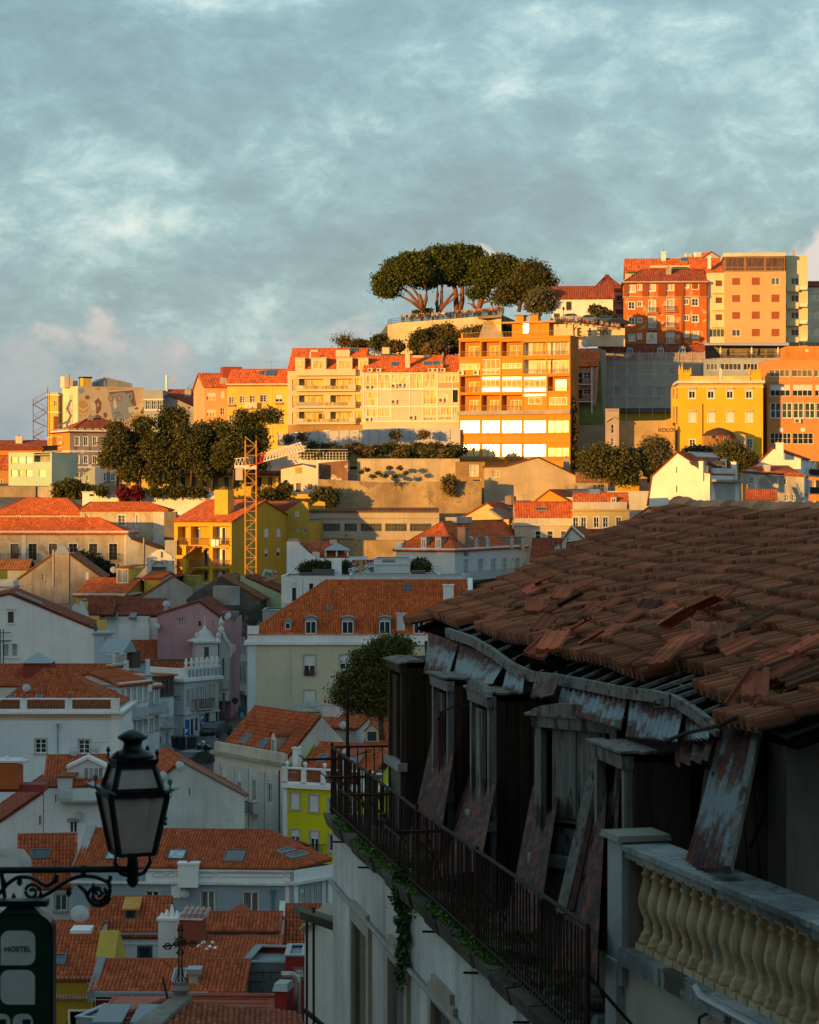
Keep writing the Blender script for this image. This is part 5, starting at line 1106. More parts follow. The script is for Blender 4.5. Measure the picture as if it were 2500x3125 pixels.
b=Bld('house','grey gable house with lean roof between yellow house and dark gable',1045,1450,905,284,6,8,wall=GREYW,top=[(1045,925),(1300,762),(1450,850)]);b.roof_prof(ROOFO,skip=(1,),**T3);b.done();antenna(b,1355,850,925,face=b.F,arm=.9)
b=Bld('water_tank','small square ochre rooftop tank',1378,1480,760,290,10,2.4,wall=plaster((.46,.34,.08)),cat='tank',yb=860);b.done();b.flat(par=.1)
b=Bld('house','dark brown roofed house with little roof windows and white front',800,1205,1050,268,2,9,wall=WH,side=WHD)
b.roof_x(935,ROOFD,oh=.1,**T2);b.win(1132,1063,1192,1072,n=0,m=0)
for x0,x1 in((752,800),(835,885),(975,1025)):b.skylight(x0,1042,x1,1075)
b.done();b.px('parapet',895,1130,1130,1240,.6,.0,WH);b.px('step',1032,1060,1120,1145,.4,0,WH);dish(b,1255,972,.9,face=b.F)
b=Bld('house','left end of the brown roof with white curved gable',540,672,1000,266,0,.6,wall=WHD,top=[(540,990),(560,965),(590,985),(612,945),(672,1055)],yb=1060);b.done()
b.slope([(b.W*.9,.5,b.F.uv(672,1050)[1]),(b.W*.9+2.8,.5,b.F.uv(672,1050)[1]),(b.W*.9+2.8,4.5,b.F.uv(672,940)[1]+.3),(b.W*.62,4.5,b.F.uv(672,940)[1]+.3)],ROOFD,**T2)
crop(600,1450)
b=Bld('ruined_house','sooty dark stone gable with broken roof edge',-75,480,935,278,6,10,wall=plaster((.10,.092,.08),.4,.5,peel=(.19,.17,.15)),top=[(-75,935),(0,870),(175,762),(480,935)]);b.roof_prof(ROOFB,skip=(0,1),**T2);b.done()
m=MB();rr=random.Random(2)
for i in range(12):u=rr.uniform(.3,4);m.beam((u,rr.uniform(.5,3),b.hz(Vector((u,1,0)),860-u*18)),(u+rr.uniform(.5,1.4),rr.uniform(1,5),b.hz(Vector((u,1,0)),840-u*20)),.2,.05)
b.part('roof_debris',m,wood((.3,.28,.26)))
b=Bld('house','pale green gable house with dark red roof',330,638,890,282,4,8,wall=plaster((.50,.56,.30),.06,.15),top=[(330,755),(368,765),(638,885)]);b.roof_prof(ROOFD,skip=(0,),**T2);b.px('chimney',360,748,430,775,-1,2,flat((.28,.08,.04)));b.skylight(510,778,608,802,k=0);b.done()
fm=MB()
for i in range(6):p=b.F.p3(*b.F.uv(482+i*19,1000),-1.2);fm.box(p.x-.03,p.x+.03,p.y,p.y+.06,p.z,p.z+2.1+(.4 if i<4 else 0))
b.part('roof_cage',fm,ZINC);b.part('exhaust_pipe',MB().tube([b.F.p3(*b.F.uv(500,760),1),b.F.p3(*b.F.uv(512,725),1),b.F.p3(*b.F.uv(560,740),1)],.32,8),ZINC)
b=Bld('outbuilding','grey concrete lift box left of the big red roof',495,775,1020,256,0,6,wall=plaster((.30,.31,.30),.15,.3));b.done();b.flat(par=.1)
crop(0,1450)
b=Bld('house','dusty pink gable house with small square windows',1185,1735,1060,262,4,9,wall=PINK,top=[(1185,1048),(1500,950),(1680,1085),(1735,1085)])
b.win(1344,1082,1380,1140,n=2,m=2);b.win(1492,1098,1513,1136,n=1,frame=DGREY);b.win(1592,1092,1613,1140,n=1);b.px('eave_trim',1335,1070,1390,1076,.1,0,plaster((.45,.2,.2)));b.roof_prof(ROOFD,skip=(2,),**T2);b.done();dish(b,1722,1062,.9,face=b.F);dish(b,1190,1140,.8,face=b.F)
b.px('roof_room',1580,1035,1760,1085,-2,4,plaster((.20,.19,.17)))
b=Bld('house','big plain white gable house with a purple roof strip',-120,715,1150,246,-6,12,wall=plaster((.80,.75,.71),.05,.2),side=BLUEG,top=[(-120,935),(75,893),(700,1152),(715,1200)])
b.win(60,1027,104,1112,n=1,m=0,frame=flat((.16,.08,.05)),sur=WH,pane=flat((.10,.06,.05)));b.win(24,1270,68,1368,n=1,sur=FR,pane=glassmat((.30,.32,.33),.15));b.win(88,1268,134,1368,n=1,sur=FR,pane=glassmat((.30,.32,.33),.15))
for x0,y in((48,1004),(10,1240)):b.px('drip_ledge',x0,y,x0+70,y+7,.12,0,WHD)
b.roof_prof(ROOFD,skip=(2,),**T2);b.part('roof_strip',MB().beam(b.F.p3(*b.F.uv(118,882),.2),b.F.p3(*b.F.uv(322,968),.2),.5,.2),ZINC);b.done()
m=MB()
for x in(5,28):m.tube([b.F.p3(*b.F.uv(x,1440),-.4),b.F.p3(*b.F.uv(x,1155),-.4)],.05,5)
for y in(1185,1245):m.tube([b.F.p3(*b.F.uv(-20,y),-.4),b.F.p3(*b.F.uv(88,y-4),-.4)],.03,4)
b.part('antenna',m,DARKMETAL)
b=Bld('bay','pale blue metal clad bay on the end of the white gable house',712,846,1195,247,-25,3,wall=plaster((.46,.52,.53),.08,.2),cat='house');b.win(785,1215,815,1285,n=2);b.ring('eave',1185,1200,.2,ZINC);b.done();b.part('roof',MB().box(-.1,b.W+.1,-.1,3,b.H,b.H+.1),ZINC)
# street row on the left (faces the lane)
crop(0,1950)
ST=plaster((.64,.68,.70),.07,.25)
def street(name,label,x0,x1,yt,z,yaw,rows,n,wall,bal=(),D=7,roof=None,wn=(0.26,0.74)):
 b=Bld(name,label,x0,x1,yt,z,yaw,D,wall=wall)
 for(y0,y1,s0)in rows:
  for i in range(n):
   x=x0+(x1-x0)*(i+.5)/n;w=(x1-x0)/n*.34;dy=s0*(x-x0);b.win(x-w/2,y0+dy,x+w/2,y1+dy,n=2,m=1,sur=STONE)
 for(yf,s0,a,c)in bal:b.balcony(x0+(x1-x0)*a,yf+s0*(x1-x0)*a,x0+(x1-x0)*c,out=.7,rail=flat((.34,.36,.37)))
 return b
b=street('town_house','pale blue house with wrought iron balconies on the lane',900,1118,345,214,-58,[(395,510,-.28),(640,690,-.3),(700,780,-.3)],5,ST,[(610,-.32,.12,.98)]);b.roof_x(240,ROOF,**T1);b.done();b.ring('cornice',330,350,.25,WHD)
b=Bld('house','attic storey with zinc dormer gable above the lane',905,1145,300,222,-55,6,wall=ST,yb=420)
for x in(955,1115):b.win(x-14,150 if x>1000 else 160,x+14,270,n=2)
b.done();b.part('roof',MB().box(-.2,b.W+.2,-.2,6,b.H,b.H+.15),ZINC);m=MB().prism([b.F.p3(*b.F.uv(x,y),-.3)for x,y in((905,105),(970,8),(1010,95))],(0,3,0));b.part('gable',m,ZINC);b.px('dark_bay',990,90,1052,220,.1,2,flat((.07,.045,.04)));b.balcony(800,190,905,out=.8,rail=FR)
b=street('town_house','second pale house on the lane with a long balcony',1118,1200,360,229,-58,[(385,500,-.28),(590,700,-.28)],2,ST,[(560,-.35,0,1.25)]);b.roof_x(250,ROOF,**T1);b.done();b.ring('cornice',340,362,.2,WHD)
b=Bld('town_house','narrow lane house with brown timber top floor',1198,1308,440,235,-50,6,wall=plaster((.55,.58,.59),.06,.2))
b.win(1250,520,1272,620,n=2);b.win(1250,700,1270,790,n=1);b.win(1205,730,1222,850,n=1);b.done();b.px('plinth',1198,790,1308,905,.04,0,BLUEG)
tb=b.px('timber_storey',1196,285,1306,440,.1,5,flat((.10,.06,.05)));
for i in range(3):b.px('timber_window',1210+i*32,315+(-8*i),1228+i*32,420-8*i,.12,0,GL)
b.part('roof',MB().box(-.3,b.W+.3,-.3,6,b.F.uv(1198,285)[1],b.F.uv(1198,285)[1]+.15),ROOF)
b.balcony(1200,660,1302,out=.6,rail=flat((.34,.36,.37)))
b=Bld('town_house','blue grey corner house with white urns and red balconies',1388,1645,318,238,-52,5,wall=plaster((.50,.54,.57),.06,.2),side=plaster((.66,.66,.64),.08,.3))
for i,x in enumerate((1413,1446,1478,1508,1540,1574,1606)):dy=-.22*(x-1413);b.win(x-6,385+dy,x+6,(535 if 0<i<6 else 490)+dy,n=1,m=2,sur=STONE)
for a,c,y in((1440,1452,532),(1470,1590,525)):b.balcony(a,y,c,out=.5,rail=flat((.16,.03,.03)))
for x0,x1,y0,y1 in((1400,1420,630,760),(1436,1456,600,740),(1470,1488,590,690),(1505,1528,570,720),(1540,1575,555,715),(1625,1640,540,640)):b.win(x0,y0,x1,y1,n=1,m=0,frame=BROWNM)
b.done();b.ring('cornice',300,322,.35,WH);b.part('parapet',MB().box(-.1,b.W+.1,-.1,.15,b.H+.2,b.H+1.25).box(-.1,.15,.15,5,b.H+.2,b.H+1.25).box(-.14,b.W+.14,-.14,.2,b.H+1.25,b.H+1.35),WH);b.ring('string_course',560,572,.12,WHD)
for i in range(9):b.part('parapet_panel',MB().box(.4+i*b.W/9,.4+i*b.W/9+b.W/9*.7,-.13,-.1,b.H+.35,b.H+1.1),BLUEG)
pr=[(.16,0),(.18,.08),(.08,.14),(.2,.35),(.22,.5),(.12,.66),(.16,.72),(.04,.9),(.01,.95)]
um=MB().lathe(pr,10).mesh('urn',WH,True)
for i in range(7):link('urn',um,b.e,(.3+i*b.W/6.6,.05,b.H+1.35))
b.part('roof',MB().box(0.3,b.W-.1,.3,5,b.H+.1,b.H+.3),ROOF)
l_=b.part('lamp_bracket',MB().beam(b.Lt.p3(4.4,b.F.uv(1388,430)[1]),b.Lt.p3(4.4,b.F.uv(1388,430)[1],-1.4),.06).beam(b.Lt.p3(4.4,b.F.uv(1388,460)[1]),b.Lt.p3(4.4,b.F.uv(1388,430)[1],-1.0),.05),DARKMETAL);q=b.Lt.p3(4.4,b.F.uv(1388,425)[1],-1.4);b.part('street_lantern',MB().taper(q.x,q.y,q.z,q.z+.5,.12,.12,.24,.24).taper(q.x,q.y,q.z+.5,q.z+.75,.26,.26,.05,.05),DARKMETAL)
b=Bld('house','red tiled roofs and zinc dormers between lane and church',1010,1480,160,262,-8,9,wall=ST);b.roof_x(15,ROOF,**T1);b.done();b.px('chimney',1280,68,1332,125,-3,4,flat((.13,.08,.06)));b.px('zinc_bay',1155,150,1440,240,1.5,1.5,flat((.12,.075,.06),.5));b.slope([(2,-3.5,b.F.uv(1200,245)[1]),(7.5,-3.5,b.F.uv(1200,245)[1]),(6.2,-1.5,b.F.uv(1200,165)[1]),(1.5,-1.5,b.F.uv(1200,165)[1])],ROOF,**T1)
crop(0,1450)
b=Bld('church','white church with small bell tower and scrolled gable',1480,1640,1262,258,-12,4.5,wall=plaster((.62,.58,.57),.08,.3),cat='church')
b.win(1536,1292,1572,1382,n=1,m=0,frame=DGREY,pane=DGREY,sur=WHD);b.ring('cornice',1248,1264,.3,WHD);b.done();cxm,cym=b.W/2,b.D/2
b.part('cupola',MB().lathe([(2.0,0),(1.9,.2),(1.2,.4),(.9,.65),(.75,1.0),(.6,1.15),(.25,1.35),(.2,1.6),(.05,1.8),(.02,2.8)],10,(cxm,cym,b.H)),WHD,smooth=True)
for sx_,sy_ in((0,0),(1,0)):b.part('pinnacle',MB().lathe([(.25,0),(.3,.2),(.12,.5),(.2,.8),(.02,1.2)],8,(b.W*sx_,.2,b.H)),WHD)
crop(600,1450)
f=b.F;pts_=[(168,1700),(168,1240),(180,1175),(192,1160),(205,1195),(222,1235),(240,1255),(258,1310),(262,1345),(245,1370),(245,1700)]
g=b.part('facade_gable',MB().prism([f.p3(*f.uv(x,y,1.0),1.0)for x,y in pts_],(1.2,5,0)),plaster((.58,.57,.55),.1,.4));m=MB()
for(x0,y0),(x1,y1)in zip(pts_[1:-1],pts_[2:-1]):m.beam(f.p3(*f.uv(x0,y0,.85),.85),f.p3(*f.uv(x1,y1,.85),.85),.3,.3)
b.part('gable_scroll',m,WHD,g);b.part('finial',MB().lathe([(.3,0),(.25,.5),(.4,.8),(.15,1.1),(.3,1.5),(.02,2.2)],8,f.p3(*f.uv(190,1215,1),1.5)),WHD,g)
crop(600,1950)
for x0,y0,x1,y1 in((205,150,218,300),(205,410,222,590)):b.px('portal' if y0>300 else 'window',x0,y0,x1,y1,-.97,1.05,DGREY)
b.px('carving',200,310,240,380,-.7,1.0,STONE)
b=Bld('town_house','narrow white house beyond the church with shop awning',248,382,60,268,-40,8,wall=plaster((.50,.53,.53),.1,.3))
for y0,y1 in((250,400),):b.win(262,y0+10,280,y1,n=2,m=1,sur=STONE);b.win(290,y0,306,y1-20,n=2,m=1,sur=STONE)
for x in(328,358):b.win(x-7,-10,x+7,100,n=1,m=1,sur=STONE);b.win(x-6,200,x+6,320,n=1,sur=STONE)
b.win(258,440,300,590,n=1,m=0,frame=DGREY);b.win(330,420,378,600,n=1,m=0,frame=DGREY);b.done();b.ring('cornice',160,175,.2,WHD);b.flat(par=.1)
b.px('awning',325,385,384,418,1.0,0,flat((.5,.55,.56)));b.px('red_banner',362,255,384,310,.6,-.55,flat((.62,.01,.01)));b.px('air_conditioner',282,295,305,325,.35,0,DGREY)
b.px('roof_room',318,-390,384,-250,-1.5,5,GREYW)
# big cream house with red hipped roof
crop(600,1450)
b=Bld('town_house','large cream house with broad red hipped roof and arched dormers',383,2050,1205,238,0,13,wall=plaster((.62,.55,.40),.06,.2),side=WH)
crop(600,1950)
for x,y0,y1,bl in((850,122,250,.62),(1122,120,230,0),(850,385,500,1)):b.win(x-44,y0,x+44,y1,n=2,m=1,sur=STONE,blind=bl)
b.win(1085,120,1090,121,hole=False)if False else None
b.px('pilaster',383,40,445,900,.06,0,plaster((.60,.64,.66),.06,.2));b.part('drainpipe',MB().tube([b.F.p3(*b.F.uv(705,560),-.12),b.F.p3(*b.F.uv(695,75),-.12)],.06,6),WHD)
for i,(x,c)in enumerate(((832,(.03,.03,.03)),(872,(.10,.04,.06)))):b.px('laundry',x-20,232,x+18,275,.25,-.23,flat(c,.9))
crop(600,1450)
b.ring('cornice',1252,1275,.3,WH);b.px('parapet',383,1195,2050,1252,.08,0,WH);b.px('parapet_scroll',383,1135,470,1200,.08,.3,WH)
b.roof_x(795,ROOFO,oh=0,hl=7.6,**T1)
for x0,x1 in((815,905),(1090,1184),(1370,1462),(1630,1716)):b.dormer(x0,1092,x1,1196,roof='arch',rise=.3,mat=plaster((.40,.37,.33)),cheek=ZINC,rmat=ZINC,n=2,m=0,hf=.85,wf=.85)
b.dormer(662,1105,712,1160,roof='gable',rise=.3,mat=ZINC,rmat=ZINC,n=1);b.skylight(1560,830,1606,868,fr=DGREY);b.chimney(1505,1568,1035,1152,mat=WHD);b.skylight(985,992,1015,1006);b.done()
crop(1150,1450);b.chimney(500,578,822,925,mat=WH,d=1.2);b.px('verge_wall',645,790,700,940,0,.0,WH)if False else None
b.part('right_verge',MB().prism([(b.W,-.3,b.H),(b.W,6.5,b.zr+.3),(b.W,13,b.H),(b.W,13,b.H-2),(b.W,-.3,b.H-2)],(.5,0,0)),WH)
# white house with terracotta balustrade
crop(0,1950)
b=Bld('town_house','pale blue white house with terracotta balustrade along its roof',-90,898,548,205,0,11,wall=plaster((.68,.73,.74),.06,.2),side=WH)
for x0,x1,y0,y1 in((265,350,752,858),(592,676,758,862)):b.win(x0,y0,x1,y1,n=2,m=2,sur=STONE)
b.part('security_camera',MB().tube([b.F.p3(*b.F.uv(435,860),-.1),b.F.p3(*b.F.uv(435,660),-.1)],.05,6).box(b.F.uv(428,640)[0],b.F.uv(446,640)[0],-.35,.0,b.F.uv(428,660)[1],b.F.uv(428,635)[1]),ZINC)
b.ring('cornice',545,562,.3,WH);b.ring('frieze',562,600,.12,plaster((.66,.50,.36)));b.px('pilaster',835,600,898,900,.06,0,WH)
de=MB()
for i in range(72):u=-.0+b.W*(i+.2)/72*.94;de.box(u,u+.07,-.16,-.12,b.F.uv(0,592)[1],b.F.uv(0,570)[1])
b.part('dentil',de,flat((.45,.18,.08)))['kind']='stuff'
m=MB();u_=lambda x:b.F.uv(x,500)[0];zt=b.F.uv(0,455)[1];zb=b.F.uv(0,545)[1]
for x0,x1 in((-90,-40),(152,204),(490,545),(835,898)):m.box(u_(x0),u_(x1),-.1,.35,zb,zt)
m.box(u_(-90),u_(898),-.12,.37,zt,zt+.1).box(u_(-90),u_(898),-.06,.3,zb,zb+.22);b.part('balustrade_frame',m,WH)
TC=flat((.30,.11,.05),.8,bp=.3);bm_=MB().lathe([(.10,0),(.10,.05),(.05,.1),(.12,.28),(.11,.38),(.05,.6),(.09,.66),(.10,.7)],8).mesh('baluster',TC,True)
for x0,x1 in((-40,152),(204,490),(545,835)):
 n=int((x1-x0)/20)
 for i in range(n):link('baluster',bm_,b.e,(u_(x0+(i+.5)*(x1-x0)/n),.12,zb+.22))
for x in(180,518,880):b.part('urn',MB().lathe([(.1,0),(.06,.12),(.2,.3),(.14,.45),(.03,.55)],9,(u_(x),.1,zt+.1)),TC,smooth=True)
b.roof_x(232,ROOF,oh=-.4,hl=4,hr=5.5,**T1);dish(b,200,400,.75,k=0,rz=R(10));b.skylight(75,430,112,446);b.skylight(275,432,315,448);antenna(b,522,330,440,k=0);b.done();b.part('roof_deck',MB().box(0,b.W,.3,11,b.H-.3,b.H-.05),CONC)
b=Bld('house','red roofed house with red lift tower behind the terracotta balustrade',-90,820,350,222,0,9,wall=WHD,side=BLUEG);b.roof_x(196,ROOF,oh=.1,**T1);b.done();b.px('lift_tower',160,186,368,330,-1.2,4,flat((.24,.035,.02)))
z0=b.F.uv(160,188)[1];u0,u1=b.F.uv(145,188)[0],b.F.uv(370,188)[0];b.part('lift_roof',MB().add([(u0,.9,z0),(u1,.9,z0),(u1,4.2,z0),(u0,4.2,z0),((u0+u1)/2,2.5,z0+.95)],[(0,1,4),(1,2,4),(2,3,4),(3,0,4)]),ZINC)
for x in(795,835):b.px('clay_urn',x-12,220+(x-795)*.5,x+12,270,-1,1.4,TC)
# lower houses
crop(600,1950)
b=Bld('town_house','ivory corner house with pilasters and red roof on the lane',140,650,860,207,56,7.6,wall=plaster((.70,.65,.55),.1,.35),side=plaster((.62,.58,.51),.15,.4))
for x,y0,y1,bl in((207,985,1095,.5),(318,1008,1150,.45),(431,1040,1215,.12),(548,1065,1230,.15)):b.win(x-17,y0,x+17,y1,n=2,m=1,blind=bl,sur=None)
for x,y0 in((318,1340),(431,1368),(548,1395)):b.win(x-17,y0,x+17,y0+110,n=2,m=1,blind=0 if x<400 else .8)
for x in(160,262,370,490,600):b.px('pilaster',x-24,925+(x-160)*.2,x+24,1700,.1,0,plaster((.56,.56,.52),.08,.3))
b.balcony(388,1300,458,out=.5);b.ring('cornice',838,862,.35,plaster((.40,.36,.28),.2,.5));b.px('parapet',140,770,650,838,.05,.25,plaster((.56,.51,.42),.15,.4))
b.roof_x(545,ROOF,oh=-.3,**T1);b.skylight(325,728,415,775);b.skylight(465,762,550,808);b.done()
b.px('parapet_return',648,868,662,960,.05,.3,IVORY)
dm=b.dormer(548,735,610,862,roof='arch',rise=.35,mat=CREAM,rmat=ROOF,cheek=plaster((.36,.32,.30)),n=2,blind=.0,wf=.75)
b.part('roof_shed',MB().box(.6,5.2,3.4,5.6,b.H+.8,b.H+2.4),plaster((.56,.46,.34)));b.part('shed_roof',MB().hexa([(.4,3.0,b.H+2.3),(5.4,3.0,b.H+2.3),(5.4,5.6,b.H+2.75),(.4,5.6,b.H+2.75),(.4,3.0,b.H+2.4),(5.4,3.0,b.H+2.4),(5.4,5.6,b.H+2.85),(.4,5.6,b.H+2.85)]),ROOF)
antenna(b,440,590,815,k=0,n=5);antenna(b,722,650,860,k=0,n=5);antenna(b,908,530,700,face=b.Rt,n=5)
b=Bld('house','red roof with satellite dish behind the ivory gable',900,1200,655,212,18,7,wall=plaster((.52,.49,.44)),side=WHD);b.win(1120,725,1155,750,n=2);b.roof_x(565,ROOF,**T1);b.chimney(950,1090,485,580,mat=plaster((.60,.58,.56)),pots=5,d=.7);b.done();dish(b,1108,680,.75,k=0,rz=R(15));antenna(b,1135,345,540,k=0,arm=1.3)
b=Bld('house','low wall house carrying a glazed roof lantern',640,935,600,222,0,7,wall=GREYW);b.done();b.flat(par=.1);gx=MB();uu=b.W;z0=b.H+.1
pr=[(0.2,z0),(1.0,z0+.6),(2.2,z0+.95),(3.0,z0+1.0),(4.2,z0+.6),(uu,z0)]
for(xa,za),(xb,zb_)in zip(pr,pr[1:]):gx.add([(xa,.2,za),(xb,.2,zb_),(xb,3.5,zb_+.25),(xa,3.5,za+.25)],[(0,1,2,3)])
b.part('roof_lantern',gx,glassmat((.20,.25,.26),.1));r=MB()
for i in range(14):q=i/13*(len(pr)-1);k_=min(int(q),len(pr)-2);f=q-k_;x=pr[k_][0]+(pr[k_+1][0]-pr[k_][0])*f;z=pr[k_][1]+(pr[k_+1][1]-pr[k_][1])*f;r.beam((x,.18,z+.02),(x,3.5,z+.27),.05)
b.part('lantern_bar',r,ZINC)
b=Bld('house','red roof with pointed cream dormer beside the ruin',1242,1640,832,205,10,8,wall=CREAM,side=GREYW);b.roof_x(598,ROOF,oh=0,**T1);b.dormer(1268,690,1372,775,roof='gable',rise=.62,mat=CREAM,rmat=ROOF,n=1,m=0,pane=flat((.02,.05,.05),.4),fr=CREAM,hf=.9);b.done();b.px('verge_wall',1345,800,1470,1130,0.6,0,plaster((.30,.28,.25)))
b=Bld('town_house','lime green house with white cornice and red balustrade panels',682,1330,1110,193,24,9,wall=LIME,side=plaster((.55,.50,.02)))
crop(600,2500);L_=[(740,80,182,.5),(885,92,255,.35),(1025,118,240,0)]
for x,y0,y1,bl in L_:b.win(x-32,y0,x+32,y1,n=2,m=0,blind=bl,sur=STONE)
b.win(1018,400,1050,520,n=2,m=2,sur=STONE)
b.balcony(800,262,972,out=.6)
crop(600,1950)
for x,y0,y1 in((740,1160,1275),(882,1178,1295),(1022,1200,1310),(1170,1215,1320)):b.win(x-34,y0,x+34,y1,n=2,m=1,blind=1 if x<1000 else 0,sur=STONE)
b.px('corner_pilaster',652,985,684,1900,.08,0,WH);b.ring('cornice',1085,1115,.35,WH)
m=MB();zt=b.H+1.45;xs_=[650,688,790,828,938,975,1080,1118,1222,1256,1330]
for x0,x1 in((650,688),(790,828),(938,975),(1080,1118),(1222,1256)):m.box(b.F.uv(x0,1000)[0],b.F.uv(x1,1000)[0],-.1,.25,b.H,zt)
m.box(b.F.uv(650,1000)[0]-.1,b.W,-.14,.3,zt,zt+.12).box(b.F.uv(650,1000)[0],b.W,-.1,.25,b.H,b.H+.45);b.part('balustrade_frame',m,WH)
bm2=MB().lathe([(.10,0),(.10,.08),(.05,.14),(.13,.38),(.11,.5),(.05,.75),(.09,.84),(.10,.98)],8).mesh('baluster',flat((.34,.085,.04),.8),True)
for x0,x1 in((688,790),(828,938),(975,1080),(1118,1222)):
 for i in range(6):link('baluster',bm2,b.e,(b.F.uv(x0+(i+.5)*(x1-x0)/6,1000)[0],.08,b.H+.45))
wb=MB().lathe([(.08,0),(.05,.1),(.17,.25),(.15,.4),(.02,.5)],9).mesh('finial',WH,True)
for x in(815,962,680):link('finial',wb,b.e,(b.F.uv(x,1000)[0],.08,zt+.12))
b.roof_x(795,ROOF,oh=-.5,H=b.H+.5,rf=.55,**T1);b.skylight(905,878,990,925);b.dormer(1090,880,1180,1000,roof='shed',rise=.25,mat=plaster((.45,.38,.38)),rmat=ROOF);b.chimney(735,775,812,985,mat=WH,d=.7);b.done();dish(b,1125,890,.8,k=0)
b.part('drainpipe',MB().tube([b.F.p3(*b.F.uv(632,1480),-.2),b.F.p3(*b.F.uv(630,985),-.2)],.07,6),flat((.10,.04,.03)))
crop(0,1950)
b=Bld('house','white house with roof dormer balcony and big red roof',330,800,1105,181,-6,11,wall=plaster((.78,.78,.76),.06,.28),side=WH)
b.win(525,1370,584,1460,n=2,m=0);b.win(656,1432,712,1480,n=1,m=0);b.px('shutter_box',508,1348,590,1370,.25,0,GREYW);dish(b,598,1328,.72,face=b.F,rz=R(20));b.px('vent_slot',415,1170,424,1225,.02,0,DGREY)
b.roof_x(880,ROOF,oh=.1,rf=.6,**T1);b.done()
f=b.F;P_=lambda x,y,i=0:f.p3(*f.uv(x,y,i),i)
m=MB().prism([P_(505,970,1.2),P_(660,895,1.2),P_(800,960,1.2),P_(800,1150,1.2),P_(505,1150,1.2)],(0,2.8,0));g=b.part('dormer',m,plaster((.66,.65,.63),.06,.2))
for x0,x1 in((632,696),(708,770)):b.px('window',x0,985,x1,1125,-1.17,1.3,glassmat((.26,.27,.26),.12));b.px('frame',(x0+x1)/2-3,985,(x0+x1)/2+3,1125,-1.14,1.18,FR)
b.px('dormer_cornice',500,958,520,990,-1.05,1.3,WH);b.part('gable_trim',MB().beam(P_(500,968,1.1),P_(660,892,1.1),.2,.2).beam(P_(660,892,1.1),P_(805,962,1.1),.2,.2),WH)
b.px('chimney_stack',435,1040,545,1200,.2,1.6,plaster((.62,.62,.60),.1,.3));b.part('stack_roof',MB().hexa([P_(432,1045,-.3),P_(560,1045,-.3),P_(610,1000,2),P_(480,1000,2),P_(432,1030,-.3),P_(560,1030,-.3),P_(610,988,2),P_(480,988,2)]),ROOF)
b.balcony(462,1210,800,out=1.0,rail=FR,slab=CONC,rh=.85);dish(b,552,880,.9,k=0,rz=R(25));dish(b,702,855,.95,k=0,rz=R(60));antenna(b,745,775,895,k=0,arm=.7);antenna(b,385,1045,1380,face=b.F,arm=.5)
b=Bld('house','low white wall house with small red roof and big rust chimney',-120,330,1150,184,-10,9,wall=plaster((.74,.74,.73),.08,.3),top=[(-120,1420),(-2,1375),(325,1150)]);b.win(293,1328,300,1400,n=0,m=0);b.win(305,1325,312,1398,n=0,m=0);b.roof_prof(ROOFD,**T1);b.done()
b=Bld('chimney_house','big rust red chimney block with white stone top',-60,140,930,176,0,2.2,yb=1130,wall=plaster((.42,.11,.03),.1,.2),cat='chimney');b.done();b.part('stone_top',MB().box(-.1,b.W+.1,-.1,2.3,b.H,b.H+.14).lathe([(.25,.1),(.2,.3),(.05,.45)],7,(b.W*.5,.8,b.H)).box(b.W,b.W+.5,.2,1.4,b.H-.15,b.H+.1),WHD);b.px('red_base',-60,1100,330,1155,-.3,2,flat((.25,.03,.025)))
b=Bld('house','plain grey white gable wall with satellite dishes',1195,1840,1080,189,-14,9,wall=plaster((.64,.61,.55),.12,.4),top=[(1195,1060),(1365,915),(1840,1172)])
b.win(1228,1335,1265,1412,n=1);b.win(1422,1120,1429,1180,n=0,m=0);b.win(1286,1150,1292,1190,n=0,m=0);b.roof_prof(ROOF,**T1);b.part('verge_cap',MB().prism([P+Vector((0,-.12,0))for P in(b.F.p3(*b.poly[1]),b.F.p3(*b.poly[2]),b.F.p3(b.poly[2][0],b.poly[2][1]+.22),b.F.p3(b.poly[1][0],b.poly[1][1]+.22))],(0,.5,0)),plaster((.34,.31,.26),.3,.5));b.done();dish(b,1345,950,.8,face=b.F,rz=R(20));dish(b,1222,1025,.75,face=b.F,rz=R(25))
crop(0,2500)
az,n,pb=newmat('azulejo');v=n.n('ShaderNodeTexCoord').outputs['Object'];vo=n.n('ShaderNodeTexVoronoi',feature='F1');vo.inputs['Scale'].default_value=4.2;vo.inputs['Randomness'].default_value=0;n.l(n.scale(v,(1,1,1)),vo.inputs['Vector'])
rg_=n.ramp(vo.outputs['Distance'],(.0,(.36,.42,.45)),(.14,(.20,.27,.33)),(.30,(.20,.27,.33)),(.38,(.42,.47,.49)),(.5,(.25,.31,.36)));nz=n.noise(v,.8,5)
n.l(n.mix(n.ramp(nz,(.35,.35),(.65,0)),rg_,(.22,.26,.29)),pb.inputs['Base Color']);pb.inputs['Roughness'].default_value=.35
b=Bld('town_house','blue tiled house with white painted frieze and red roof',545,2212,375,160,4,11,wall=az,side=az)
BF=flat((.02,.09,.16),.5)
for x in(745,1148,1565):b.win(x-50,540,x+50,706,n=2,m=0,sur=STONE)
crop(600,2500)
for x in(412,):b.win(x-54,548,x+54,710,n=2,m=0,sur=STONE)
for x0,y0 in((36,545),(358,550)):b.px('blue_jamb',x0-2,y0-4,x0+6,y0+160,.01,.1,BF)
b.px('drainpipe',566,560,582,730,.12,0,flat((.06,.17,.22)));b.part('hopper',MB().taper(b.F.uv(574,545)[0],-.08,b.F.uv(574,575)[1],b.F.uv(574,530)[1],.07,.07,.2,.12),flat((.06,.17,.22)))
b.ring('cornice',478,494,.28,WHD);b.px('frieze',-380,384,735,478,.1,0,WH);b.px('eave_ledge',-380,372,735,386,.22,0,WHD);b.px('corner_pilaster',668,494,736,720,.05,0,WH)
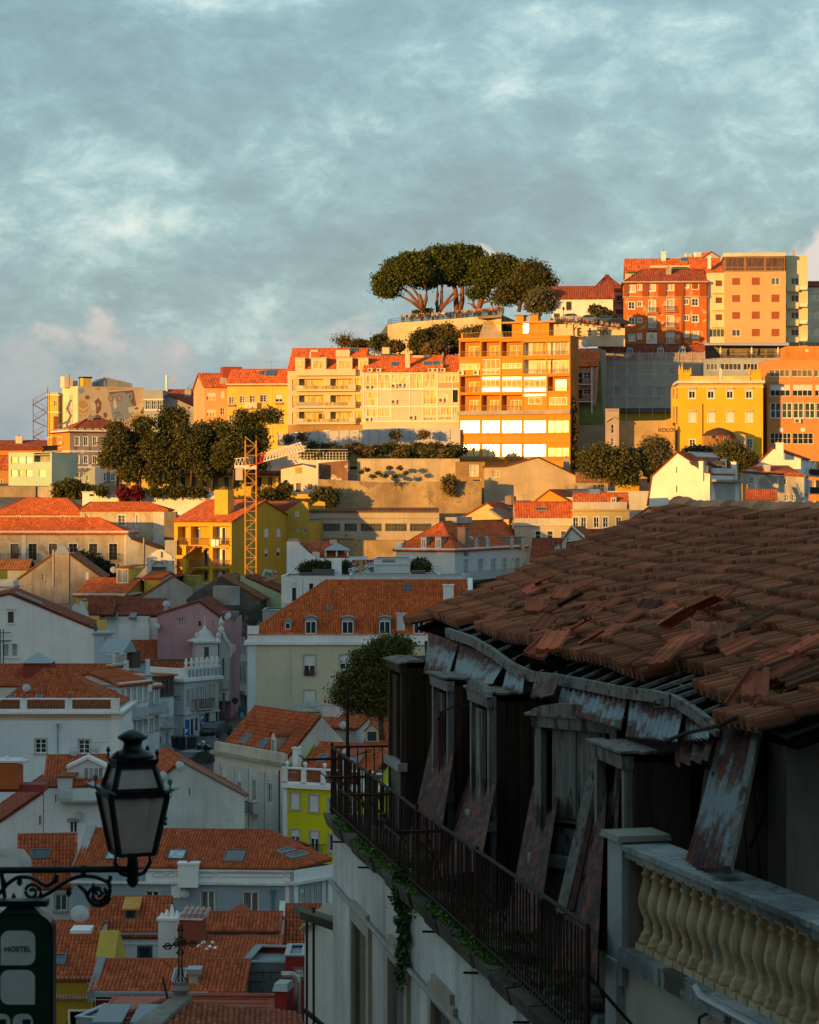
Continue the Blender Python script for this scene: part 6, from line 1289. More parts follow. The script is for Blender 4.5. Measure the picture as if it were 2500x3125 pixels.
INKB=flat((.06,.12,.18),.7)
def frame_line(x0,x1,y0,y1,w=.03):
 P=lambda x,y:b.F.p3(*b.F.uv(x,y),-.115);c=12;q=[(x0+c,y0),(x1-c,y0),(x1,y0+c),(x1,y1-c),(x1-c,y1),(x0+c,y1),(x0,y1-c),(x0,y0+c)];m=MB()
 for i in range(8):m.beam(P(*q[i]),P(*q[(i+1)%8]),w,.01)
 b.part('frieze_line',m,INKB)
for a,c in((-330,-230),(-215,-165),(-150,-10+150),(155,660),(672,720)):frame_line(a,c,404,434)
q_=b.inv@at(1018,300,161);b.roof_x(86,ROOF,oh=.0,hr=2.2,cpt=q_,H=b.F.uv(735,374)[1],**dict(cw=.22,rl=.36,hh=.105))
for x0,x1,y0,y1 in((210,365,240,320),):b.skylight(x0,y0,x1,y1,pane=glassmat((.06,.06,.05),.1),fr=DGREY)
crop(0,2500)
for x0,x1,y0,y1 in((795,925,252,305),(1262,1400,240,302)):b.skylight(x0,y0,x1,y1,fr=DGREY,pane=glassmat((.30,.36,.38),.05))
b.chimney(1345,1495,322,372,mat=WH,d=.8);b.px('party_wall',545,100,560,375,-.2,3,WHD)if False else None;b.done();antenna(b,1448,295,560,face=b.F,arm=.4,n=4)
b.part('left_verge',MB().prism([(-.1,0,b.H+.1),(-.1,5.5,b.zr+.35),(-.1,5.5,b.zr-.4),(-.1,0,b.H-.4)],(.6,0,0)),plaster((.36,.35,.33),.2,.5));b.px('pier',1290,495,1362,590,.12,.1,WH);dish(b,1398,555,.65,face=b.F,rz=R(15))
crop(600,2500)
b.skylight(640,222,705,262,k=1);b.skylight(715,250,800,300,k=1)
b=Bld('town_house','blue tiled flank turning the corner with a white frieze',736,1018,390,158.6,-47,6,wall=az,side=az)
for x,y0,y1 in((798,520,650),(885,485,640),(962,455,630)):b.win(x-18,y0,x+18,y1,n=2,m=0,sur=STONE,blind=1 if x>940 else 0)
b.ring('cornice',470,492,.28,WHD);b.px('frieze',736,385,1018,470,.1,0,WH);b.px('corner_pilaster',736,495,762,720,.04,0,WH);b.px('corner_pilaster',988,400,1018,640,.06,0,WH);b.done()
crop(0,2500)
b=Bld('house','white house with red roof left of the blue tiled house',150,556,505,166,-8,9,wall=plaster((.72,.73,.72),.08,.3));b.win(415,566,505,690,n=2,m=0,sur=STONE,frame=FR);b.px('pilaster',552,520,582,770,.04,0,plaster((.58,.52,.48)))
b.roof_x(120,ROOF,oh=.25,**T1);b.skylight(240,235,368,298,fr=DGREY);b.done()
b=Bld('house','cream wall with lichen top at the far left',-120,165,300,158,0,4,wall=plaster((.58,.55,.50),.1,.3),top=[(-120,290),(105,290),(165,370)]);b.done()
# bottom roofs
b=Bld('house','white house with blue window frames and orange roof dormer',672,1232,862,142,0,5.5,wall=plaster((.68,.68,.66),.06,.25))
for x,pn in((886,glassmat((.10,.10,.08),.1)),(1090,GL)):b.win(x-44,966,x+44,1066,n=2 if x<1000 else 1,m=0,pane=pn,frame=FR if x<1000 else BF,sur=BF)
b.ring('ledge',928,940,.1,WH);b.roof_x(592,ROOF,oh=.25,**dict(cw=.22,rl=.36,hh=.105))
dm=b.dormer(938,680,1030,752,roof='shed',rise=.45,mat=plaster((.52,.24,.05)),rmat=plaster((.56,.27,.06)),n=1,m=0,fr=flat((.05,.14,.20)),wf=.85,hf=.95,over=.16)
q=b.on(975,765,0);MB().hexa([q+Vector((-.35,-.12,-.5)),q+Vector((.3,-.12,-.42)),q+Vector((.3,-.06,-.4)),q+Vector((-.35,-.06,-.5)),q+Vector((-.3,.05,0)),q+Vector((.32,.05,0)),q+Vector((.32,.1,0)),q+Vector((-.3,.1,0))]).obj('laundry',flat((.42,.30,.30),.9,var=.5,sc=20),b.e)
b.done();b.px('gutter',668,852,1240,862,.35,-.2,ZINC)
b=Bld('chimney_stack','whitewashed chimney stack topped with ridge stones',1190,1350,748,138,8,1.2,wall=plaster((.70,.70,.68),.05,.2),cat='chimney',yb=1090);b.done();m=MB()
for i,(u,h)in enumerate(((.12,.25),(.4,.45),(.7,.75),(1.0,.4),(1.25,.3))):m.lathe([(.16,0),(.14,h*.5),(.05,h)],7,(u,.5,b.H))
b.part('ridge_stone',m.box(-.08,b.W+.08,-.08,1.28,b.H-.1,b.H+.05),WH);
b=Bld('chimney_stack','rust red chimney stack capped with clay tiles',1350,1512,755,136,8,1.4,wall=plaster((.26,.065,.04),.15,.3),cat='chimney',yb=1040);b.done();m=MB()
for i in range(5):
 for j in range(2):m.tube([(.15+i*.32,.0+j*.6,b.H+.22+j*.12),(.18+i*.32,.65+j*.6,b.H+.34+j*.12)],[.15,.12],7)
b.part('cap_tile',m,plaster((.46,.30,.26),.2,.4));b.part('cap',MB().box(-.1,b.W+.1,-.1,1.5,b.H,b.H+.1),WHD)
b=Bld('house','low red roof with flat white vent box behind the mustard house',340,720,895,137,0,6,wall=WHD);b.roof_x(775,ROOF,oh=.1,**dict(cw=.22,rl=.36,hh=.1));b.px('vent_box',530,832,680,888,.2,1.5,WH);
for x in(552,578,604):b.px('vent_hole',x,872,x+10,888,.22,0,DGREY)
b.done();dish(b,602,760,1.1,k=0,rz=R(15))
b=Bld('house','mustard house with red roof and one roof window',-140,690,1195,124,0,7,wall=plaster((.40,.25,.025),.08,.2),side=plaster((.44,.30,.06),.08,.2))
b.win(528,1445,700,1560,n=1,m=0,sur=FR);b.ring('eave',1185,1198,.12,WHD);b.roof_x(884,ROOF,oh=.15,**dict(cw=.21,rl=.35,hh=.105));b.skylight(410,1030,495,1095,fr=DGREY);b.done();m=MB()
for i in range(34):m.tube([(b.W*(i+.5)/34,-.25,b.F.uv(400,1338)[1]),(b.W*(i+.5)/34,.1,b.F.uv(400,1326)[1])],.08,6)
b.part('tile_course',m,plaster((.5,.34,.28)))['kind']='stuff'
b.part('gable_parapet',MB().prism([(b.W,-.2,b.H-.1),(b.W,3.5,b.zr+.35),(b.W,7,b.H-.1),(b.W,7,b.H-3),(b.W,-.2,b.H-3)],(1.0,0,0)),plaster((.50,.34,.06),.1,.25))
b=Bld('house','wide red pantile roof with grey roof hatch and zinc gutter',700,1815,1290,120,1,7,wall=flat((.24,.02,.015),.8),side=GREYW);b.roof_x(1068,ROOF,oh=.2,**dict(cw=.21,rl=.35,hh=.105));b.done()
b.px('gutter',720,1285,1570,1322,.5,-.15,ZINC);b.skylight(1300,1140,1400,1230,fr=GREYW,pane=flat((.16,.17,.17)));b.px('roof_vent',1410,1160,1475,1290,-.6,1.2,GREYW);b.px('vent_cap',1395,1142,1505,1180,-.4,1.4,ZINC)
b.part('left_verge',MB().prism([(-.25,-.3,b.H),(-.25,3.5,b.zr+.25),(-.25,3.5,b.zr-.5),(-.25,-.3,b.H-.5)],(.4,0,0)),plaster((.24,.26,.26),.2,.4))
rl_=MB()
for x in(745,1018,1565):rl_.tube([b.F.p3(*b.F.uv(x,1460),-1.2),b.F.p3(*b.F.uv(x,1255),-1.2)],.025,5)
for y in(1320,1392):rl_.tube([b.F.p3(*b.F.uv(715,y),-1.2),b.F.p3(*b.F.uv(1815,y),-1.2)],.022,5)
rl_.tube([b.F.p3(*b.F.uv(715,1325),-1.2),b.F.p3(*b.F.uv(785,1250),-1.2),b.F.p3(*b.F.uv(680,1190),-1.2)],.022,5)
b.part('roof_railing',rl_,ZINC)
RB2=flat((.34,.085,.045),.75,var=.2,sc=2.0)
b=Bld('house','smooth red clay roof with zinc dormers at the bottom',700,2050,1560,112,2,7,wall=flat((.20,.02,.015),.8));b.roof_x(1330,RB2,oh=.2,hl=3.5,tile=False);p,U,N=b.slopes[0];m=MB()
for i in range(9):v=i*.5;a=p+N.cross(U)*v+U*(v*.9);c=p+N.cross(U)*v+U*(b.W-.3);m.beam(a+N*.03,c+N*.03,.06,.04)
b.part('tile_row',m,RB2);b.done()
for x0,x1 in((712,900),(1000,1130)):b.dormer(x0,1535,x1,1600,mat=flat((.20,.05,.03)),rmat=GREYROOF,roof='shed',rise=.2)
b=Bld('outbuilding','grey zinc box corner below the mustard house',572,720,1490,115,20,3,wall=plaster((.22,.26,.27),.1,.3));b.done();b.flat(par=.1,cop=ZINC)
crop(600,2500)
b=Bld('house','row of small red roofs with a low window slot',30,612,832,141,0,4,wall=DGREY);b.win(64,856,130,884,n=2);b.win(320,856,466,880,n=3);b.roof_x(708,ROOF,oh=.2,**dict(cw=.22,rl=.36,hh=.1));b.px('beam',30,830,592,850,.15,0,WHD);b.done();antenna(b,395,735,985,face=b.F,arm=.7)
b.part('hip_cap',MB().add([b.F.p3(*b.F.uv(215,715,2),2),b.F.p3(*b.F.uv(432,695,2),2),b.F.p3(*b.F.uv(400,720,4),4),b.F.p3(*b.F.uv(345,628,3),3),b.F.p3(*b.F.uv(235,690,4),4)],[(0,1,3),(1,2,3),(2,4,3),(4,0,3)]),ROOF)
b=Bld('house','red tile lean-to roof strewn with white litter',-120,592,1060,133,0,5,wall=DGREY);b.roof_x(892,ROOF,oh=.2,rf=.9,**dict(cw=.22,rl=.36,hh=.1));b.done();rr=random.Random(9)
for i in range(7):q=b.on(10+i*22,950+rr.uniform(-20,40),0);MB().taper(0,0,0,.12,.16,.1,.05,.08).obj('litter',FR,b.e,q,rr.uniform(0,3))
b=Bld('house','steep red roof with white verge behind the grey lift box',640,965,945,143,0,5,wall=WHD,side=WHD);b.roof_x(650,ROOF,oh=.05,**dict(cw=.22,rl=.36,hh=.105));b.done();b.part('left_verge',MB().prism([(-.25,-.2,b.H),(-.25,2.5,b.zr+.3),(-.25,2.5,b.zr-.4),(-.25,-.2,b.H-.4)],(.35,0,0)),WHD)
b=Bld('lift_box','grey roof tank box painted with a bare branch',340,668,1078,124,6,4.6,wall=plaster((.16,.19,.19),.1,.3),side=flat((.26,.015,.012),.8),cat='building',yb=1320);f=b.F;INKD=flat((.035,.04,.04),.9);mm=MB()
for L in(((350,1205),(420,1222),(500,1218)),((395,1165),(450,1148),(560,1150),(625,1148)),((498,1148),(500,1195)),((560,1125),(565,1170),(548,1200)),((360,1260),(400,1245),(412,1290),(370,1298)),((585,1200),(630,1222),(650,1190)),((480,1280),(500,1300)),((350,1110),(400,1115))):
 for(x0,y0),(x1,y1)in zip(L,L[1:]):mm.beam(f.p3(*f.uv(x0,y0),-.01),f.p3(*f.uv(x1,y1),-.01),.09,.006)
b.part('painted_branch',mm,INKD);b.done();b.flat(GREYROOF,par=.35,cop=plaster((.22,.26,.26),.1,.3),th=.35)
b=Bld('house','dark red wall house with flue pipes beside the lift box',668,815,1030,121.5,0,3,wall=flat((.24,.012,.01),.8));b.win(742,1128,802,1188,n=2,m=2,frame=FR,sur=DGREY);b.done();b.flat(par=.1,cop=ZINC)
b=Bld('chimney_stack','red rendered chimney with grey slab cap',586,680,1290,114,12,1.0,wall=flat((.24,.015,.012),.8),cat='chimney');b.done();b.part('cap',MB().taper(b.W/2,.5,b.H,b.H+.35,b.W*.62,.65,b.W*.5,.5),ZINC)
fp=thing('flue_pipe','bent metal flue pipe behind the red chimney','pipe',at(760,1540,117));MB().tube([(0,0,-3),(0,0,2.0),(-.06,0,2.25),(-.25,0,2.4),(-.8,0,2.42)],.17,10).obj('duct',flat((.36,.35,.34),.35,.7),fp,smooth=True)
b=Bld('house','plain off white wall with rough stone top left of the ruin',812,1062,815,112,0,4,wall=plaster((.56,.54,.48),.08,.3),top=[(812,830),(920,770),(922,740),(1062,742)]);b.done();b.part('stone_top',MB().prism([b.F.p3(*b.F.uv(x,y),-.3)for x,y in((770,830),(810,795),(920,755),(920,775),(815,825))],(0,.8,0)),plaster((.22,.19,.15),.3,.5))
# the ruined house in front (photo pixels 1:1)
crop(0,0,1725)
EA=math.atan2(-.984,.176);OZ=18.0
ru=thing('ruined_house','derelict house with collapsing tiled roof and rotten dormers','ruined house',(.13,31.0,CZ-OZ),EA)
RM=Matrix.Translation((.13,31.0,CZ-OZ))@Matrix.Rotation(EA,4,'Z');RI=RM.inverted();RC_=RI@CAMP
def L(s,w,h):return Vector((s,w,h+OZ))
def onw(x,y,w):
 d=RI.to_3x3()@ray(x,y);k=(w-RC_.y)/d.y;return RC_+d*k
def onroof(x,y,lift=0):
 N=Vector((0,-.345,1)).normalized();p=L(0,0,-1.65)+N*lift;d=RI.to_3x3()@ray(x,y);k=(p-RC_).dot(N)/d.dot(N);return RC_+d*k
def rpart(name,mb,mat,label=None,smooth=False,parent=None):
 o=mb.obj(name,mat,parent or ru,smooth=smooth)
 if label:o['label']=label
 return o
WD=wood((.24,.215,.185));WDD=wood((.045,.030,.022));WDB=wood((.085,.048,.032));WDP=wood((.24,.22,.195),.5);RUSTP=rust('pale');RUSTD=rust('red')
IRON=flat((.045,.022,.015),.8,.3,.3,.5,20.0,.4)
TW,TL=.158,.36
prof=[(0,.0),(.004,.050),(.016,.074),(.038,.084),(.060,.074),(.072,.050),(.076,.0),(.10,-.02),(.13,-.02),(.15,-.006),(.158,-.004)]
lprof=[(0,.03),(.02,.034),(.035,.012),(.10,.010),(.115,.026),(.14,.026),(.155,.010),(.22,.010),(.24,.03),(.27,.03),(.28,.0)]
def tile_mesh(name,mat,prof=prof,TL=TL):
 m=MB();n=len(prof);top=[(x,0,z+.03)for x,z in prof];bk=[(x,TL,z)for x,z in prof];bot=[(x,.0,min(z,.004)-.006)for x,z in prof]
 v=top+bk+bot;f=[(i,i+1,n+i+1,n+i)for i in range(n-1)]+[(2*n+i,2*n+i+1,i+1,i)for i in range(n-1)]
 me=m.add(v,f).mesh(name,mat,False)
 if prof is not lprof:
  me.materials.append(TSHADE);me.polygons.foreach_set('material_index',[1 if 5<i<n-1 else 0 for i in range(n-1)]*2)
 return me
def ruintile(c,moss):
 m,n,b=newmat('old_clay_tile');v=objvec(n);oi=n.n('ShaderNodeObjectInfo').outputs['Random'];at_=n.n('ShaderNodeAttribute',attribute_name='tint').outputs['Fac']
 k=n.ramp(n.math('FRACT',n.math('ADD',oi,at_)),(0,tuple(x*.42 for x in c)),(.35,tuple(x*.75 for x in c)),(.7,c),(1,tuple(x*1.3 for x in c)))
 a=n.noise(v,5,8,.7);k=n.mix(n.ramp(a,(.42,0),(.66,.5)),k,(.06,.046,.032))
 q=n.noise(v,2.3,6,.65);k=n.mix(n.math('MULTIPLY',n.ramp(q,(.52,0),(.66,1)),moss),k,(.085,.075,.02))
 n.l(k,b.inputs['Base Color']);b.inputs['Roughness'].default_value=.9;b.inputs['Specular IOR Level'].default_value=.2;bump(n,b,n.noise(v,40,6,.75),.5,.01);return m
TM=ruintile((.37,.118,.052),.3);TMN=ruintile((.52,.135,.062),.03);TMD=ruintile((.24,.085,.045),.35);TSHADE=ruintile((.022,.012,.009),.2)  # pan faces near-black: shade between the tile ribs put into their colour
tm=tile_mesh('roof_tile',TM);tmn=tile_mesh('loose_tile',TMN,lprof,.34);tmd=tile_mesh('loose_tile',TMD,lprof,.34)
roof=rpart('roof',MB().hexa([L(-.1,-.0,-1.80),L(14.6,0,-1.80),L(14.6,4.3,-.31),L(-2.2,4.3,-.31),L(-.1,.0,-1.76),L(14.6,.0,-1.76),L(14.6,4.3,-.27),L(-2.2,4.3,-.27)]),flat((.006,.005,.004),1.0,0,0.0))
SL=math.atan(.345);ROWS=15;EX=4.2/math.cos(SL)/ROWS;rr=random.Random(11);cand=[]
def sag(s,v):return-.05*math.sin(s*.55+.4)*math.sin(v*.7)+.018*math.sin(s*2.3+v*1.7)-.05*max(0,1-abs(v-1.0))*math.sin(s*.45)**2
for j in range(ROWS):
 v=j*EX-.22;w=v*math.cos(SL);s0=-2.26*w/4.2-.05;nC=int((14.5-s0)/TW)
 for i in range(nC):
  s=s0+i*TW
  if j==0 and .5<s<13.2:continue
  if j==1 and(2.2<s<3.1 or 10.4<s<11.8):continue
  cand.append((s,v,j))
def tmat(s,v,jt=1,rot=None,lift=0):
 w=v*math.cos(SL);h=-1.65+v*math.sin(SL)+sag(s,v)+lift
 e=rot or(SL-.05+rr.gauss(0,.010)*jt,rr.gauss(0,.015)*jt,rr.gauss(0,.014)*jt)
 from mathutils import Euler
 return Matrix.Translation(L(s,w,h))@Euler(e,'XYZ').to_matrix().to_4x4()
def pxof(s,v):
 P=RM@L(s,v*math.cos(SL),-1.65+v*math.sin(SL));d=P.y;return 1250+F*P.x/d,HY-F*(P.z-CZ)/d,d
vis=sorted([c for c in cand if pxof(c[0],c[1])[0]<2490],key=lambda c:pxof(c[0],c[1])[2])
near=set(vis[:285]);sv=[];sq=[];stt=[]
tv=np.array([tuple(v.co)for v in tm.vertices]);tq=np.array([tuple(p.vertices)for p in tm.polygons])
for c in cand:
 M_=tmat(c[0],c[1],1+(rr.random()<.06)*3)
 if c in near:
  o=link('roof_tile',tm,roof);o.matrix_local=M_
 else:
  A_=np.array(M_);sv.append(tv@A_[:3,:3].T+A_[:3,3]);sq.append(tq+len(tv)*len(sq));stt+=[rr.random()]*len(tq)
o=link('roof_tiles',rawmesh('roof_tiles',np.concatenate(sv),np.concatenate(sq),[TM,TSHADE],stt),roof);o['kind']='stuff';o.data.polygons.foreach_set('material_index',[p.material_index for p in tm.polygons]*len(sq))
lt=[(1590,1810,.5,.2,0,1),(1640,1790,-.2,.15,0,1),(1680,1830,.9,.25,0,1),(1730,1800,.3,.1,0,1),(1600,1870,1.2,.3,0,1),(1660,1870,.1,.2,0,1.1),(1720,1860,-.5,.25,1,1.1),(1770,1880,.7,.2,0,1.1),(1620,1930,.6,.35,0,1),(1700,1920,.2,.2,1,1.1),(1760,1930,-.9,.25,0,1.1),(1480,1890,.1,.15,0,.9),(1560,1850,-.3,.2,1,1),(1830,1860,.4,.15,0,1),(1880,1830,-.1,.1,0,1),(1930,1880,.8,.3,1,1),(1880,1905,.2,.2,0,1.1),(1990,1880,.3,.15,0,1),(2060,1850,.1,.1,0,1),(2120,1890,-.6,.2,0,1.3),(2150,1870,.4,.35,0,1.2),(2060,1930,-.9,.3,0,1.2),(2110,1950,1.4,.2,0,1.1),(2040,1970,.2,.15,0,1.1),(2080,2000,-.2,.2,0,1.3),(2010,2010,.5,.25,0,1.1),(1980,2040,.7,.2,0,1.1),(2150,1990,.9,.4,1,1.2),(2200,1990,.1,.2,0,1.1),(2250,1930,.0,.15,1,1.3),(2190,1960,-.4,.2,1,1.2),(2330,2020,-.2,.2,0,1.3),(2380,2010,.15,.15,0,1.3),(2310,2060,.1,.1,1,1.2),(2400,2080,-.3,.15,1,1.4),(2330,2090,.2,.2,0,1.2),(2460,2060,.2,.2,1,1.2),(1640,1990,1.0,.3,0,1.2),(1600,2000,.75,.3,0,1.2),(1900,2040,.1,.2,1,1.0),(1780,1980,-.4,.3,0,1),(1820,1950,.5,.2,0,1)]
for x,y,tn,ti,kd,sc_ in lt:
 p=onroof(x,y,.10);o=link('loose_tile',tmd if kd else tmn,ru);o.location=p;o.rotation_euler=(SL+ti,rr.uniform(-.25,.25),tn+rr.uniform(-.15,.15));o.scale=(sc_*.78,)*3
for x,y,e in((2225,2150,(1.15,.35,.35)),(2300,2185,(1.3,.9,-.5)),(2280,2200,(1.0,-.6,.6)),(2320,2175,(.8,1.2,.2))):
 o=link('loose_tile',tmn,ru);o.location=onw(x,y,.05);o.rotation_euler=e
m=MB()
pts_=[]
RCAP=plaster((.50,.22,.11),.4,.5,dc=(.18,.13,.04),sc=3)
for i in range(28):
 s=-2.35+i*.34;w=4.2;dip=.1*math.sin(max(0,i-1)*.5)-.03*i*.1
 a=L(s-.05,w,-.245-.015*min(i,3)+rr.gauss(0,.008));c=L(s+.40,w,-.29-.015*min(i,3)+rr.gauss(0,.008));vs=[];n=9
 for p,r in((a,.175),(c,.115)):
  for rad in(r,r-.022):
   for k in range(n):an=math.pi*(k/(n-1))*1.1-.05*math.pi;vs.append(p+Vector((0,-rad*math.cos(an),rad*math.sin(an))))
 fs=[]
 for k in range(n-1):fs+=[(k,k+1,2*n+k+1,2*n+k),(n+k,3*n+k,3*n+k+1,n+k+1),(k,n+k,n+k+1,k+1)]
 rpart('ridge_cap',MB().add(vs,fs),RCAP,smooth=False)
rpart('back_roof',MB().hexa([L(-2.2,4.25,-.40),L(14.6,4.25,-.40),L(14.6,8.4,-1.9),L(-1,8.4,-1.9),L(-2.2,4.25,-.32),L(14.6,4.25,-.32),L(14.6,8.4,-1.8),L(-1,8.4,-1.8)]),TM)
EB=[(1365,1925),(1440,1950),(1500,1985),(1560,2030),(1620,2058),(1700,2068),(1800,2087),(1900,2108),(1990,2118),(2060,2135),(2110,2165),(2150,2195),(2190,2225)]
for dy,w,wd_,hh_ in((0,-.12,.07,.055),(14,-.14,.05,.035)):
 for(x0,y0),(x1,y1)in zip(EB,EB[1:]):
  a=onw(x0,y0+dy,w);c=onw(x1,y1+dy,w);rpart('eave_beam',MB().beam(a,a+(c-a)*1.02,hh_,wd_),WD)
UB=[(1410,1908),(1480,1925),(1540,1960),(1580,1985),(1650,2000),(1720,2012),(1790,2032),(1860,2060),(1990,2075),(2060,2088),(2120,2115),(2180,2145)]
for(x0,y0),(x1,y1)in zip(UB,UB[1:]):
 a=onw(x0,y0,.32);c=onw(x1,y1,.32);rpart('batten',MB().beam(a,c,.05,.06),WDP)
for i in range(20):
 f=i/19;s=1.0+f*11.8;x=np.interp(f,[0,1],[1380,2170]);y=np.interp(x,[p[0]for p in EB],[p[1]for p in EB])+4
 a=onw(x,y,-.1);b_=Vector((a.x-.05,.75,L(0,0,-1.65+.345*.75-.05).z));rpart('rafter',MB().beam(a,b_,.03,.03),WDP)
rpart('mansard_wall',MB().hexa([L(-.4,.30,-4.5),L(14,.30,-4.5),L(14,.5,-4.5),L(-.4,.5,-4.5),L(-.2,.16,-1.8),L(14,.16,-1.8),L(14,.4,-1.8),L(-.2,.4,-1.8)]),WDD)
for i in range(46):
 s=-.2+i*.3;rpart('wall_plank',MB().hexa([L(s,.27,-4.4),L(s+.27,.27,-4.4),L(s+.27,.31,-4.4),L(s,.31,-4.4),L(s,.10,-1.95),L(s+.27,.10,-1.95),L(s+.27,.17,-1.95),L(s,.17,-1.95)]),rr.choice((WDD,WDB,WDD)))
FAC=plaster((.58,.57,.545),.28,.75,dc=(.10,.085,.07),peel=None)
fx=[(1078,1133,2742),(1190,1250,2850),(1322,1392,2975),(1520,1620,3160)]
wall=MB();holes=[];w0=-1.06
for x0,x1,y in fx:a=onw(x0+6,y+30,w0);c=onw(x1-4,y+30,w0);holes.append((a.x,OZ-12.5,c.x,a.z-.15))
outer=[(-.5,0),(17,0),(17,OZ-4.38),(-.5,OZ-4.38)];polys=[[Vector((u,v,0))for u,v in q]for q in[outer]+[[(a,b_),(c,b_),(c,d),(a,d)]for a,b_,c,d in holes]]
tr=tessellate_polygon(polys);wall.add([(q.x,w0,q.y)for p in polys for q in p],[tuple(x)for x in tr])
for a,b_,c,d in holes:
 P=[(a,b_),(c,b_),(c,d),(a,d)];wall.add([(u,w0,v)for u,v in P]+[(u,w0+.35,v)for u,v in P],[(i,(i+1)%4,4+(i+1)%4,4+i)for i in range(4)])
wall.add([(-.5,w0,0),(-.5,8,0),(-.5,8,OZ-4.38),(-.5,w0,OZ-4.38)],[(0,1,2,3)])
rpart('facade_wall',wall,FAC,'streaked pale facade wall with peeling plaster')
BRK=plaster((.16,.12,.09),.3,.5)
for a,b_,c,d in holes:
 wn=rpart('window',MB().box(a,c,w0+.30,w0+.34,b_,d),BRK,'walled up window opening');m=MB();e=.16
 m.box(a-e,a,w0-.05,w0+.06,b_,d+e).box(c,c+e,w0-.05,w0+.06,b_,d+e).box(a,c,w0-.048,w0+.06,d,d+e+.1);rpart('surround',m,plaster((.42,.36,.28),.2,.5),parent=wn)
rpart('terrace_floor',MB().box(-.5,14,-1.06,.45,OZ-4.44,OZ-4.24),plaster((.14,.12,.095),.4,.6))
CORN=plaster((.12,.10,.075),.45,.8,peel=(.05,.042,.03),sc=2)
for i in range(22):
 s=-.62+i*.8;j_=rr.uniform(-.02,.02);rpart('cornice_stone',MB().hexa([(s,-1.14+j_,OZ-4.38),(s+.79,-1.14+j_,OZ-4.38),(s+.79,-1.0,OZ-4.40),(s,-1.0,OZ-4.40),(s,-1.19+j_,OZ-4.22+rr.uniform(-.03,.02)),(s+.79,-1.19+j_,OZ-4.22+rr.uniform(-.03,.02)),(s+.79,-.9,OZ-4.21),(s,-.9,OZ-4.21)]),CORN)
rpart('string_course',MB().tube([L(-.5,-1.10,-5.1),L(17,-1.10,-5.1)],.03,6),flat((.25,.25,.24)))
for i in range(7):s=.4+i*2.1;rpart('iron_peg',MB().tube([L(s,-1.0,-4.46),L(s,-1.2,-4.45)],.013,5),IRON)
def sheet(pts,w_top,w_bot,mat,k=9,amp=.03,name='corrugated_sheet'):
 a,c=onw(*pts[0],w_top),onw(*pts[1],w_top);d,e=onw(*pts[2],w_bot),onw(*pts[3],w_bot);n=k*4;m=MB();vs=[];rows=4
 nr=(c-a).cross(e-a).normalized()
 for r in range(rows+1):
  g=r/rows
  for i in range(n+1):f=i/n;p=a+(c-a)*f;q=e+(d-e)*f;vs.append(p+(q-p)*g+nr*amp*math.sin(f*k*2*math.pi)+nr*.02*math.sin(f*3+g*2))
 fs=[(r*(n+1)+i,r*(n+1)+i+1,(r+1)*(n+1)+i+1,(r+1)*(n+1)+i)for r in range(rows)for i in range(n)]
 return rpart(name,m.add(vs,fs),mat,smooth=True)
for pts,wt,wb_,mt,k in(([(1308,1930),(1400,1962),(1372,2075),(1288,2052)],-.1,-.28,RUSTP,7),([(1402,1963),(1545,2022),(1508,2090),(1374,2078)],-.1,-.3,RUSTP,9),([(1548,2026),(1605,2046),(1600,2122),(1524,2108)],-.1,-.28,RUSTP,5),([(1632,2052),(1712,2062),(1668,2125),(1614,2128)],-.08,-.22,RUSTP,5),([(1718,2078),(1918,2122),(1900,2232),(1690,2165)],-.1,-.3,RUSTP,13),([(1922,2126),(2090,2160),(2072,2268),(1902,2246)],-.1,-.3,RUSTP,11),([(2092,2165),(2172,2215),(2170,2258),(2080,2262)],-.08,-.2,RUSTP,6),([(2205,2206),(2312,2212),(2215,2655),(2078,2655)],-.05,-.55,RUSTP,9),([(2050,2228),(2180,2262),(2165,2330),(2055,2330)],-.1,-.3,RUSTD,3),([(1332,2185),(1410,2150),(1345,2600),(1232,2600)],-.2,-.9,RUSTD,7),([(1448,2320),(1540,2270),(1470,2660),(1310,2680)],-.2,-.95,RUSTD,8),([(1625,2400),(1720,2330),(1650,2840),(1530,2840)],-.2,-.95,RUSTD,6),([(1795,2440),(1860,2300),(1830,2960),(1680,2960)],-.3,-.95,RUSTD,8),([(1868,2380),(1895,2330),(1880,2900),(1790,2900)],-.3,-.7,RUSTD,5)):
 sheet(pts,wt,wb_,mt,k)
rpart('edge_board',MB().beam(onw(2318,2212,-.07),onw(2222,2655,-.57),.05,.09),WDP)
rpart('curled_sheet',MB().prism([onw(1630,2100,-.3),onw(1712,2062,-.25),onw(1690,2125,-.35),onw(1650,2135,-.5)],(0,0,.02)),RUSTD)
FL=-4.24
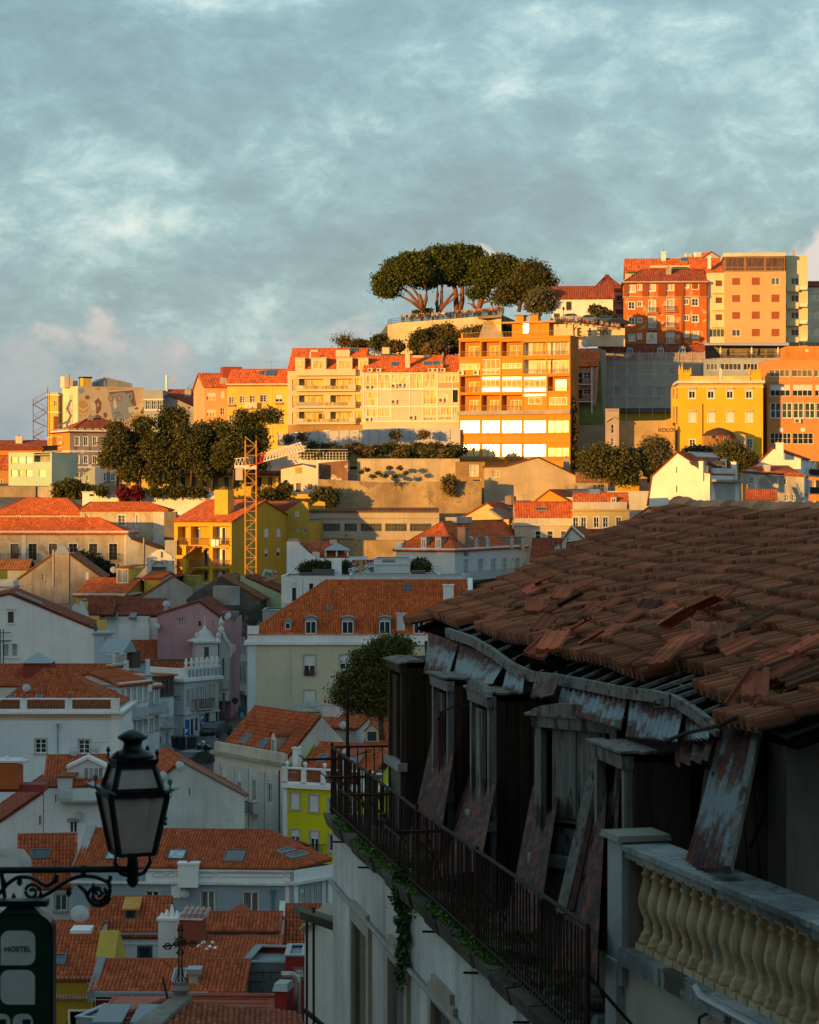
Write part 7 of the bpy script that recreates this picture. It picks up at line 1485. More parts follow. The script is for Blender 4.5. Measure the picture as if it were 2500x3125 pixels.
def dorm(s,wd_,top,out,tilt,jamb,shut,slot=True,yaw=0):
 o=rpart('dormer',MB(),WDD)if False else link('dormer',None,ru,L(s,0,FL),yaw)
 h=top-FL;fr_=-out
 def P(name,mb,mat,parent=o):return mb.obj(name,mat,parent)
 nb=6
 for i in range(nb):
  x0=wd_-.03;y0=fr_+.02+(out+.26)*i/nb;y1=fr_+.02+(out+.26)*(i+1)/nb-.012
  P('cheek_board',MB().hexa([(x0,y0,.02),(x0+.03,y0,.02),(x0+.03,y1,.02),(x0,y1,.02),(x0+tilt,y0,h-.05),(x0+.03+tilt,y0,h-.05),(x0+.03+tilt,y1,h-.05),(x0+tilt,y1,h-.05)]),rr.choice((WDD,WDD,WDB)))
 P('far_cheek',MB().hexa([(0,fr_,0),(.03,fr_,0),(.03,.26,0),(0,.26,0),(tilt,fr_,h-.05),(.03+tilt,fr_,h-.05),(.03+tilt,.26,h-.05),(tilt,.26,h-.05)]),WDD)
 for x in(0,wd_-.08):P('jamb',MB().hexa([(x,fr_-.05,0),(x+.08,fr_-.05,0),(x+.08,fr_+.03,0),(x,fr_+.03,0),(x+tilt,fr_-.05,h),(x+.08+tilt,fr_-.05,h),(x+.08+tilt,fr_+.03,h),(x+tilt,fr_+.03,h)]),jamb)
 P('lintel',MB().hexa([(-.02+tilt,fr_-.07,h-.11),(wd_+.02+tilt,fr_-.07,h-.11),(wd_+.02+tilt,fr_+.02,h-.11),(-.02+tilt,fr_+.02,h-.11),(-.02+tilt,fr_-.08,h),(wd_+.02+tilt,fr_-.08,h),(wd_+.02+tilt,fr_+.02,h),(-.02+tilt,fr_+.02,h)]),jamb)
 P('sill',MB().box(-.04,wd_+.04,fr_-.10,fr_+.02,.80,.90),plaster((.34,.32,.28),.3,.5));P('plinth',MB().box(.0,wd_,fr_-.03,fr_+.01,0,.8),plaster((.20,.18,.15),.3,.6))
 if shut:
  P('shutter',MB().hexa([(.1,fr_-.01,.92),(wd_*.5-.01,fr_-.01,.92),(wd_*.5-.01,fr_+.01,.92),(.1,fr_+.01,.92),(.1+tilt,fr_-.01,h-.18),(wd_*.5-.01+tilt,fr_-.01,h-.18),(wd_*.5-.01+tilt,fr_+.01,h-.18),(.1+tilt,fr_+.01,h-.18)]),shut);P('mullion',MB().box(wd_*.5-.03,wd_*.5+.03,fr_-.03,fr_+.01,.92,h-.17),jamb)
 for i in range(5):
  y0=fr_-.10+i*(out+.38)/5;j0=rr.uniform(-.10,.04);j1=rr.uniform(-.10,.05);jz=rr.uniform(-.02,.02);P('roof_board',MB().hexa([(j0-.04+tilt,y0,h+jz),(wd_+.05+tilt+j1,y0,h+.01+jz),(wd_+.05+tilt+j1*.5,y0+.16,h+.02),(j0-.03+tilt,y0+.15,h+.015),(j0-.04+tilt,y0,h+.022+jz),(wd_+.05+tilt+j1,y0,h+.03+jz),(wd_+.05+tilt+j1*.5,y0+.16,h+.045),(j0-.03+tilt,y0+.15,h+.035)]),WD if i<2 else WDB)
 return o
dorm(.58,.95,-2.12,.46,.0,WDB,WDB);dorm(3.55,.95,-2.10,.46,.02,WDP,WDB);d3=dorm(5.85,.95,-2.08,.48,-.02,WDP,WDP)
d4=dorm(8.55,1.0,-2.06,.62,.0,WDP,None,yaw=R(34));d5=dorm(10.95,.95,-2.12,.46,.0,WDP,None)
for d,w in((d3,.95),(d4,1.0)):
 h=(-2.08 if d is d3 else-2.06)-FL;f_=-.48 if d is d3 else-.62;n=9;p=[(w/2-(w/2+.04)*math.cos(math.pi*i/(n-1)),f_-.09,h+.13*math.sin(math.pi*i/(n-1)))for i in range(n)];MB().prism(p,(0,.07,0)).obj('pediment',WD,d)
for i,(z0,z1)in enumerate(((.05,.55),(.62,1.15),(1.2,2.1))):
 MB().box(.16,.80,-.60,-.57,z0,z1).obj('door_board',WDP,d4);MB().box(.22,.46,-.615,-.6,z0+.05,z1-.05).obj('door_panel',WDP,d4);MB().box(.52,.76,-.615,-.6,z0+.05,z1-.05).obj('door_panel',WDP,d4)
for x0,y0,x1,y1,wt,wb_,wd_,mt in((1835,2265,1712,2790,-.3,-.85,.09,WD),(1850,2270,1745,2780,-.3,-.8,.05,RUSTD),(1880,2330,1785,2790,-.3,-.7,.10,WDP),(1900,2300,1850,2760,-.3,-.5,.07,WD),(1345,2170,1345,2520,-.5,-.55,.05,RUSTD),(1462,2480,1370,2700,-.3,-.8,.05,WDP),(1900,2290,1845,2600,-.3,-.4,.06,WD),(1470,2170,1475,2520,-.5,-.5,.06,WD),(2170,2350,2130,2640,-.2,-.3,.25,WDB),(2050,2330,2048,2640,-.15,-.2,.3,WDD),(1980,2300,1990,2600,-.15,-.2,.35,WDD)):
 rpart('leaning_board',MB().beam(onw(x0,y0,wt),onw(x1,y1,wb_),wd_,.035),mt)
rpart('bent_pipe',MB().tube([onw(1335,2195,-.55),onw(1350,2170,-.6),onw(1385,2156,-.6),onw(1435,2155,-.4)],.014,5),IRON)
rpart('hanging_bar',MB().tube([onw(2030,2262,-.35),onw(2090,2238,-.35),onw(2200,2212,-.3),onw(2258,2185,-.2)],.016,5),IRON);rpart('gutter_hook',MB().tube([onw(2045,2120,-.2),onw(2045,2158,-.22),onw(1998,2160,-.22),onw(1998,2140,-.2)],.012,4),IRON)
PW=plaster((.21,.175,.145),.4,.7,dc=(.05,.04,.032),sc=1.6)
rpart('party_wall',MB().hexa([(13.9,.02,0),(13.9,8,0),(14.3,8,0),(14.3,.02,0),(13.9,.02,OZ-1.72),(13.9,4.2,OZ-.36),(14.3,4.2,OZ-.36),(14.3,.02,OZ-1.72)]),PW,'dark cracked party wall')
rpart('verge_pipe',MB().tube([L(14.1,-.05,-1.66),L(14.1,2.2,-.88)],.055,8),plaster((.10,.09,.07),.4,.5))
m=MB();c_=[(2395,2280),(2378,2330),(2350,2400),(2340,2470),(2310,2540),(2290,2590)]
cp_=[]
for x,y in c_:
 d=RI.to_3x3()@ray(x,y);k=(13.89-RC_.x)/d.x if abs(d.x)>1e-6 else 0;cp_.append(RC_+d*k)
rpart('crack',MB().tube(cp_,.012,4),flat((.01,.008,.006),1))
def leaves(name,label,centres,n,size,mat,seed=1,spread=(.1,.1,.04),kind='stuff',parent=None):
 g=np.random.default_rng(seed);C=np.array(centres,float)[g.integers(0,len(centres),n)];P=C+g.normal(0,1,(n,3))*np.array(spread)
 A=g.normal(0,1,(n,3));A/=np.linalg.norm(A,axis=1,keepdims=True);B=np.cross(A,g.normal(0,1,(n,3)));B/=np.linalg.norm(B,axis=1,keepdims=True);s=(size*g.uniform(.5,1.3,n))[:,None]
 V=np.stack([P-A*s-B*s*.5,P+A*s-B*s*.5,P+A*s+B*s*.5,P-A*s+B*s*.5],1).reshape(-1,3);Q=np.arange(n*4).reshape(-1,4)
 o=link(name,rawmesh(name,V,Q,mat,g.random(n)),parent);o['kind']=kind
 if label:o['label']=label
 return o
MOSS=leafmat((.06,.13,.015),(.12,.24,.03))
mc=[]
for a,b_ in((0.2,1.2),(2.0,4.2),(4.6,6.0),(6.8,7.8),(8.3,9.6)):mc+=[tuple(L(s,-1.07,-4.2))for s in np.arange(a,b_,.12)]
leaves('moss',None,mc,9000,.016,MOSS,3,(.08,.05,.016),parent=ru)
leaves('ivy',None,[tuple(onw(1230+8*math.sin(i),2690+i*12,-1.12))for i in range(26)]+[tuple(onw(1215,2680+i*8,-1.15))for i in range(10)],1500,.03,leafmat((.03,.055,.012)),4,(.10,.02,.06),parent=ru)
leaves('roof_weed',None,[tuple(onroof(x,y,.06))for x,y in((2108,1787),(2010,1822),(2275,1860),(2200,1915),(2330,1880),(2485,1785),(1880,1860),(2250,1970),(2380,2120))],420,.018,MOSS,5,(.06,.05,.02),parent=ru)
leaves('weed',None,[tuple(L(s,w,-4.2))for s,w in((4.2,-.8),(5.6,-.6),(7,-.9),(8.5,-.7),(9.5,-.9),(10.6,-.8),(3,-.9))],2600,.02,MOSS,6,(.3,.16,.03),parent=ru)
rb=MB()
for i in range(110):
 s=rr.uniform(.5,13);w=rr.uniform(-1.0,-.35);a=rr.uniform(.03,.11);rb.taper(s,w,OZ-4.24,OZ-4.24+rr.uniform(.02,.10),a,a*rr.uniform(.5,1),a*.6,a*.5,rr.choice((0,1)))
rpart('rubble',rb,[plaster((.26,.24,.21)),flat((.20,.08,.045),.9)])['kind']='stuff'
for s,w,rz in((6.3,-.8,.3),(7.6,-.6,-.4),(9.2,-.7,.8),(10.4,-.85,.2),(11.2,-.6,-.2)):o=MB().box(-.35,.35,-.08,.08,0,.05).obj('fallen_board',WDP,ru,L(s,w,-4.22),rz)
rl=thing('balcony_railing','rusty iron balcony railing along the ruined terrace','railing',RM@L(-.45,-1.08,-4.2),EA)
def rp(name,mb,mat=None):return mb.obj(name,mat or IRON,rl)
LR=13.4;rp('top_rail',MB().tube([(0,0,.86),(3,.0,.865),(6,.01,.85),(9,0,.88),(LR,0,.92)],.018,6));rp('bottom_rail',MB().tube([(0,0,.07),(LR,0,.07)],.013,5))
bar=MB().tube([(0,0,.02),(0,0,.86)],.0085,5).mesh('bar',IRON);nb=int(LR/.105)
for i in range(nb+1):
 if i in(31,55):continue
 o=link('bar',bar,rl,(i*LR/nb,0,0));o.rotation_euler=(rr.gauss(0,.01),rr.gauss(0,.012),0)
for x in(0,3.1,6.2,9.3,LR):rp('post',MB().tube([(x,.0,-.05),(x,0,.92)],.02,6));rp('brace',MB().beam((x,0,.55),(x,.5,-.02),.025))
for i in range(10):link('bar',bar,rl,(0,.12+i*.11,0))
rp('end_rail',MB().tube([(0,0,.86),(0,1.2,.86)],.016,5))
for x,o_ in((.3,0),(2.3,.0),(4.0,0),(7.0,0)):rp('line_bracket',MB().beam((x,-.42,.74),(x,.18,.74),.035,.03).beam((x,-.05,.74),(x+.02,.1,.25),.022).tube([(x-.5,-.4,.74),(x+.5,-.4,.745)],.010,5))
rp('tall_pole',MB().tube([(.55,.12,0),(.55,.12,1.75)],.022,6));rp('slat_screen',MB().box(.9,1.5,.30,.34,.02,.62),WDB)
o=thing('corner_shelter','rotting plank and tile shelter hung on the far wall of the ruin','shelter',RM@L(-.9,-1.06,-9.5),EA)
MB().beam((0,-.2,1.2),(0,-.2,4.0),.03).beam((-.3,-.25,1.0),(-.3,-.25,3.8),.03).obj('post',IRON,o);MB().hexa([(-.3,-.42,3.9),(.3,-.42,3.9),(.3,.1,3.7),(-.3,.1,3.7),(-.3,-.42,4.0),(.3,-.42,4.0),(.3,.1,3.82),(-.3,.1,3.82)]).obj('shelter_roof',plaster((.18,.15,.11),.4,.5),o);MB().box(-.4,.4,-.4,.1,.75,.95).obj('ledge',CORN,o);MB().beam((-.2,-.3,2.6),(.3,.1,2.3),.05).beam((.3,-.6,.9),(-.5,-.2,1.9),.02).obj('brace',IRON,o)
# balustrade terrace of the next house
P0=at(1942,2600,18.5);A2=math.atan2(-.965,.262)
bt=thing('balustrade_terrace','weathered terrace with cream vase balusters and stone rail','terrace',(P0.x,P0.y,CZ-OZ),A2)
RAIL=plaster((.34,.36,.35),.4,.9,dc=(.03,.03,.026),peel=(.07,.07,.06),sc=2.2);LEDG=plaster((.36,.38,.37),.4,.9,dc=(.05,.045,.035),peel=(.09,.08,.065),sc=2.2);BALM=plaster((.66,.44,.17),.10,.16,peel=None);OZ_=OZ
bm_,n,pb=newmat('baluster_paint');v=objvec(n);k=n.ramp(n.noise(v,3,5),(.3,(.46,.31,.17)),(.7,(.68,.50,.30)));k=n.mix(n.ramp(n.noise(n.scale(v,(6,6,1)),3,7,.7),(.52,0),(.68,.7)),k,(.10,.08,.055));k=n.mix(n.ramp(n.noise(v,5.5,5,.6),(.62,0),(.64,1)),k,(.30,.33,.34));n.l(k,pb.inputs['Base Color']);pb.inputs['Roughness'].default_value=.75;bump(n,pb,n.noise(v,25,5,.7),.3,.01)
def bp(name,mb,mat,smooth=False):return mb.obj(name,mat,bt,smooth=smooth)
zr,zl=OZ-2.71,OZ-3.49;LB=5.2
bp('post',MB().box(-.18,.14,-.17,.17,zl-.3,zr+.03),plaster((.44,.46,.46),.25,.6,dc=(.12,.10,.08)));bp('post_cap',MB().taper(-.02,0,zr+.03,zr+.075,.21,.22,.20,.21),plaster((.25,.25,.20),.3,.6))
bp('post_trim',MB().box(.141,.16,-.12,.12,zl,zr),plaster((.26,.22,.18)))
nseg=6
for i in range(nseg):a=.14+(LB-.14)*i/nseg;c=.14+(LB-.14)*(i+1)/nseg-.008;bp('rail_stone',MB().hexa([(a,-.15,zr-.09),(c,-.15,zr-.09),(c,.15,zr-.09),(a,.15,zr-.09),(a,-.15,zr-.03),(c,-.15,zr-.03),(c,.15,zr-.03),(a,.15,zr-.03)]).box(a,c,-.185,.185,zr-.03,zr+.012),RAIL);bp('ledge_stone',MB().box(a,c,-.20,.15,zl-.13,zl),LEDG)
h=zr-.09-zl;pr=[(.075,0),(.078,.03),(.062,.055),(.066,.07),(.046,.09),(.036,.125),(.045,.155),(.037,.17),(.062,.23),(.078,.285),(.078,.33),(.066,.39),(.05,.45),(.043,.49),(.056,.50),(.056,.515),(.042,.525),(.046,.57)]
sc_=(h-.09)/.57;bme=MB().lathe([(r*1.12,z*sc_+.045)for r,z in pr],18).mesh('baluster',bm_,True);blk=MB().box(-.085,.085,-.085,.085,0,.046).mesh('baluster_base',bm_);blt=MB().box(-.075,.075,-.08,.08,-.046,0).mesh('baluster_head',plaster((.62,.46,.30),.15,.3))
nB=25
for i in range(nB):
 x=.29+i*.197;o=link('baluster',bme,bt,(x,0,zl),rr.uniform(0,6));link('baluster_base',blk,o).rotation_euler=(0,0,-o.rotation_euler.z);hd=link('baluster_head',blt,o,(0,0,zr-.09-zl));hd.rotation_euler=(0,0,-o.rotation_euler.z)
bp('terrace_wall',MB().box(.06,LB,-.12,.1,0,zl-.13),plaster((.50,.46,.38),.08,.3));bp('corner_pier',MB().box(-.18,.06,-.19,.15,0,zl-.12),plaster((.42,.45,.45),.2,.5));bp('terrace_floor',MB().box(.0,LB,.1,3.2,zl-.32,zl-.2),CONC)
bp('conduit',MB().tube([(1.75,-.21,zl+.02),(1.9,-.23,zl-.02),(4.2,-.24,zl-.03),(LB,-.24,zl-.03)],.03,8),flat((.36,.38,.38),.4,.3));bp('drain_hose',MB().tube([(1.7,-.16,zl-.95),(1.7,-.17,zl-.3),(1.73,-.18,zl-.2),(1.8,-.15,zl-.16)],.012,5),flat((.02,.02,.02)))
bp('back_parapet',MB().box(.8,1.0,1.0,4.0,zl-.3,zr+.04),plaster((.14,.095,.07),.2,.4));bp('back_coping',MB().box(.74,1.06,1.0,4.0,zr+.04,zr+.10),plaster((.15,.17,.16),.3,.5))
# unseen houses added beside and behind the camera to darken the foreground
def shading_house(label,x0,x1,y0,y1,h,mat):
 e=thing('house',label,'house',((x0+x1)/2,(y0+y1)/2,CZ-12));a,c=(x1-x0)/2,(y1-y0)/2;MB().box(-a,a,-c,c,-6,h+12).obj('wall',mat,e);MB().box(-a-.3,a+.3,-c-.3,c+.3,h+12,h+12.3).obj('roof',ROOFD,e);m=MB()
 for i in range(int((y1-y0)/3)):
  for k in range(3):m.box(a,a+.03,-c+1+i*3,-c+2+i*3,5+k*3.2,6.8+k*3.2)
 m.obj('window',GL,e)
GH=plaster((.40,.36,.31),.2,.5)
shading_house('unseen house added to darken the foreground, carrying the iron lantern bracket',-13,-3.0,-14,15.5,5.5,GH);shading_house('unseen house added behind the viewpoint to darken the foreground',-2.0,9,-16,-5,5,GH);shading_house('unseen house added opposite the lantern to darken the foreground',5.2,14,-4.5,12.5,3,GH)
# street lamp on its bracket and the hostel sign
crop(0,0,1725);LZ=14.0;K=F/LZ
IR=flat((.010,.013,.012),.45,.3,.4,.3,12.0)
lb=at(405,2655,LZ);lp=thing('street_lamp','black iron wall lantern on a scrolled bracket','street lamp',(lb.x,lb.y,lb.z-.08))
O=Vector((lb.x,lb.y,lb.z-.08))
def lx(x,y):return at(x,y,LZ)-O
def LP(name,mb,mat=IR,sm=False,rz=0):return mb.obj(name,mat,lp,(0,0,0),rz,sm)
zz=lambda y:lx(405,y).z
LG,n,pb=newmat('lantern_glass');v=objvec(n);pb.inputs['Base Color'].default_value=(.74,.62,.56,1);pb.inputs['Roughness'].default_value=.35
tr=n.n('ShaderNodeBsdfTransparent');tr.inputs[0].default_value=(.8,.75,.7,1);mx=n.n('ShaderNodeMixShader');n.l(n.ramp(n.noise(v,4.5,6,.6),(.3,.5),(.75,.85)),mx.inputs[0]);n.l(tr.outputs[0],mx.inputs[1]);n.l(pb.outputs[0],mx.inputs[2]);n.l(mx.outputs[0],LG.node_tree.nodes['Material Output'].inputs[0])
AR=R(20);zt,zb=zz(2421),zz(2601);a,c=.168,.105
def quadring(h0,z0,h1,z1):return[(-h0,-h0,z0),(h0,-h0,z0),(h0,h0,z0),(-h0,h0,z0)],[(-h1,-h1,z1),(h1,-h1,z1),(h1,h1,z1),(-h1,h1,z1)]
for h0,z0,h1,z1 in((c,zb,a,zt),(a*.84,zz(2404),.105,zz(2335))):
 q0,q1=quadring(h0,z0,h1,z1);fm=MB()
 for i in range(4):
  fm.beam(q0[i],q1[i],.026,.026);fm.beam(q0[i],q0[(i+1)%4],.022,.022);fm.beam(q1[i],q1[(i+1)%4],.022,.022)
  k_=.97;MB().add([Vector(q0[i])*k_+Vector((0,0,z0*(1-k_))),Vector(q0[(i+1)%4])*k_+Vector((0,0,z0*(1-k_))),Vector(q1[(i+1)%4])*k_+Vector((0,0,z1*(1-k_))),Vector(q1[i])*k_+Vector((0,0,z1*(1-k_)))],[(0,1,2,3)]).obj('pane',LG,lp,(0,0,0),AR)
 LP('lantern_frame',fm,rz=AR)
LP('middle_band',MB().taper(0,0,zz(2421),zz(2404),.176,.176,.186,.186),rz=AR);LP('top_band',MB().taper(0,0,zz(2330),zz(2312),.115,.115,.13,.13),rz=AR)
for sx in(-1,1):
 for sy in(-1,1):LP('corner_ear',MB().beam((sx*.17,sy*.17,zz(2410)),(sx*.21,sy*.21,zz(2398)),.07,.012).lathe([(.006,0),(.006,.03),(.016,.045),(.012,.062),(.002,.07)],8,(sx*.18,sy*.18,zz(2405))),flat((.16,.24,.26),.25,.4),rz=AR);LP('finial',MB().lathe([(.006,0),(.006,.025),(.015,.04),(.002,.062)],8,(sx*.118,sy*.118,zz(2314))),rz=AR)
LP('chimney_cap',MB().lathe([(.125,zz(2312)),(.118,zz(2302)),(.09,zz(2292)),(.062,zz(2286)),(.052,zz(2272)),(.058,zz(2262)),(.090,zz(2252)),(.086,zz(2246)),(.05,zz(2234)),(.02,zz(2228)),(.004,zz(2226))],20),sm=True)
LP('bulb',MB().lathe([(.012,zz(2470)),(.03,zz(2450)),(.034,zz(2430)),(.015,zz(2410))],10),flat((.7,.68,.62),.2),sm=True);LP('lamp_socket',MB().lathe([(.03,zz(2400)),(.035,zz(2370)),(.02,zz(2335))],10),flat((.3,.28,.26)))
for s in(-1,1):LP('cradle_arm',MB().tube([(s*.10,0,zb),(s*.105,0,zb-.06),(s*.07,0,zb-.12),(s*.01,0,zb-.14)],.014,6),rz=AR)
LP('stem',MB().lathe([(.012,zz(2604)),(.03,zz(2616)),(.034,zz(2640)),(.036,zz(2668)),(.026,zz(2674)),(.037,zz(2685)),(.03,zz(2698)),(.012,zz(2708))],12),sm=True)
LP('arm',MB().tube([lx(-260,2657),lx(-20,2656),lx(395,2652)],.020,10));LP('arm_collar',MB().tube([lx(248,2655),lx(262,2655)],.032,10))
def curve(pts,n=8):
 P=[Vector(lx(*p))for p in pts];out=[]
 for i in range(len(P)-1):
  p0,p1,p2,p3=P[max(i-1,0)],P[i],P[i+1],P[min(i+2,len(P)-1)]
  for k in range(n):t_=k/n;out.append(.5*((2*p1)+(p2-p0)*t_+(2*p0-5*p1+4*p2-p3)*t_*t_+(3*p1-p0-3*p2+p3)*t_**3))
 return out+[P[-1]]
def spiral(cx_,cy_,r0,r1,a0,turns,n=26):return[(cx_+(r0+(r1-r0)*i/n)*math.cos(a0+turns*6.283*i/n),cy_+(r0+(r1-r0)*i/n)*math.sin(a0+turns*6.283*i/n))for i in range(n+1)]
for pts in([(100,2748),(150,2725),(195,2695),(240,2675),(290,2676),(330,2690),(338,2672)],[(330,2690),(336,2712),(326,2745),(300,2758),(272,2742),(262,2722),(240,2700)],[(20,2700),(55,2678),(100,2680),(140,2702),(165,2690),(175,2668)],[(-60,2790),(0,2725),(20,2700)],[(15,2740),(8,2690),(5,2660)]):LP('scroll',MB().tube(curve(pts),.013,6))
for s_ in(spiral(300,2728,26,6,-.8,1.4),spiral(98,2722,28,6,.5,-1.5),spiral(298,2730,40,20,.2,.8)):LP('scroll',MB().tube([lx(*p)for p in s_],.011,6))
for x,y in((210,2722),(285,2712),(42,2742),(12,2695),(170,2682),(60,2690)):LP('leaf_ornament',MB().lathe([(.002,-.03),(.018,-.012),(.014,.01),(.002,.035)],6,lx(x,y)))
LP('wall_post',MB().tube([lx(-260,2500),lx(-260,3200)],.05,10).tube([lx(-260,3200),Vector((lx(-260,3200).x,0,-11))],.07,10))
sg=thing('hostel_sign','dark green hanging hostel sign with pale rounded panels','sign',at(10,3260,13.8));S0=sg.location
def sx_(x,y):return at(x,y,13.8)-S0
GSM=flat((.006,.035,.017),.4);PAN=flat((.72,.70,.66),.6)
o=[];
for i in range(9):an=math.pi/2*i/8;o.append(sx_(100+55*math.sin(an),2850-55*math.cos(an)))
body=[sx_(-120,2795)]+o+[sx_(155,3300),sx_(-120,3300)]
MB().prism(body,(0,.14,0)).obj('sign_box',GSM,sg);MB().prism([p+Vector((.012,.005,.008))for p in body],(0,.13,0)).obj('sign_edge',flat((.004,.006,.006),.4),sg)
def rpanel(x0,y0,x1,y1,rad,sq):
 P=[]
 for cx_,cy_,a0,nm in((x1-rad,y0+rad,-90,'tr'),(x1-rad,y1-rad,0,'br'),(x0+rad,y1-rad,90,'bl'),(x0+rad,y0+rad,180,'tl')):
  if nm==sq:P.append(sx_(x1 if 'r' in nm else x0,y1 if 'b' in nm else y0));continue
  for i in range(7):an=R(a0+15*i);P.append(sx_(cx_+rad*math.cos(an),cy_+rad*math.sin(an)))
 MB().prism([p+Vector((0,-.008,0))for p in P],(0,.006,0)).obj('panel',PAN,sg)
rpanel(3,2840,108,2945,26,'bl');rpanel(2,2960,107,3065,26,'br');rpanel(40,3094,101,3200,22,None);rpanel(-40,3094,32,3200,22,None)
text('HOSTEL',sg,sx_(55,2896)+Vector((0,-.012,0)),(R(90),0,0),.043,flat((.025,.03,.028),.6),ext=.001)
for x in(-5,70):MB().prism([p+Vector((0,-.010,0))for p in(sx_(x,3110),sx_(x+25,3110),sx_(x+25,3200),sx_(x,3200))],(0,.001,0)).obj('pictogram',GSM,sg)
MB().box(sx_(-130,0).x,sx_(143,0).x,.0,.10,sx_(0,2768).z,sx_(0,2750).z).obj('hanger_bar',IR,sg);MB().taper(sx_(60,0).x,.07,sx_(0,2796).z,sx_(0,2768).z,.13,.06,.07,.04).obj('hanger_block',IR,sg);MB().tube([sx_(-250,2759)+Vector((0,.05,0)),sx_(-100,2759)+Vector((0,.05,0))],.02,6).obj('hanger_arm',IR,sg)
# chapel gable with iron cross
cz=105.0;A0=at(553,3052,cz);ch=thing('chapel','stone chapel gable end with tiled roof','chapel',(A0.x,A0.y,A0.z-14))
def cx3(x,y,z):return at(x,y,z)-Vector((A0.x,A0.y,A0.z-14))
STN=plaster((.20,.18,.15),.35,.6);MB().beam(cx3(556,3056,105),cx3(425,3150,101),.9,.45).beam(cx3(580,3060,105.2),cx3(470,3160,100.8),.25,.7).obj('gable_coping',STN,ch)
MB().prism([cx3(556,3062,105.02),cx3(420,3170,100.7),cx3(420,3700,100.7),cx3(700,3700,105.02)],(.3,.3,0)).obj('wall',STN,ch)
e1,e2_=cx3(470,3175,99.5),cx3(1010,3245,100);r0,r1=cx3(575,3062,105),cx3(900,3145,106);q=[e1,e2_,r1,r0];rf=MB().prism(q,(0,0,-.2)).obj('roof',ROOFD,ch);tiles(rf,q,tilemat((.30,.085,.04),.2),.23,.38,.09)
m=MB()
for i in range(12):m.tube([r0+(r1-r0)*(i/12),r0+(r1-r0)*((i+1.1)/12)],[.17,.14],7)
m.obj('ridge_tiles',ROOF,ch);MB().lathe([(.44,0),(.46,.13),(.26,.26),(.36,.42),(.44,.52),(.24,.7),(.26,.86)],10,cx3(551,3055,105)).obj('finial',STN,ch)
MB().beam(cx3(515,3060,104.9),cx3(497,2985,104.9),.09).obj('iron_rod',IRON,ch)
ic=thing('iron_cross','ornate wrought iron cross standing on the chapel gable','cross',at(551,3008,cz));I0=ic.location
def ix(x,y):return at(x,y,cz)-I0
m=MB()
for dx in(-5,5):m.tube([ix(551+dx,3010),ix(551+dx,2820)],.032,5)
m.obj('upright',IRON,ic);MB().tube([ix(495,2888),ix(602,2876)],.032,5).obj('crossbar',IRON,ic);m=MB()
for cx_,cy_,r0_ in((512,2886,13),(590,2878,13),(551,2835,10),(551,2868,16),(551,2905,12),(538,2880,9),(564,2878,9)):
 m.tube([ix(*p)for p in spiral(cx_,cy_,r0_,3,0,1.3,16)],.024,4).tube([ix(*p)for p in spiral(cx_,cy_,r0_,3,3.14,-1.3,16)],.024,4)
for k in range(8):an=k*math.pi/4;m.beam(ix(551,2878),ix(551+24*math.cos(an),2878+24*math.sin(an)),.032)
m.obj('scrollwork',IRON,ic)
m=MB()
for dx in(-16,-8,8,16):m.tube([ix(551+dx*.3,2945),ix(551+dx*.5,2975),ix(551+dx,2995),ix(551+dx*.6,3012)],.024,4)
m.obj('basket',IRON,ic)
# trees
def leafcloud(P,N,size,g,flat_=0.0):
 n=len(P);A=g.normal(0,1,(n,3));A[:,2]*=(1-flat_);A/=np.linalg.norm(A,axis=1,keepdims=True)+1e-9;B=np.cross(A,g.normal(0,1,(n,3)));B/=np.linalg.norm(B,axis=1,keepdims=True)+1e-9;s=(size*g.uniform(.55,1.35,n))[:,None]
 return np.stack([P-A*s-B*s*.6,P+A*s-B*s*.6,P+A*s+B*s*.6,P-A*s+B*s*.6],1).reshape(-1,3)
def tree(name,label,base,z,trunks,blobs,mat,n=2600,size=.28,clump=.55,seed=1,group=None,bark=None,cat='tree',hol=.35):
 g=np.random.default_rng(seed);b0=at(*base,z);e=thing(name,label,cat,b0,0,group);pm=ppm(z)
 m=MB()
 for path,r0,r1 in trunks:
  P=[at(x,y,z+(zz_[0]if zz_ else 0))-b0 for x,y,*zz_ in path];k=len(P);m.tube(P,[r0+(r1-r0)*i/(k-1)for i in range(k)],7)
 if trunks:m.obj('trunk',bark or flat((.11,.06,.035),.9,bp=.5),e,smooth=True)
 vol=np.array([rx*ry for _,_,rx,ry in blobs]);Ps=[];cl=[]
 for(x,y,rx,ry),f in zip(blobs,vol/vol.sum()):
  c=np.array(at(x,y,z)-b0);R3=np.array([rx/pm,rx/pm*.9,ry/pm]);nc=max(3,int(n*f/26));d=g.normal(0,1,(nc,3));d/=np.linalg.norm(d,axis=1,keepdims=True);rad=(hol+(1-hol)*g.random((nc,1)))**.5
  C=c+d*rad*R3;k=np.repeat(C,26,0);Ps.append(k+g.normal(0,clump,k.shape)*np.array([1,1,.7]));cl.append(np.repeat(g.random(nc),26))
 P=np.concatenate(Ps);ti=np.clip(np.concatenate(cl)*.7+g.random(len(P))*.4-.05,0,1)
 V=leafcloud(P,None,size,g);o=link('crown',rawmesh('crown',V,np.arange(len(V)).reshape(-1,4),mat,ti),e);return e
PINE=leafmat((.060,.080,.015),(.12,.13,.03));DKT=leafmat((.066,.070,.020),(.14,.125,.04));OLV=leafmat((.10,.095,.045),(.17,.15,.07));GRN=leafmat((.055,.060,.014),(.12,.10,.03));SCR=leafmat((.11,.08,.03),(.20,.14,.055));BARK=flat((.20,.085,.04),.9,bp=.5);BOU=leafmat((.13,.012,.02),(.24,.03,.04))
crop(1100,700);PG='umbrella pines on the lookout'
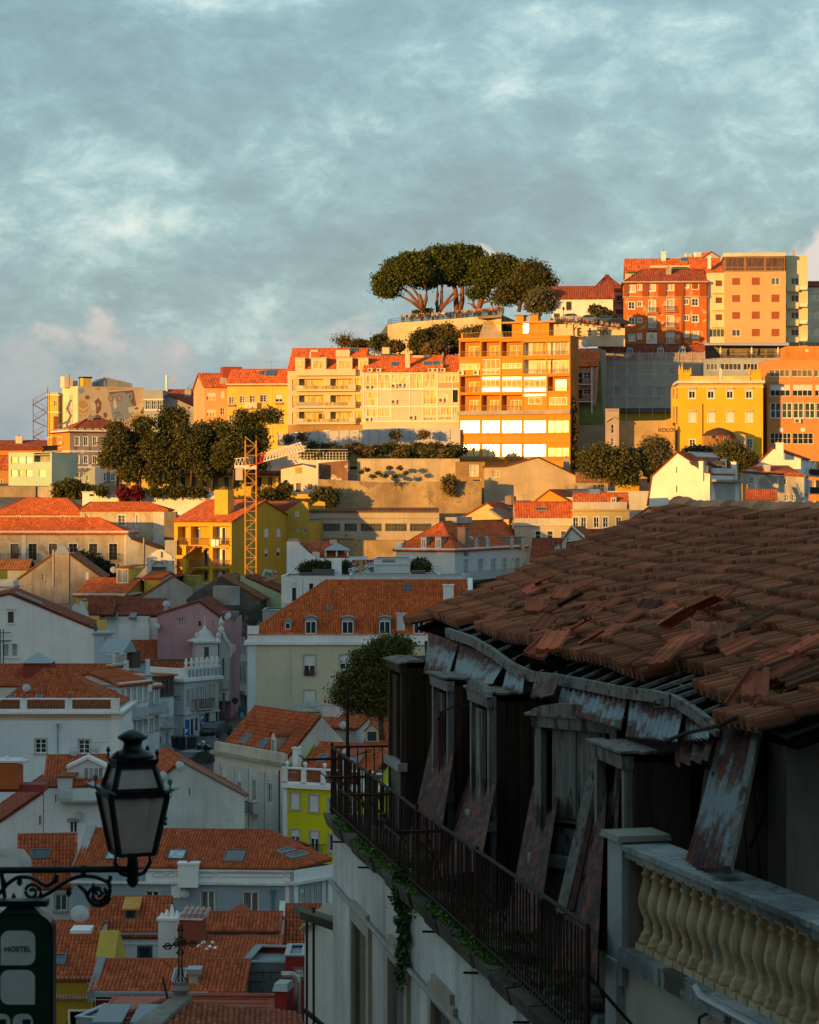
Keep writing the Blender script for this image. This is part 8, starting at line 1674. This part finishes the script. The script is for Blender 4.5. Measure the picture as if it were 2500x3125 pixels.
tree('pine_tree','leftmost leaning umbrella pine with low side branch on the lookout',(465,640),447,[([(465,640),(470,590),(455,540),(440,490)],.65,.4),([(470,600),(495,520),(500,450),(470,390)],.45,.2),([(460,600),(420,540),(370,480),(300,425),(220,385)],.4,.12),([(445,590),(380,540),(300,500),(230,480)],.3,.1),([(450,520),(400,450),(360,390)],.3,.1)],[(300,300,120,75),(200,380,90,55),(200,462,80,40),(390,260,110,75),(430,330,120,65),(330,360,90,45)],PINE,34000,.18,.55,1,PG,BARK,hol=.55)
tree('pine_tree','broad umbrella pine with forked trunk in the middle of the lookout',(590,628),450,[([(580,628),(575,560),(580,490),(578,410)],.42,.25),([(590,625),(610,560),(612,480),(615,400)],.4,.2),([(600,610),(650,540),(700,480)],.38,.2),([(615,590),(690,530),(760,480)],.2,.1)],[(560,240,130,75),(520,330,110,70),(640,300,120,80),(600,190,110,50),(480,385,80,40)],PINE,34000,.18,.55,2,PG,BARK,hol=.55)
tree('pine_tree','tallest umbrella pine with twin trunks on the lookout',(735,622),452,[([(728,622),(720,540),(715,460),(705,400)],.6,.35),([(745,620),(765,540),(768,460),(765,390)],.55,.35),([(715,470),(690,420),(660,390)],.25,.1)],[(750,190,130,62),(700,260,130,80),(820,250,100,80),(780,340,120,70),(680,350,90,55),(840,190,70,45)],PINE,34000,.18,.55,3,PG,BARK,hol=.55)
tree('pine_tree','umbrella pine with trunk leaning right on the lookout',(885,612),449,[([(885,612),(905,545),(935,480),(985,430),(1040,395)],.6,.35),([(870,610),(850,560),(845,510)],.3,.15),([(915,555),(960,540),(1010,505)],.28,.12),([(860,590),(830,560),(800,555)],.2,.08)],[(950,300,110,70),(1040,270,120,65),(930,370,90,50),(1110,290,90,65),(1000,370,100,45),(880,480,70,28),(1080,370,90,50)],PINE,34000,.18,.55,4,PG,BARK,hol=.55)
tree('tree','dense dark round tree right of the pines',(1200,620),445,[([(1190,620),(1210,540),(1230,470)],.4,.2),([(1205,600),(1150,520),(1110,470)],.25,.1)],[(1290,320,130,80),(1350,400,110,80),(1240,430,130,90),(1130,460,110,70),(1090,520,90,50),(1300,480,110,70)],DKT,26000,.15,.58,5)
tree('olive_tree','silvery olive tree in front of the white house',(1350,640),436,[([(1350,640),(1350,580)],.3,.15)],[(1360,500,95,60),(1340,570,100,55),(1400,560,70,60)],OLV,8000,.15,.42,6)
tree('shrub','low round shrub behind the lookout railing',(520,640),449,[],[(520,620,35,25),(430,635,30,18)],PINE,900,.2,.3,7,cat='shrub')
for i,(x,y,rx,ry,z)in enumerate(((450,850,75,90,424),(560,810,70,75,426),(640,790,60,70,426),(690,870,90,70,421),(800,820,80,65,423),(880,790,55,55,424),(140,850,50,40,430),(250,885,60,30,428),(560,900,90,50,418))):
 tree('bush','dry brown bush on the slope under the lookout wall',(x,y+ry),z,[],[(x,y,rx,ry),(x+rx*.3,y-ry*.5,rx*.45,ry*.5)],SCR if i%3 else GRN,3600,.17,.45,20+i,'bushes under the lookout wall',cat='shrub')
for i,x in enumerate((272,298)):tree('cypress','thin young cypress by the lookout wall',(x,915),428,[([(x,915),(x,880)],.1,.06)],[(x,890,6,30)],DKT,300,.16,.12,40+i,'cypresses by the lookout wall')
tree('bare_tree','bare winter tree above the cream apartment roof',(-120,930),440,[([(-120,930),(-118,870),(-125,820),(-150,770)],.3,.05),([(-118,880),(-90,820),(-70,760)],.2,.04),([(-120,870),(-170,820),(-210,800)],.16,.03),([(-90,820),(-60,790),(-50,770)],.1,.03),([(-125,830),(-120,780),(-110,755)],.1,.03),([(-150,800),(-190,770)],.07,.02),([(-85,810),(-100,765)],.07,.02)],[(-110,860,60,45),(-60,850,50,35),(-150,830,50,30)],SCR,1300,.13,.5,44)
tree('tree','small flat topped tree above the cream apartment roof',(0,905),441,[([(0,905),(-5,870)],.15,.1)],[(-5,860,45,28),(20,880,30,15)],DKT,900,.2,.35,45)
m=thing('house','white flat rooftop rooms on the hill behind the cream block','house',at(60,905,446));MB().box(-3,5,0,4,-2,1.6).obj('wall',WH,m);MB().box(-3.2,5.2,-.2,4.2,1.6,1.8).obj('roof',WHD,m);MB().box(6,11,1,4,-2,1).obj('annex',WHD,m)
crop(1800,700)
tree('tree','scrubby tree beside the parked cars',(85,700),424,[([(85,700),(85,650)],.2,.1)],[(100,640,60,35),(50,610,35,30),(130,665,40,30)],GRN,2200,.22,.45,46)
crop(0,1050);TGR='row of trees on the terrace';TLAB=['lone dark tree rising before the brick patterned house','terrace tree standing over the first bougainvillea','tall terrace tree beside the second bougainvillea','tallest terrace tree whose top covers the grey house','thin terrace tree next to the tallest one','terrace tree in front of the salmon house','terrace tree in front of the yellow flats','broad terrace tree beside the crane counterweight']
for i,(x,y,rx,ry,yb_)in enumerate(((880,760,130,170,1085),(1030,830,90,150,1090),(1170,780,120,200,1090),(1310,700,110,190,1090),(1440,790,100,180,1090),(1600,760,120,180,1090),(1760,740,110,200,1090),(1910,700,130,190,1090))):
 z=374+(i%2)*2.5;g_=random.Random(i);y+=12;bl=[(x,y,rx*.85,ry*.62)]+[(x+rx*g_.uniform(-1,1),y+ry*g_.uniform(-1.0,1.1),rx*g_.uniform(.25,.6),ry*g_.uniform(.18,.4))for _ in range(9)]
 tree('tree',TLAB[i],(x,yb_),z,[([(x,yb_),(x+5,y+ry*.6),(x,y)],.3,.12),([(x+3,y+ry*.8),(x+rx*.4,y+ry*.1)],.14,.05)],bl,DKT,17000,.145,.5,50+i,TGR,hol=.2)
tree('hedge','rounded hedge spilling over the grey terrace wall',(540,1180),386,[],[(520,1090,110,70),(620,1100,90,45),(450,1120,60,50),(570,1140,70,40)],GRN,4200,.18,.4,60,cat='hedge')
for i,(x,y)in enumerate(((930,1115),(1030,1110))):tree('bougainvillea','crimson bougainvillea hanging over the white wall',(x,y+50),369.5,[],[(x,y,48,42),(x+10,y+40,30,30)],BOU,1500,.15,.3,62+i,'bougainvillea on the white wall',cat='plant')
for i,x in enumerate((760,1160,1260,1340,1420,1500)):tree('creeper','green creeper trailing over the white retaining wall',(x,1135),369.6,[],[(x,1100,48,24),(x+20,1125,25,26)],GRN,900,.14,.3,66+i,'creepers on the white wall',cat='plant')
crop(600,950)
for i,(x,y,rx,ry,z)in enumerate(((560,1380,90,45,369),(660,1350,40,50,369),(960,1390,90,75,362),(940,1450,70,60,362),(1000,1430,50,60,361))):tree('ivy_bush','thick green ivy bush at the end of the stone wall',(x,y+ry),z,[],[(x,y,rx,ry)],GRN,2400,.16,.35,74+i,'ivy bushes by the stone wall',cat='shrub')
for i in range(26):
 g_=random.Random(i);x=830+i*46;y=1035+g_.uniform(-25,55)if i<13 else 1045+g_.uniform(-30,40);tree('scrub','dry scrub clump on the bank below the sheet fence',(x,y+20),390-(y-1010)*.12,[],[(x,y,42,24)],SCR if g_.random()<.6 else GRN,900,.14,.4,90+i,'scrub on the bank',cat='shrub')
for i in range(9):g_=random.Random(50+i);x=1240+i*42;y=1165+g_.uniform(0,70);tree('scrub','weed tuft growing at the foot of the pale wall',(x,y+15),374,[],[(x,y+8,15,8)],GRN,240,.10,.18,130+i,'weeds at the pale wall',cat='shrub')
for x,y in((1500,930),(1710,925),(690,960),(800,945)):tree('shrub','leggy shrub in front of the sheet fence',(x,y+40),396,[([(x,y+45),(x,y)],.06,.03)],[(x,y,30,25)],SCR,380,.15,.35,int(140+x%17),'shrubs at the sheet fence',cat='shrub')
crop(1200,950)
tree('ivy','dark ivy column climbing the corner of the orange block',(1350,1200),394,[],[(1345,750,16,120),(1350,950,26,120),(1355,1110,30,90)],DKT,3000,.18,.3,150,cat='plant')
tree('ivy','brown ivy hanging over the sunlit stone wall',(425,1390),365,[],[(425,1275,50,40),(425,1330,36,50)],SCR,1500,.16,.3,151,cat='plant')
tree('bare_shrub','leafless shrub against the stone wall',(25,1340),365,[([(22,1345),(22,1300),(15,1260)],.06,.02),([(22,1310),(35,1270)],.04,.02),([(22,1300),(5,1275)],.04,.02)],[(22,1290,18,25)],SCR,150,.08,.25,152,cat='shrub')
tree('scrub_mass','sun hazed scrub left of the blazing windows',(330,1070),392,[],[(250,1050,150,30),(400,1050,80,25)],SCR,4200,.2,.5,153,cat='shrub')
crop(1800,1100)
tree('tree','dark round garden tree below the netted building',(120,940),352,[([(150,950),(150,860)],.3,.15)],[(80,720,130,80),(60,800,120,80),(180,790,120,100),(270,730,90,70),(250,850,110,70)],DKT,21000,.14,.5,160)
tree('tree','grey green garden tree below the terrace wall',(470,900),354,[([(440,920),(450,800)],.25,.12)],[(490,650,95,75),(440,740,95,90),(540,730,80,70),(480,820,70,60)],OLV,14000,.13,.45,161)
tree('tree','dark tree before the yellow villa',(1090,830),352,[([(1090,830),(1085,740)],.25,.12)],[(1060,680,90,65),(1130,740,100,70),(1190,760,70,60),(1020,740,70,60),(1100,800,100,50)],DKT,16000,.13,.42,162)
tree('shrub','low bush beside the garden hut',(800,700),362,[],[(790,680,70,32),(850,690,60,30)],DKT,1600,.18,.35,163,cat='shrub')
crop(0,1450);tree('tree','dark ivy tree beside the blackened gable',(740,770),318,[([(740,780),(735,720)],.2,.1)],[(730,700,95,65),(620,620,40,35),(680,660,60,40),(800,720,60,45)],leafmat((.02,.03,.012)),4500,.17,.4,164)
crop(600,1450)
for i,(x,y,rx,ry,z)in enumerate(((830,700,60,42,274),(900,690,50,40,274),(980,690,35,35,274),(1110,690,40,30,275),(1660,695,45,38,277),(1715,700,30,32,277))):tree('bamboo','bamboo tuft in a planter on the white roof garden',(x,y+ry),z,[],[(x,y,rx,ry)],GRN,1300,.11,.25,170+i,'bamboo on the roof garden',cat='plant')
crop(1150,1450)
for i,x in enumerate((290,340)):tree('bamboo','bamboo tuft before the lit white wall',(x,735),294,[],[(x,680,40,48)],GRN,1300,.11,.25,180+i,'bamboo at the lit white wall',cat='plant')
crop(600,1950)
tree('tree','large green tree between the cream house and the ruin',(1390,600),118,[([(1395,760),(1385,600),(1350,520)],.16,.08),([(1390,640),(1420,480)],.1,.05)],[(1440,110,120,110),(1330,130,60,60),(1260,200,75,75),(1180,330,70,70),(1120,420,75,60),(1200,470,90,55),(1350,300,130,110),(1450,320,100,130),(1290,420,110,80),(1420,500,110,60),(1510,60,90,60),(1240,130,35,40),(1130,300,35,35),(1330,530,60,35),(1500,200,90,90)],leafmat((.085,.085,.018),(.17,.15,.04)),60000,.052,.24,190,hol=.3)
# people on the lookout and along the wall
def person_mesh(pose):
 V={'pel':(0,0,.95),'che':(0,0,1.28),'nek':(0,0,1.45),'hed':(0,-.02,1.58),'top':(0,-.01,1.70),'shl':(-.18,0,1.40),'shr':(.18,0,1.40),'hil':(-.09,0,.90),'hir':(.09,0,.90),'knl':(-.10,-.02,.50),'knr':(.10,-.02,.50),'anl':(-.10,.02,.08),'anr':(.10,.02,.08),'tol':(-.11,-.13,.04),'tor':(.11,-.13,.04)}
 if pose=='sit':V.update({'knl':(-.1,-.42,.92),'knr':(.1,-.42,.92),'anl':(-.1,-.44,.48),'anr':(.1,-.44,.48),'tol':(-.1,-.56,.42),'tor':(.1,-.56,.42)})
 arms={'stand':((-.24,.0,1.12),(-.22,-.08,.88)),'rail':((-.24,-.08,1.14),(-.16,-.30,1.02)),'photo':((-.24,-.16,1.22),(-.08,-.26,1.48)),'sit':((-.24,-.05,1.14),(-.16,-.28,.98))}[pose]
 V['ell'],V['hal']=arms;V['elr']=(-arms[0][0],arms[0][1],arms[0][2]);V['har']=(-arms[1][0],arms[1][1],arms[1][2])
 Rr={'pel':.14,'che':.15,'nek':.06,'hed':.10,'top':.07,'shl':.075,'shr':.075,'hil':.10,'hir':.10,'knl':.065,'knr':.065,'anl':.045,'anr':.045,'tol':.04,'tor':.04,'ell':.05,'elr':.05,'hal':.04,'har':.04}
 E=[('pel','che'),('che','nek'),('nek','hed'),('hed','top'),('che','shl'),('che','shr'),('shl','ell'),('ell','hal'),('shr','elr'),('elr','har'),('pel','hil'),('pel','hir'),('hil','knl'),('knl','anl'),('anl','tol'),('hir','knr'),('knr','anr'),('anr','tor')]
 ks=list(V);me=bpy.data.meshes.new('person');me.from_pydata([V[k]for k in ks],[(ks.index(a),ks.index(c))for a,c in E],[]);o=bpy.data.objects.new('person',me);col.objects.link(o)
 md=o.modifiers.new('skin','SKIN');o.modifiers.new('sub','SUBSURF').levels=1
 for k,sv_ in zip(ks,me.skin_vertices[0].data):sv_.radius=(Rr[k],Rr[k]*.8);sv_.use_root=k=='pel'
 dg=bpy.context.evaluated_depsgraph_get();dg.update();r=bpy.data.meshes.new_from_object(o.evaluated_get(dg));bpy.data.objects.remove(o);return r
SKIN=flat((.48,.27,.18),.6);HAIRS=[flat((.03,.02,.015),.8),flat((.12,.07,.035),.8),flat((.02,.015,.012),.8)]
CLO=[((.30,.03,.03),'red'),((.55,.53,.50),'white'),((.02,.02,.025),'black'),((.05,.07,.14),'navy'),((.42,.33,.22),'beige'),((.10,.11,.12),'grey'),((.34,.12,.03),'orange'),((.40,.20,.22),'pink'),((.05,.09,.06),'green')]
PB={p:person_mesh(p)for p in('stand','rail','photo','sit')};PMC={}
def person(pos,rz,pose,ci,label,group):
 key=(pose,ci)
 if key not in PMC:
  me=PB[pose].copy();me.materials.clear();hd=HAIRS[ci%3]
  for m_ in(flat(CLO[ci][0],.85),flat([(.03,.04,.07),(.05,.05,.05),(.20,.17,.12)][ci%3],.85),SKIN,hd):me.materials.append(m_)
  for p in me.polygons:
   c=p.center;z=c.z;legs=z<.93 or(pose=='sit' and c.y<-.2 and z<1.02 and abs(c.x)<.17)
   p.material_index=3 if z>1.64 or(z>1.5 and c.y>.03)else 2 if z>1.46 or(abs(c.x)>.1 and((pose=='stand' and z<.95 and abs(c.x)>.19)or(pose in('rail',)and c.y<-.24)or(pose=='photo' and c.y<-.2 and z>1.4)))else 1 if legs else 0
   p.use_smooth=True
  PMC[key]=me
 o=link('person',PMC[key],None,pos,rz);o.scale=(1,1,rnd.uniform(.93,1.06));tag(o,label,'person',group);return o
crop(1100,700);T=[at(x,y,z)for x,y,_,z in WP];seg=[(a,c)for a,c in zip(T[2:],T[3:])];tot=sum((c-a).length for a,c in seg)
def along(d):
 for a,c in seg:
  l=(c-a).length
  if d<=l:return a+(c-a)*(d/l),(c-a).normalized()
  d-=l
 return c,(c-a).normalized()
rp_=random.Random(4)
for i in range(86):
 row=0 if i<58 else 1;p,dr=along(tot*((i+rp_.uniform(.1,.9))/58 if row==0 else rp_.random()));back=1.15+row*1.1+rp_.uniform(0,.35);ci=rp_.randrange(len(CLO));ps=rp_.choice(('rail','rail','stand','photo'))if row==0 else rp_.choice(('stand','photo','stand'))
 nm={'rail':'leaning on the lookout railing','stand':'standing behind the lookout railing','photo':'holding up a phone at the lookout railing'}[ps]
 person((p.x-dr.y*back*.3,p.y+back,PT-.02),rp_.uniform(-.7,.7),ps,ci,'person in a %s top %s'%(CLO[ci][1],nm),'crowd on the lookout in %s, %s'%(CLO[ci][1],ps))
G2=[at(x,y,z)for x,y,_,z in GW_];seg=list(zip(G2,G2[1:]));tot=sum((c-a).length for a,c in seg)
for i in range(26):
 p,dr=along(tot*(.06+.9*(i+rp_.uniform(.1,.9))/26));ci=rp_.randrange(len(CLO));person((p.x,p.y+.12,p.z-.80),rp_.uniform(-.3,.3),'sit',ci,'person in a %s top sitting on the graffiti wall'%CLO[ci][1],'people sitting on the graffiti wall in %s'%CLO[ci][1])
 # cars, motorbikes, bins, signs
def car(label,pos,rz,paint,group=None):
 e=thing('car',label,'car',pos,rz,group);m=MB();pr=[(-2.05,.30),(-2.1,.62),(-1.95,.82),(-1.55,.92),(-.75,1.42),(.55,1.46),(1.25,1.0),(1.95,.86),(2.08,.6),(2.05,.30)]
 m.prism([(x,-.85,z)for x,z in pr],(0,1.7,0));m.obj('body',paint,e);gl_=glassmat((.02,.025,.03),.05)
 MB().prism([(-1.35,-.86,.95),(-.72,-.86,1.34),(.48,-.86,1.38),(1.05,-.86,1.0)],(0,1.72,0)).obj('side_window',gl_,e);MB().hexa([(.58,-.7,1.40),(.58,.7,1.40),(1.2,.76,1.0),(1.2,-.76,1.0),(.62,-.7,1.43),(.62,.7,1.43),(1.26,.76,1.03),(1.26,-.76,1.03)]).obj('windscreen',gl_,e);MB().hexa([(-.8,-.7,1.38),(-.8,.7,1.38),(-1.5,.74,.94),(-1.5,-.74,.94),(-.84,-.7,1.42),(-.84,.7,1.42),(-1.56,.74,.97),(-1.56,-.74,.97)]).obj('rear_window',gl_,e)
 for x in(-1.3,1.3):
  for y in(-.8,.8):w=MB().lathe([(.2,-.1),(.31,-.1),(.33,-.05),(.33,.05),(.31,.1),(.2,.1)],14).obj('wheel',flat((.012,.012,.012),.8),e,(x,y,.32));w.rotation_euler=(R(90),0,0);MB().lathe([(.2,-.08),(.04,-.105),(.04,.105),(.2,.08)],10).obj('rim',flat((.35,.35,.35),.3,.8),w)
 for y in(-.6,.6):MB().box(2.02,2.1,y-.16,y+.16,.62,.74).obj('headlight',flat((.7,.7,.66),.15),e);MB().box(-2.12,-2.04,y-.14,y+.14,.66,.8).obj('tail_light',flat((.3,.01,.01),.3),e)
 return e
for i,(x,y,z,c,lab)in enumerate(((1720,690,419.5,(.18,.20,.22),'silver grey car parked behind the graffiti wall'),(1840,695,418.5,(.05,.10,.14),'dark teal car parked behind the graffiti wall'),(1930,712,417,(.02,.03,.05),'black car parked behind the graffiti wall'),(1580,680,421,(.50,.47,.42),'white car parked beside the road sign on the hill'))):
 p=at(x,y,z);car(lab,(p.x,p.y,p.z-.35),R(8),flat(c,.25,.2,.6))
p=at(1600,690,420);s=thing('road_sign','round white road sign on a pole by the parked cars','sign',(p.x,p.y,p.z-.5));MB().tube([(0,0,0),(0,0,2.6)],.05,6).obj('pole',ZINC,s);d=MB().lathe([(.34,0),(.34,.03)],16).obj('disc',FR,s,(0,-.05,2.3));d.rotation_euler=(R(90),0,0)
for i,(x,y,z,h,lab)in enumerate(((988,600,440,3.6,'lamp post on the lookout beside the dark tree'),(1528,660,424,2.6,'lamp post in front of the long white house'))):
 p=at(x,y,z);s=thing('lamp_post',lab,'lamp post',(p.x,p.y,PT-.3 if i==0 else p.z-1));MB().lathe([(.1,0),(.06,.3),(.04,h-.5),(.05,h-.45)],8).obj('pole',DARKMETAL,s);MB().lathe([(.08,h-.45),(.2,h-.1),(.22,h),(.05,h+.2)],8).obj('lantern',DARKMETAL,s)
crop(500,1900,350)
CR[2]=1509/350
LANE=plaster((.085,.08,.075),.2,.3)
lane=[(-60,1900,206),(700,2200,203),(640,1600,224),(690,1420,240),(860,1260,262),(720,1240,264),(560,1430,244),(330,1560,230),(100,1690,221)]
P=[at(x,y,z)for x,y,z in lane];me=bpy.data.meshes.new('lane');me.from_pydata(P,[],[(0,1,2,8),(8,2,3,7),(7,3,6),(6,3,4,5)]);me.materials.append(LANE);tag(link('lane',me),'steep cobbled lane climbing past the blue grey house',None,None,'structure')
from mathutils.bvhtree import BVHTree
lbv=BVHTree.FromPolygons(P,[(0,1,2,8),(8,2,3,7),(7,3,6),(6,3,4,5)])
def put(x,y,z=0):
 h=lbv.ray_cast(CAMP,ray(x,y));return h[0]if h[0]is not None else at(x,y,z)
car('dark hatchback driving up the cobbled lane',put(390,1900,216.5),R(62),flat((.05,.045,.045),.25,.3,.6));car('black car parked at the top of the lane',put(690,1500,236),R(70),flat((.02,.035,.035),.25,.3,.6))
for i,(x,y,z,c)in enumerate(((460,1720,225,(.02,.02,.02)),(520,1690,226,(.45,.45,.45)),(580,1740,223.5,(.03,.03,.03)))):
 s=thing('motorbike','motorbike in a parked row on the lane' if c[0]<.1 else 'motorbike with pale fairing in a parked row on the lane','motorbike',put(x,y,z),R(100+i*8),'motorbikes on the lane')
 for xx in(-.65,.65):w=MB().lathe([(.2,-.05),(.30,-.05),(.32,0),(.30,.05),(.2,.05)],12).obj('wheel',flat((.012,.012,.012),.8),s,(xx,0,.31));w.rotation_euler=(R(90),0,0)
 MB().hexa([(-.5,-.13,.45),(.45,-.13,.4),(.45,.13,.4),(-.5,.13,.45),(-.6,-.12,.8),(.35,-.15,.95),(.35,.15,.95),(-.6,.12,.8)]).obj('body',flat(c,.3,.2),s);MB().tube([(.65,0,.32),(.45,0,1.05)],.04,6).tube([(.42,-.35,1.08),(.42,.35,1.08)],.025,6).obj('handlebar',DARKMETAL,s)
for i,(x,z)in enumerate(((190,227),(270,228),(340,230))):
 p=put(x,1660,z);s=thing('waste_bin','large dark waste bin beside the parking sign','bin',p,R(20),'bins beside the parking sign');MB().taper(0,0,.1,1.1,.5,.35,.6,.45).obj('body',flat((.02,.03,.03),.6),s);MB().taper(0,.05,1.1,1.25,.62,.47,.5,.3).obj('lid',flat((.02,.03,.03),.6),s)
BL=flat((.01,.09,.28),.5)
for i,(x,y,yb_,z,w,h,tx,lab)in enumerate(((296,1442,1690,222,.62,.78,'P','blue parking sign on a pole beside the waste bins'),(505,1268,1480,238,.5,.75,'P','smaller blue parking sign on the blue grey house'),(312,1330,1600,231,.42,.75,'','narrow blue notice plate by the house corner'))):
 p=put(x,yb_,z);s=thing('traffic_sign',lab,'sign',p,R(-4));hh=(at(x,y,p.y)-p).z;MB().tube([(0,0,-.2),(0,0,hh+h*.4)],.035,6).obj('pole',ZINC,s);MB().box(-w/2,w/2,-.06,-.03,hh-h/2,hh+h/2).obj('plate',BL,s)
 if tx:text(tx,s,(0,-.07,hh+.05),(R(90),0,0),.62,FR,ext=.003);MB().box(-.16,.16,-.068,-.06,hh-.36,hh-.31).obj('bar',FR,s)
for i,(x,y,z,lab)in enumerate(((938,1028,262,'round no parking sign on the shop front up the lane'),(668,1225,246,'round no parking sign on the blue grey house'))):
 p=at(x,y,z);s=thing('traffic_sign',lab,'sign',p);d=MB().lathe([(.36,0),(.36,.03)],18).obj('disc',flat((.22,.02,.02),.5),s);d.rotation_euler=(R(90),0,0);d=MB().lathe([(.30,.03),(.30,.034)],18).obj('blue_field',flat((.01,.05,.17),.5),s);d.rotation_euler=(R(90),0,0);MB().tube([(0,.05,-2),(0,.05,.3)],.03,5).obj('pole',ZINC,s)
p=at(1030,1195,262);s=thing('advert_board','small blue advertising board outside the shop','sign',p);MB().box(-.4,.4,-.02,.02,-.8,.8).obj('board',flat((.02,.13,.22),.4),s);MB().box(-.2,.2,-.03,-.02,-.5,.1).obj('print',flat((.3,.5,.6),.4),s)
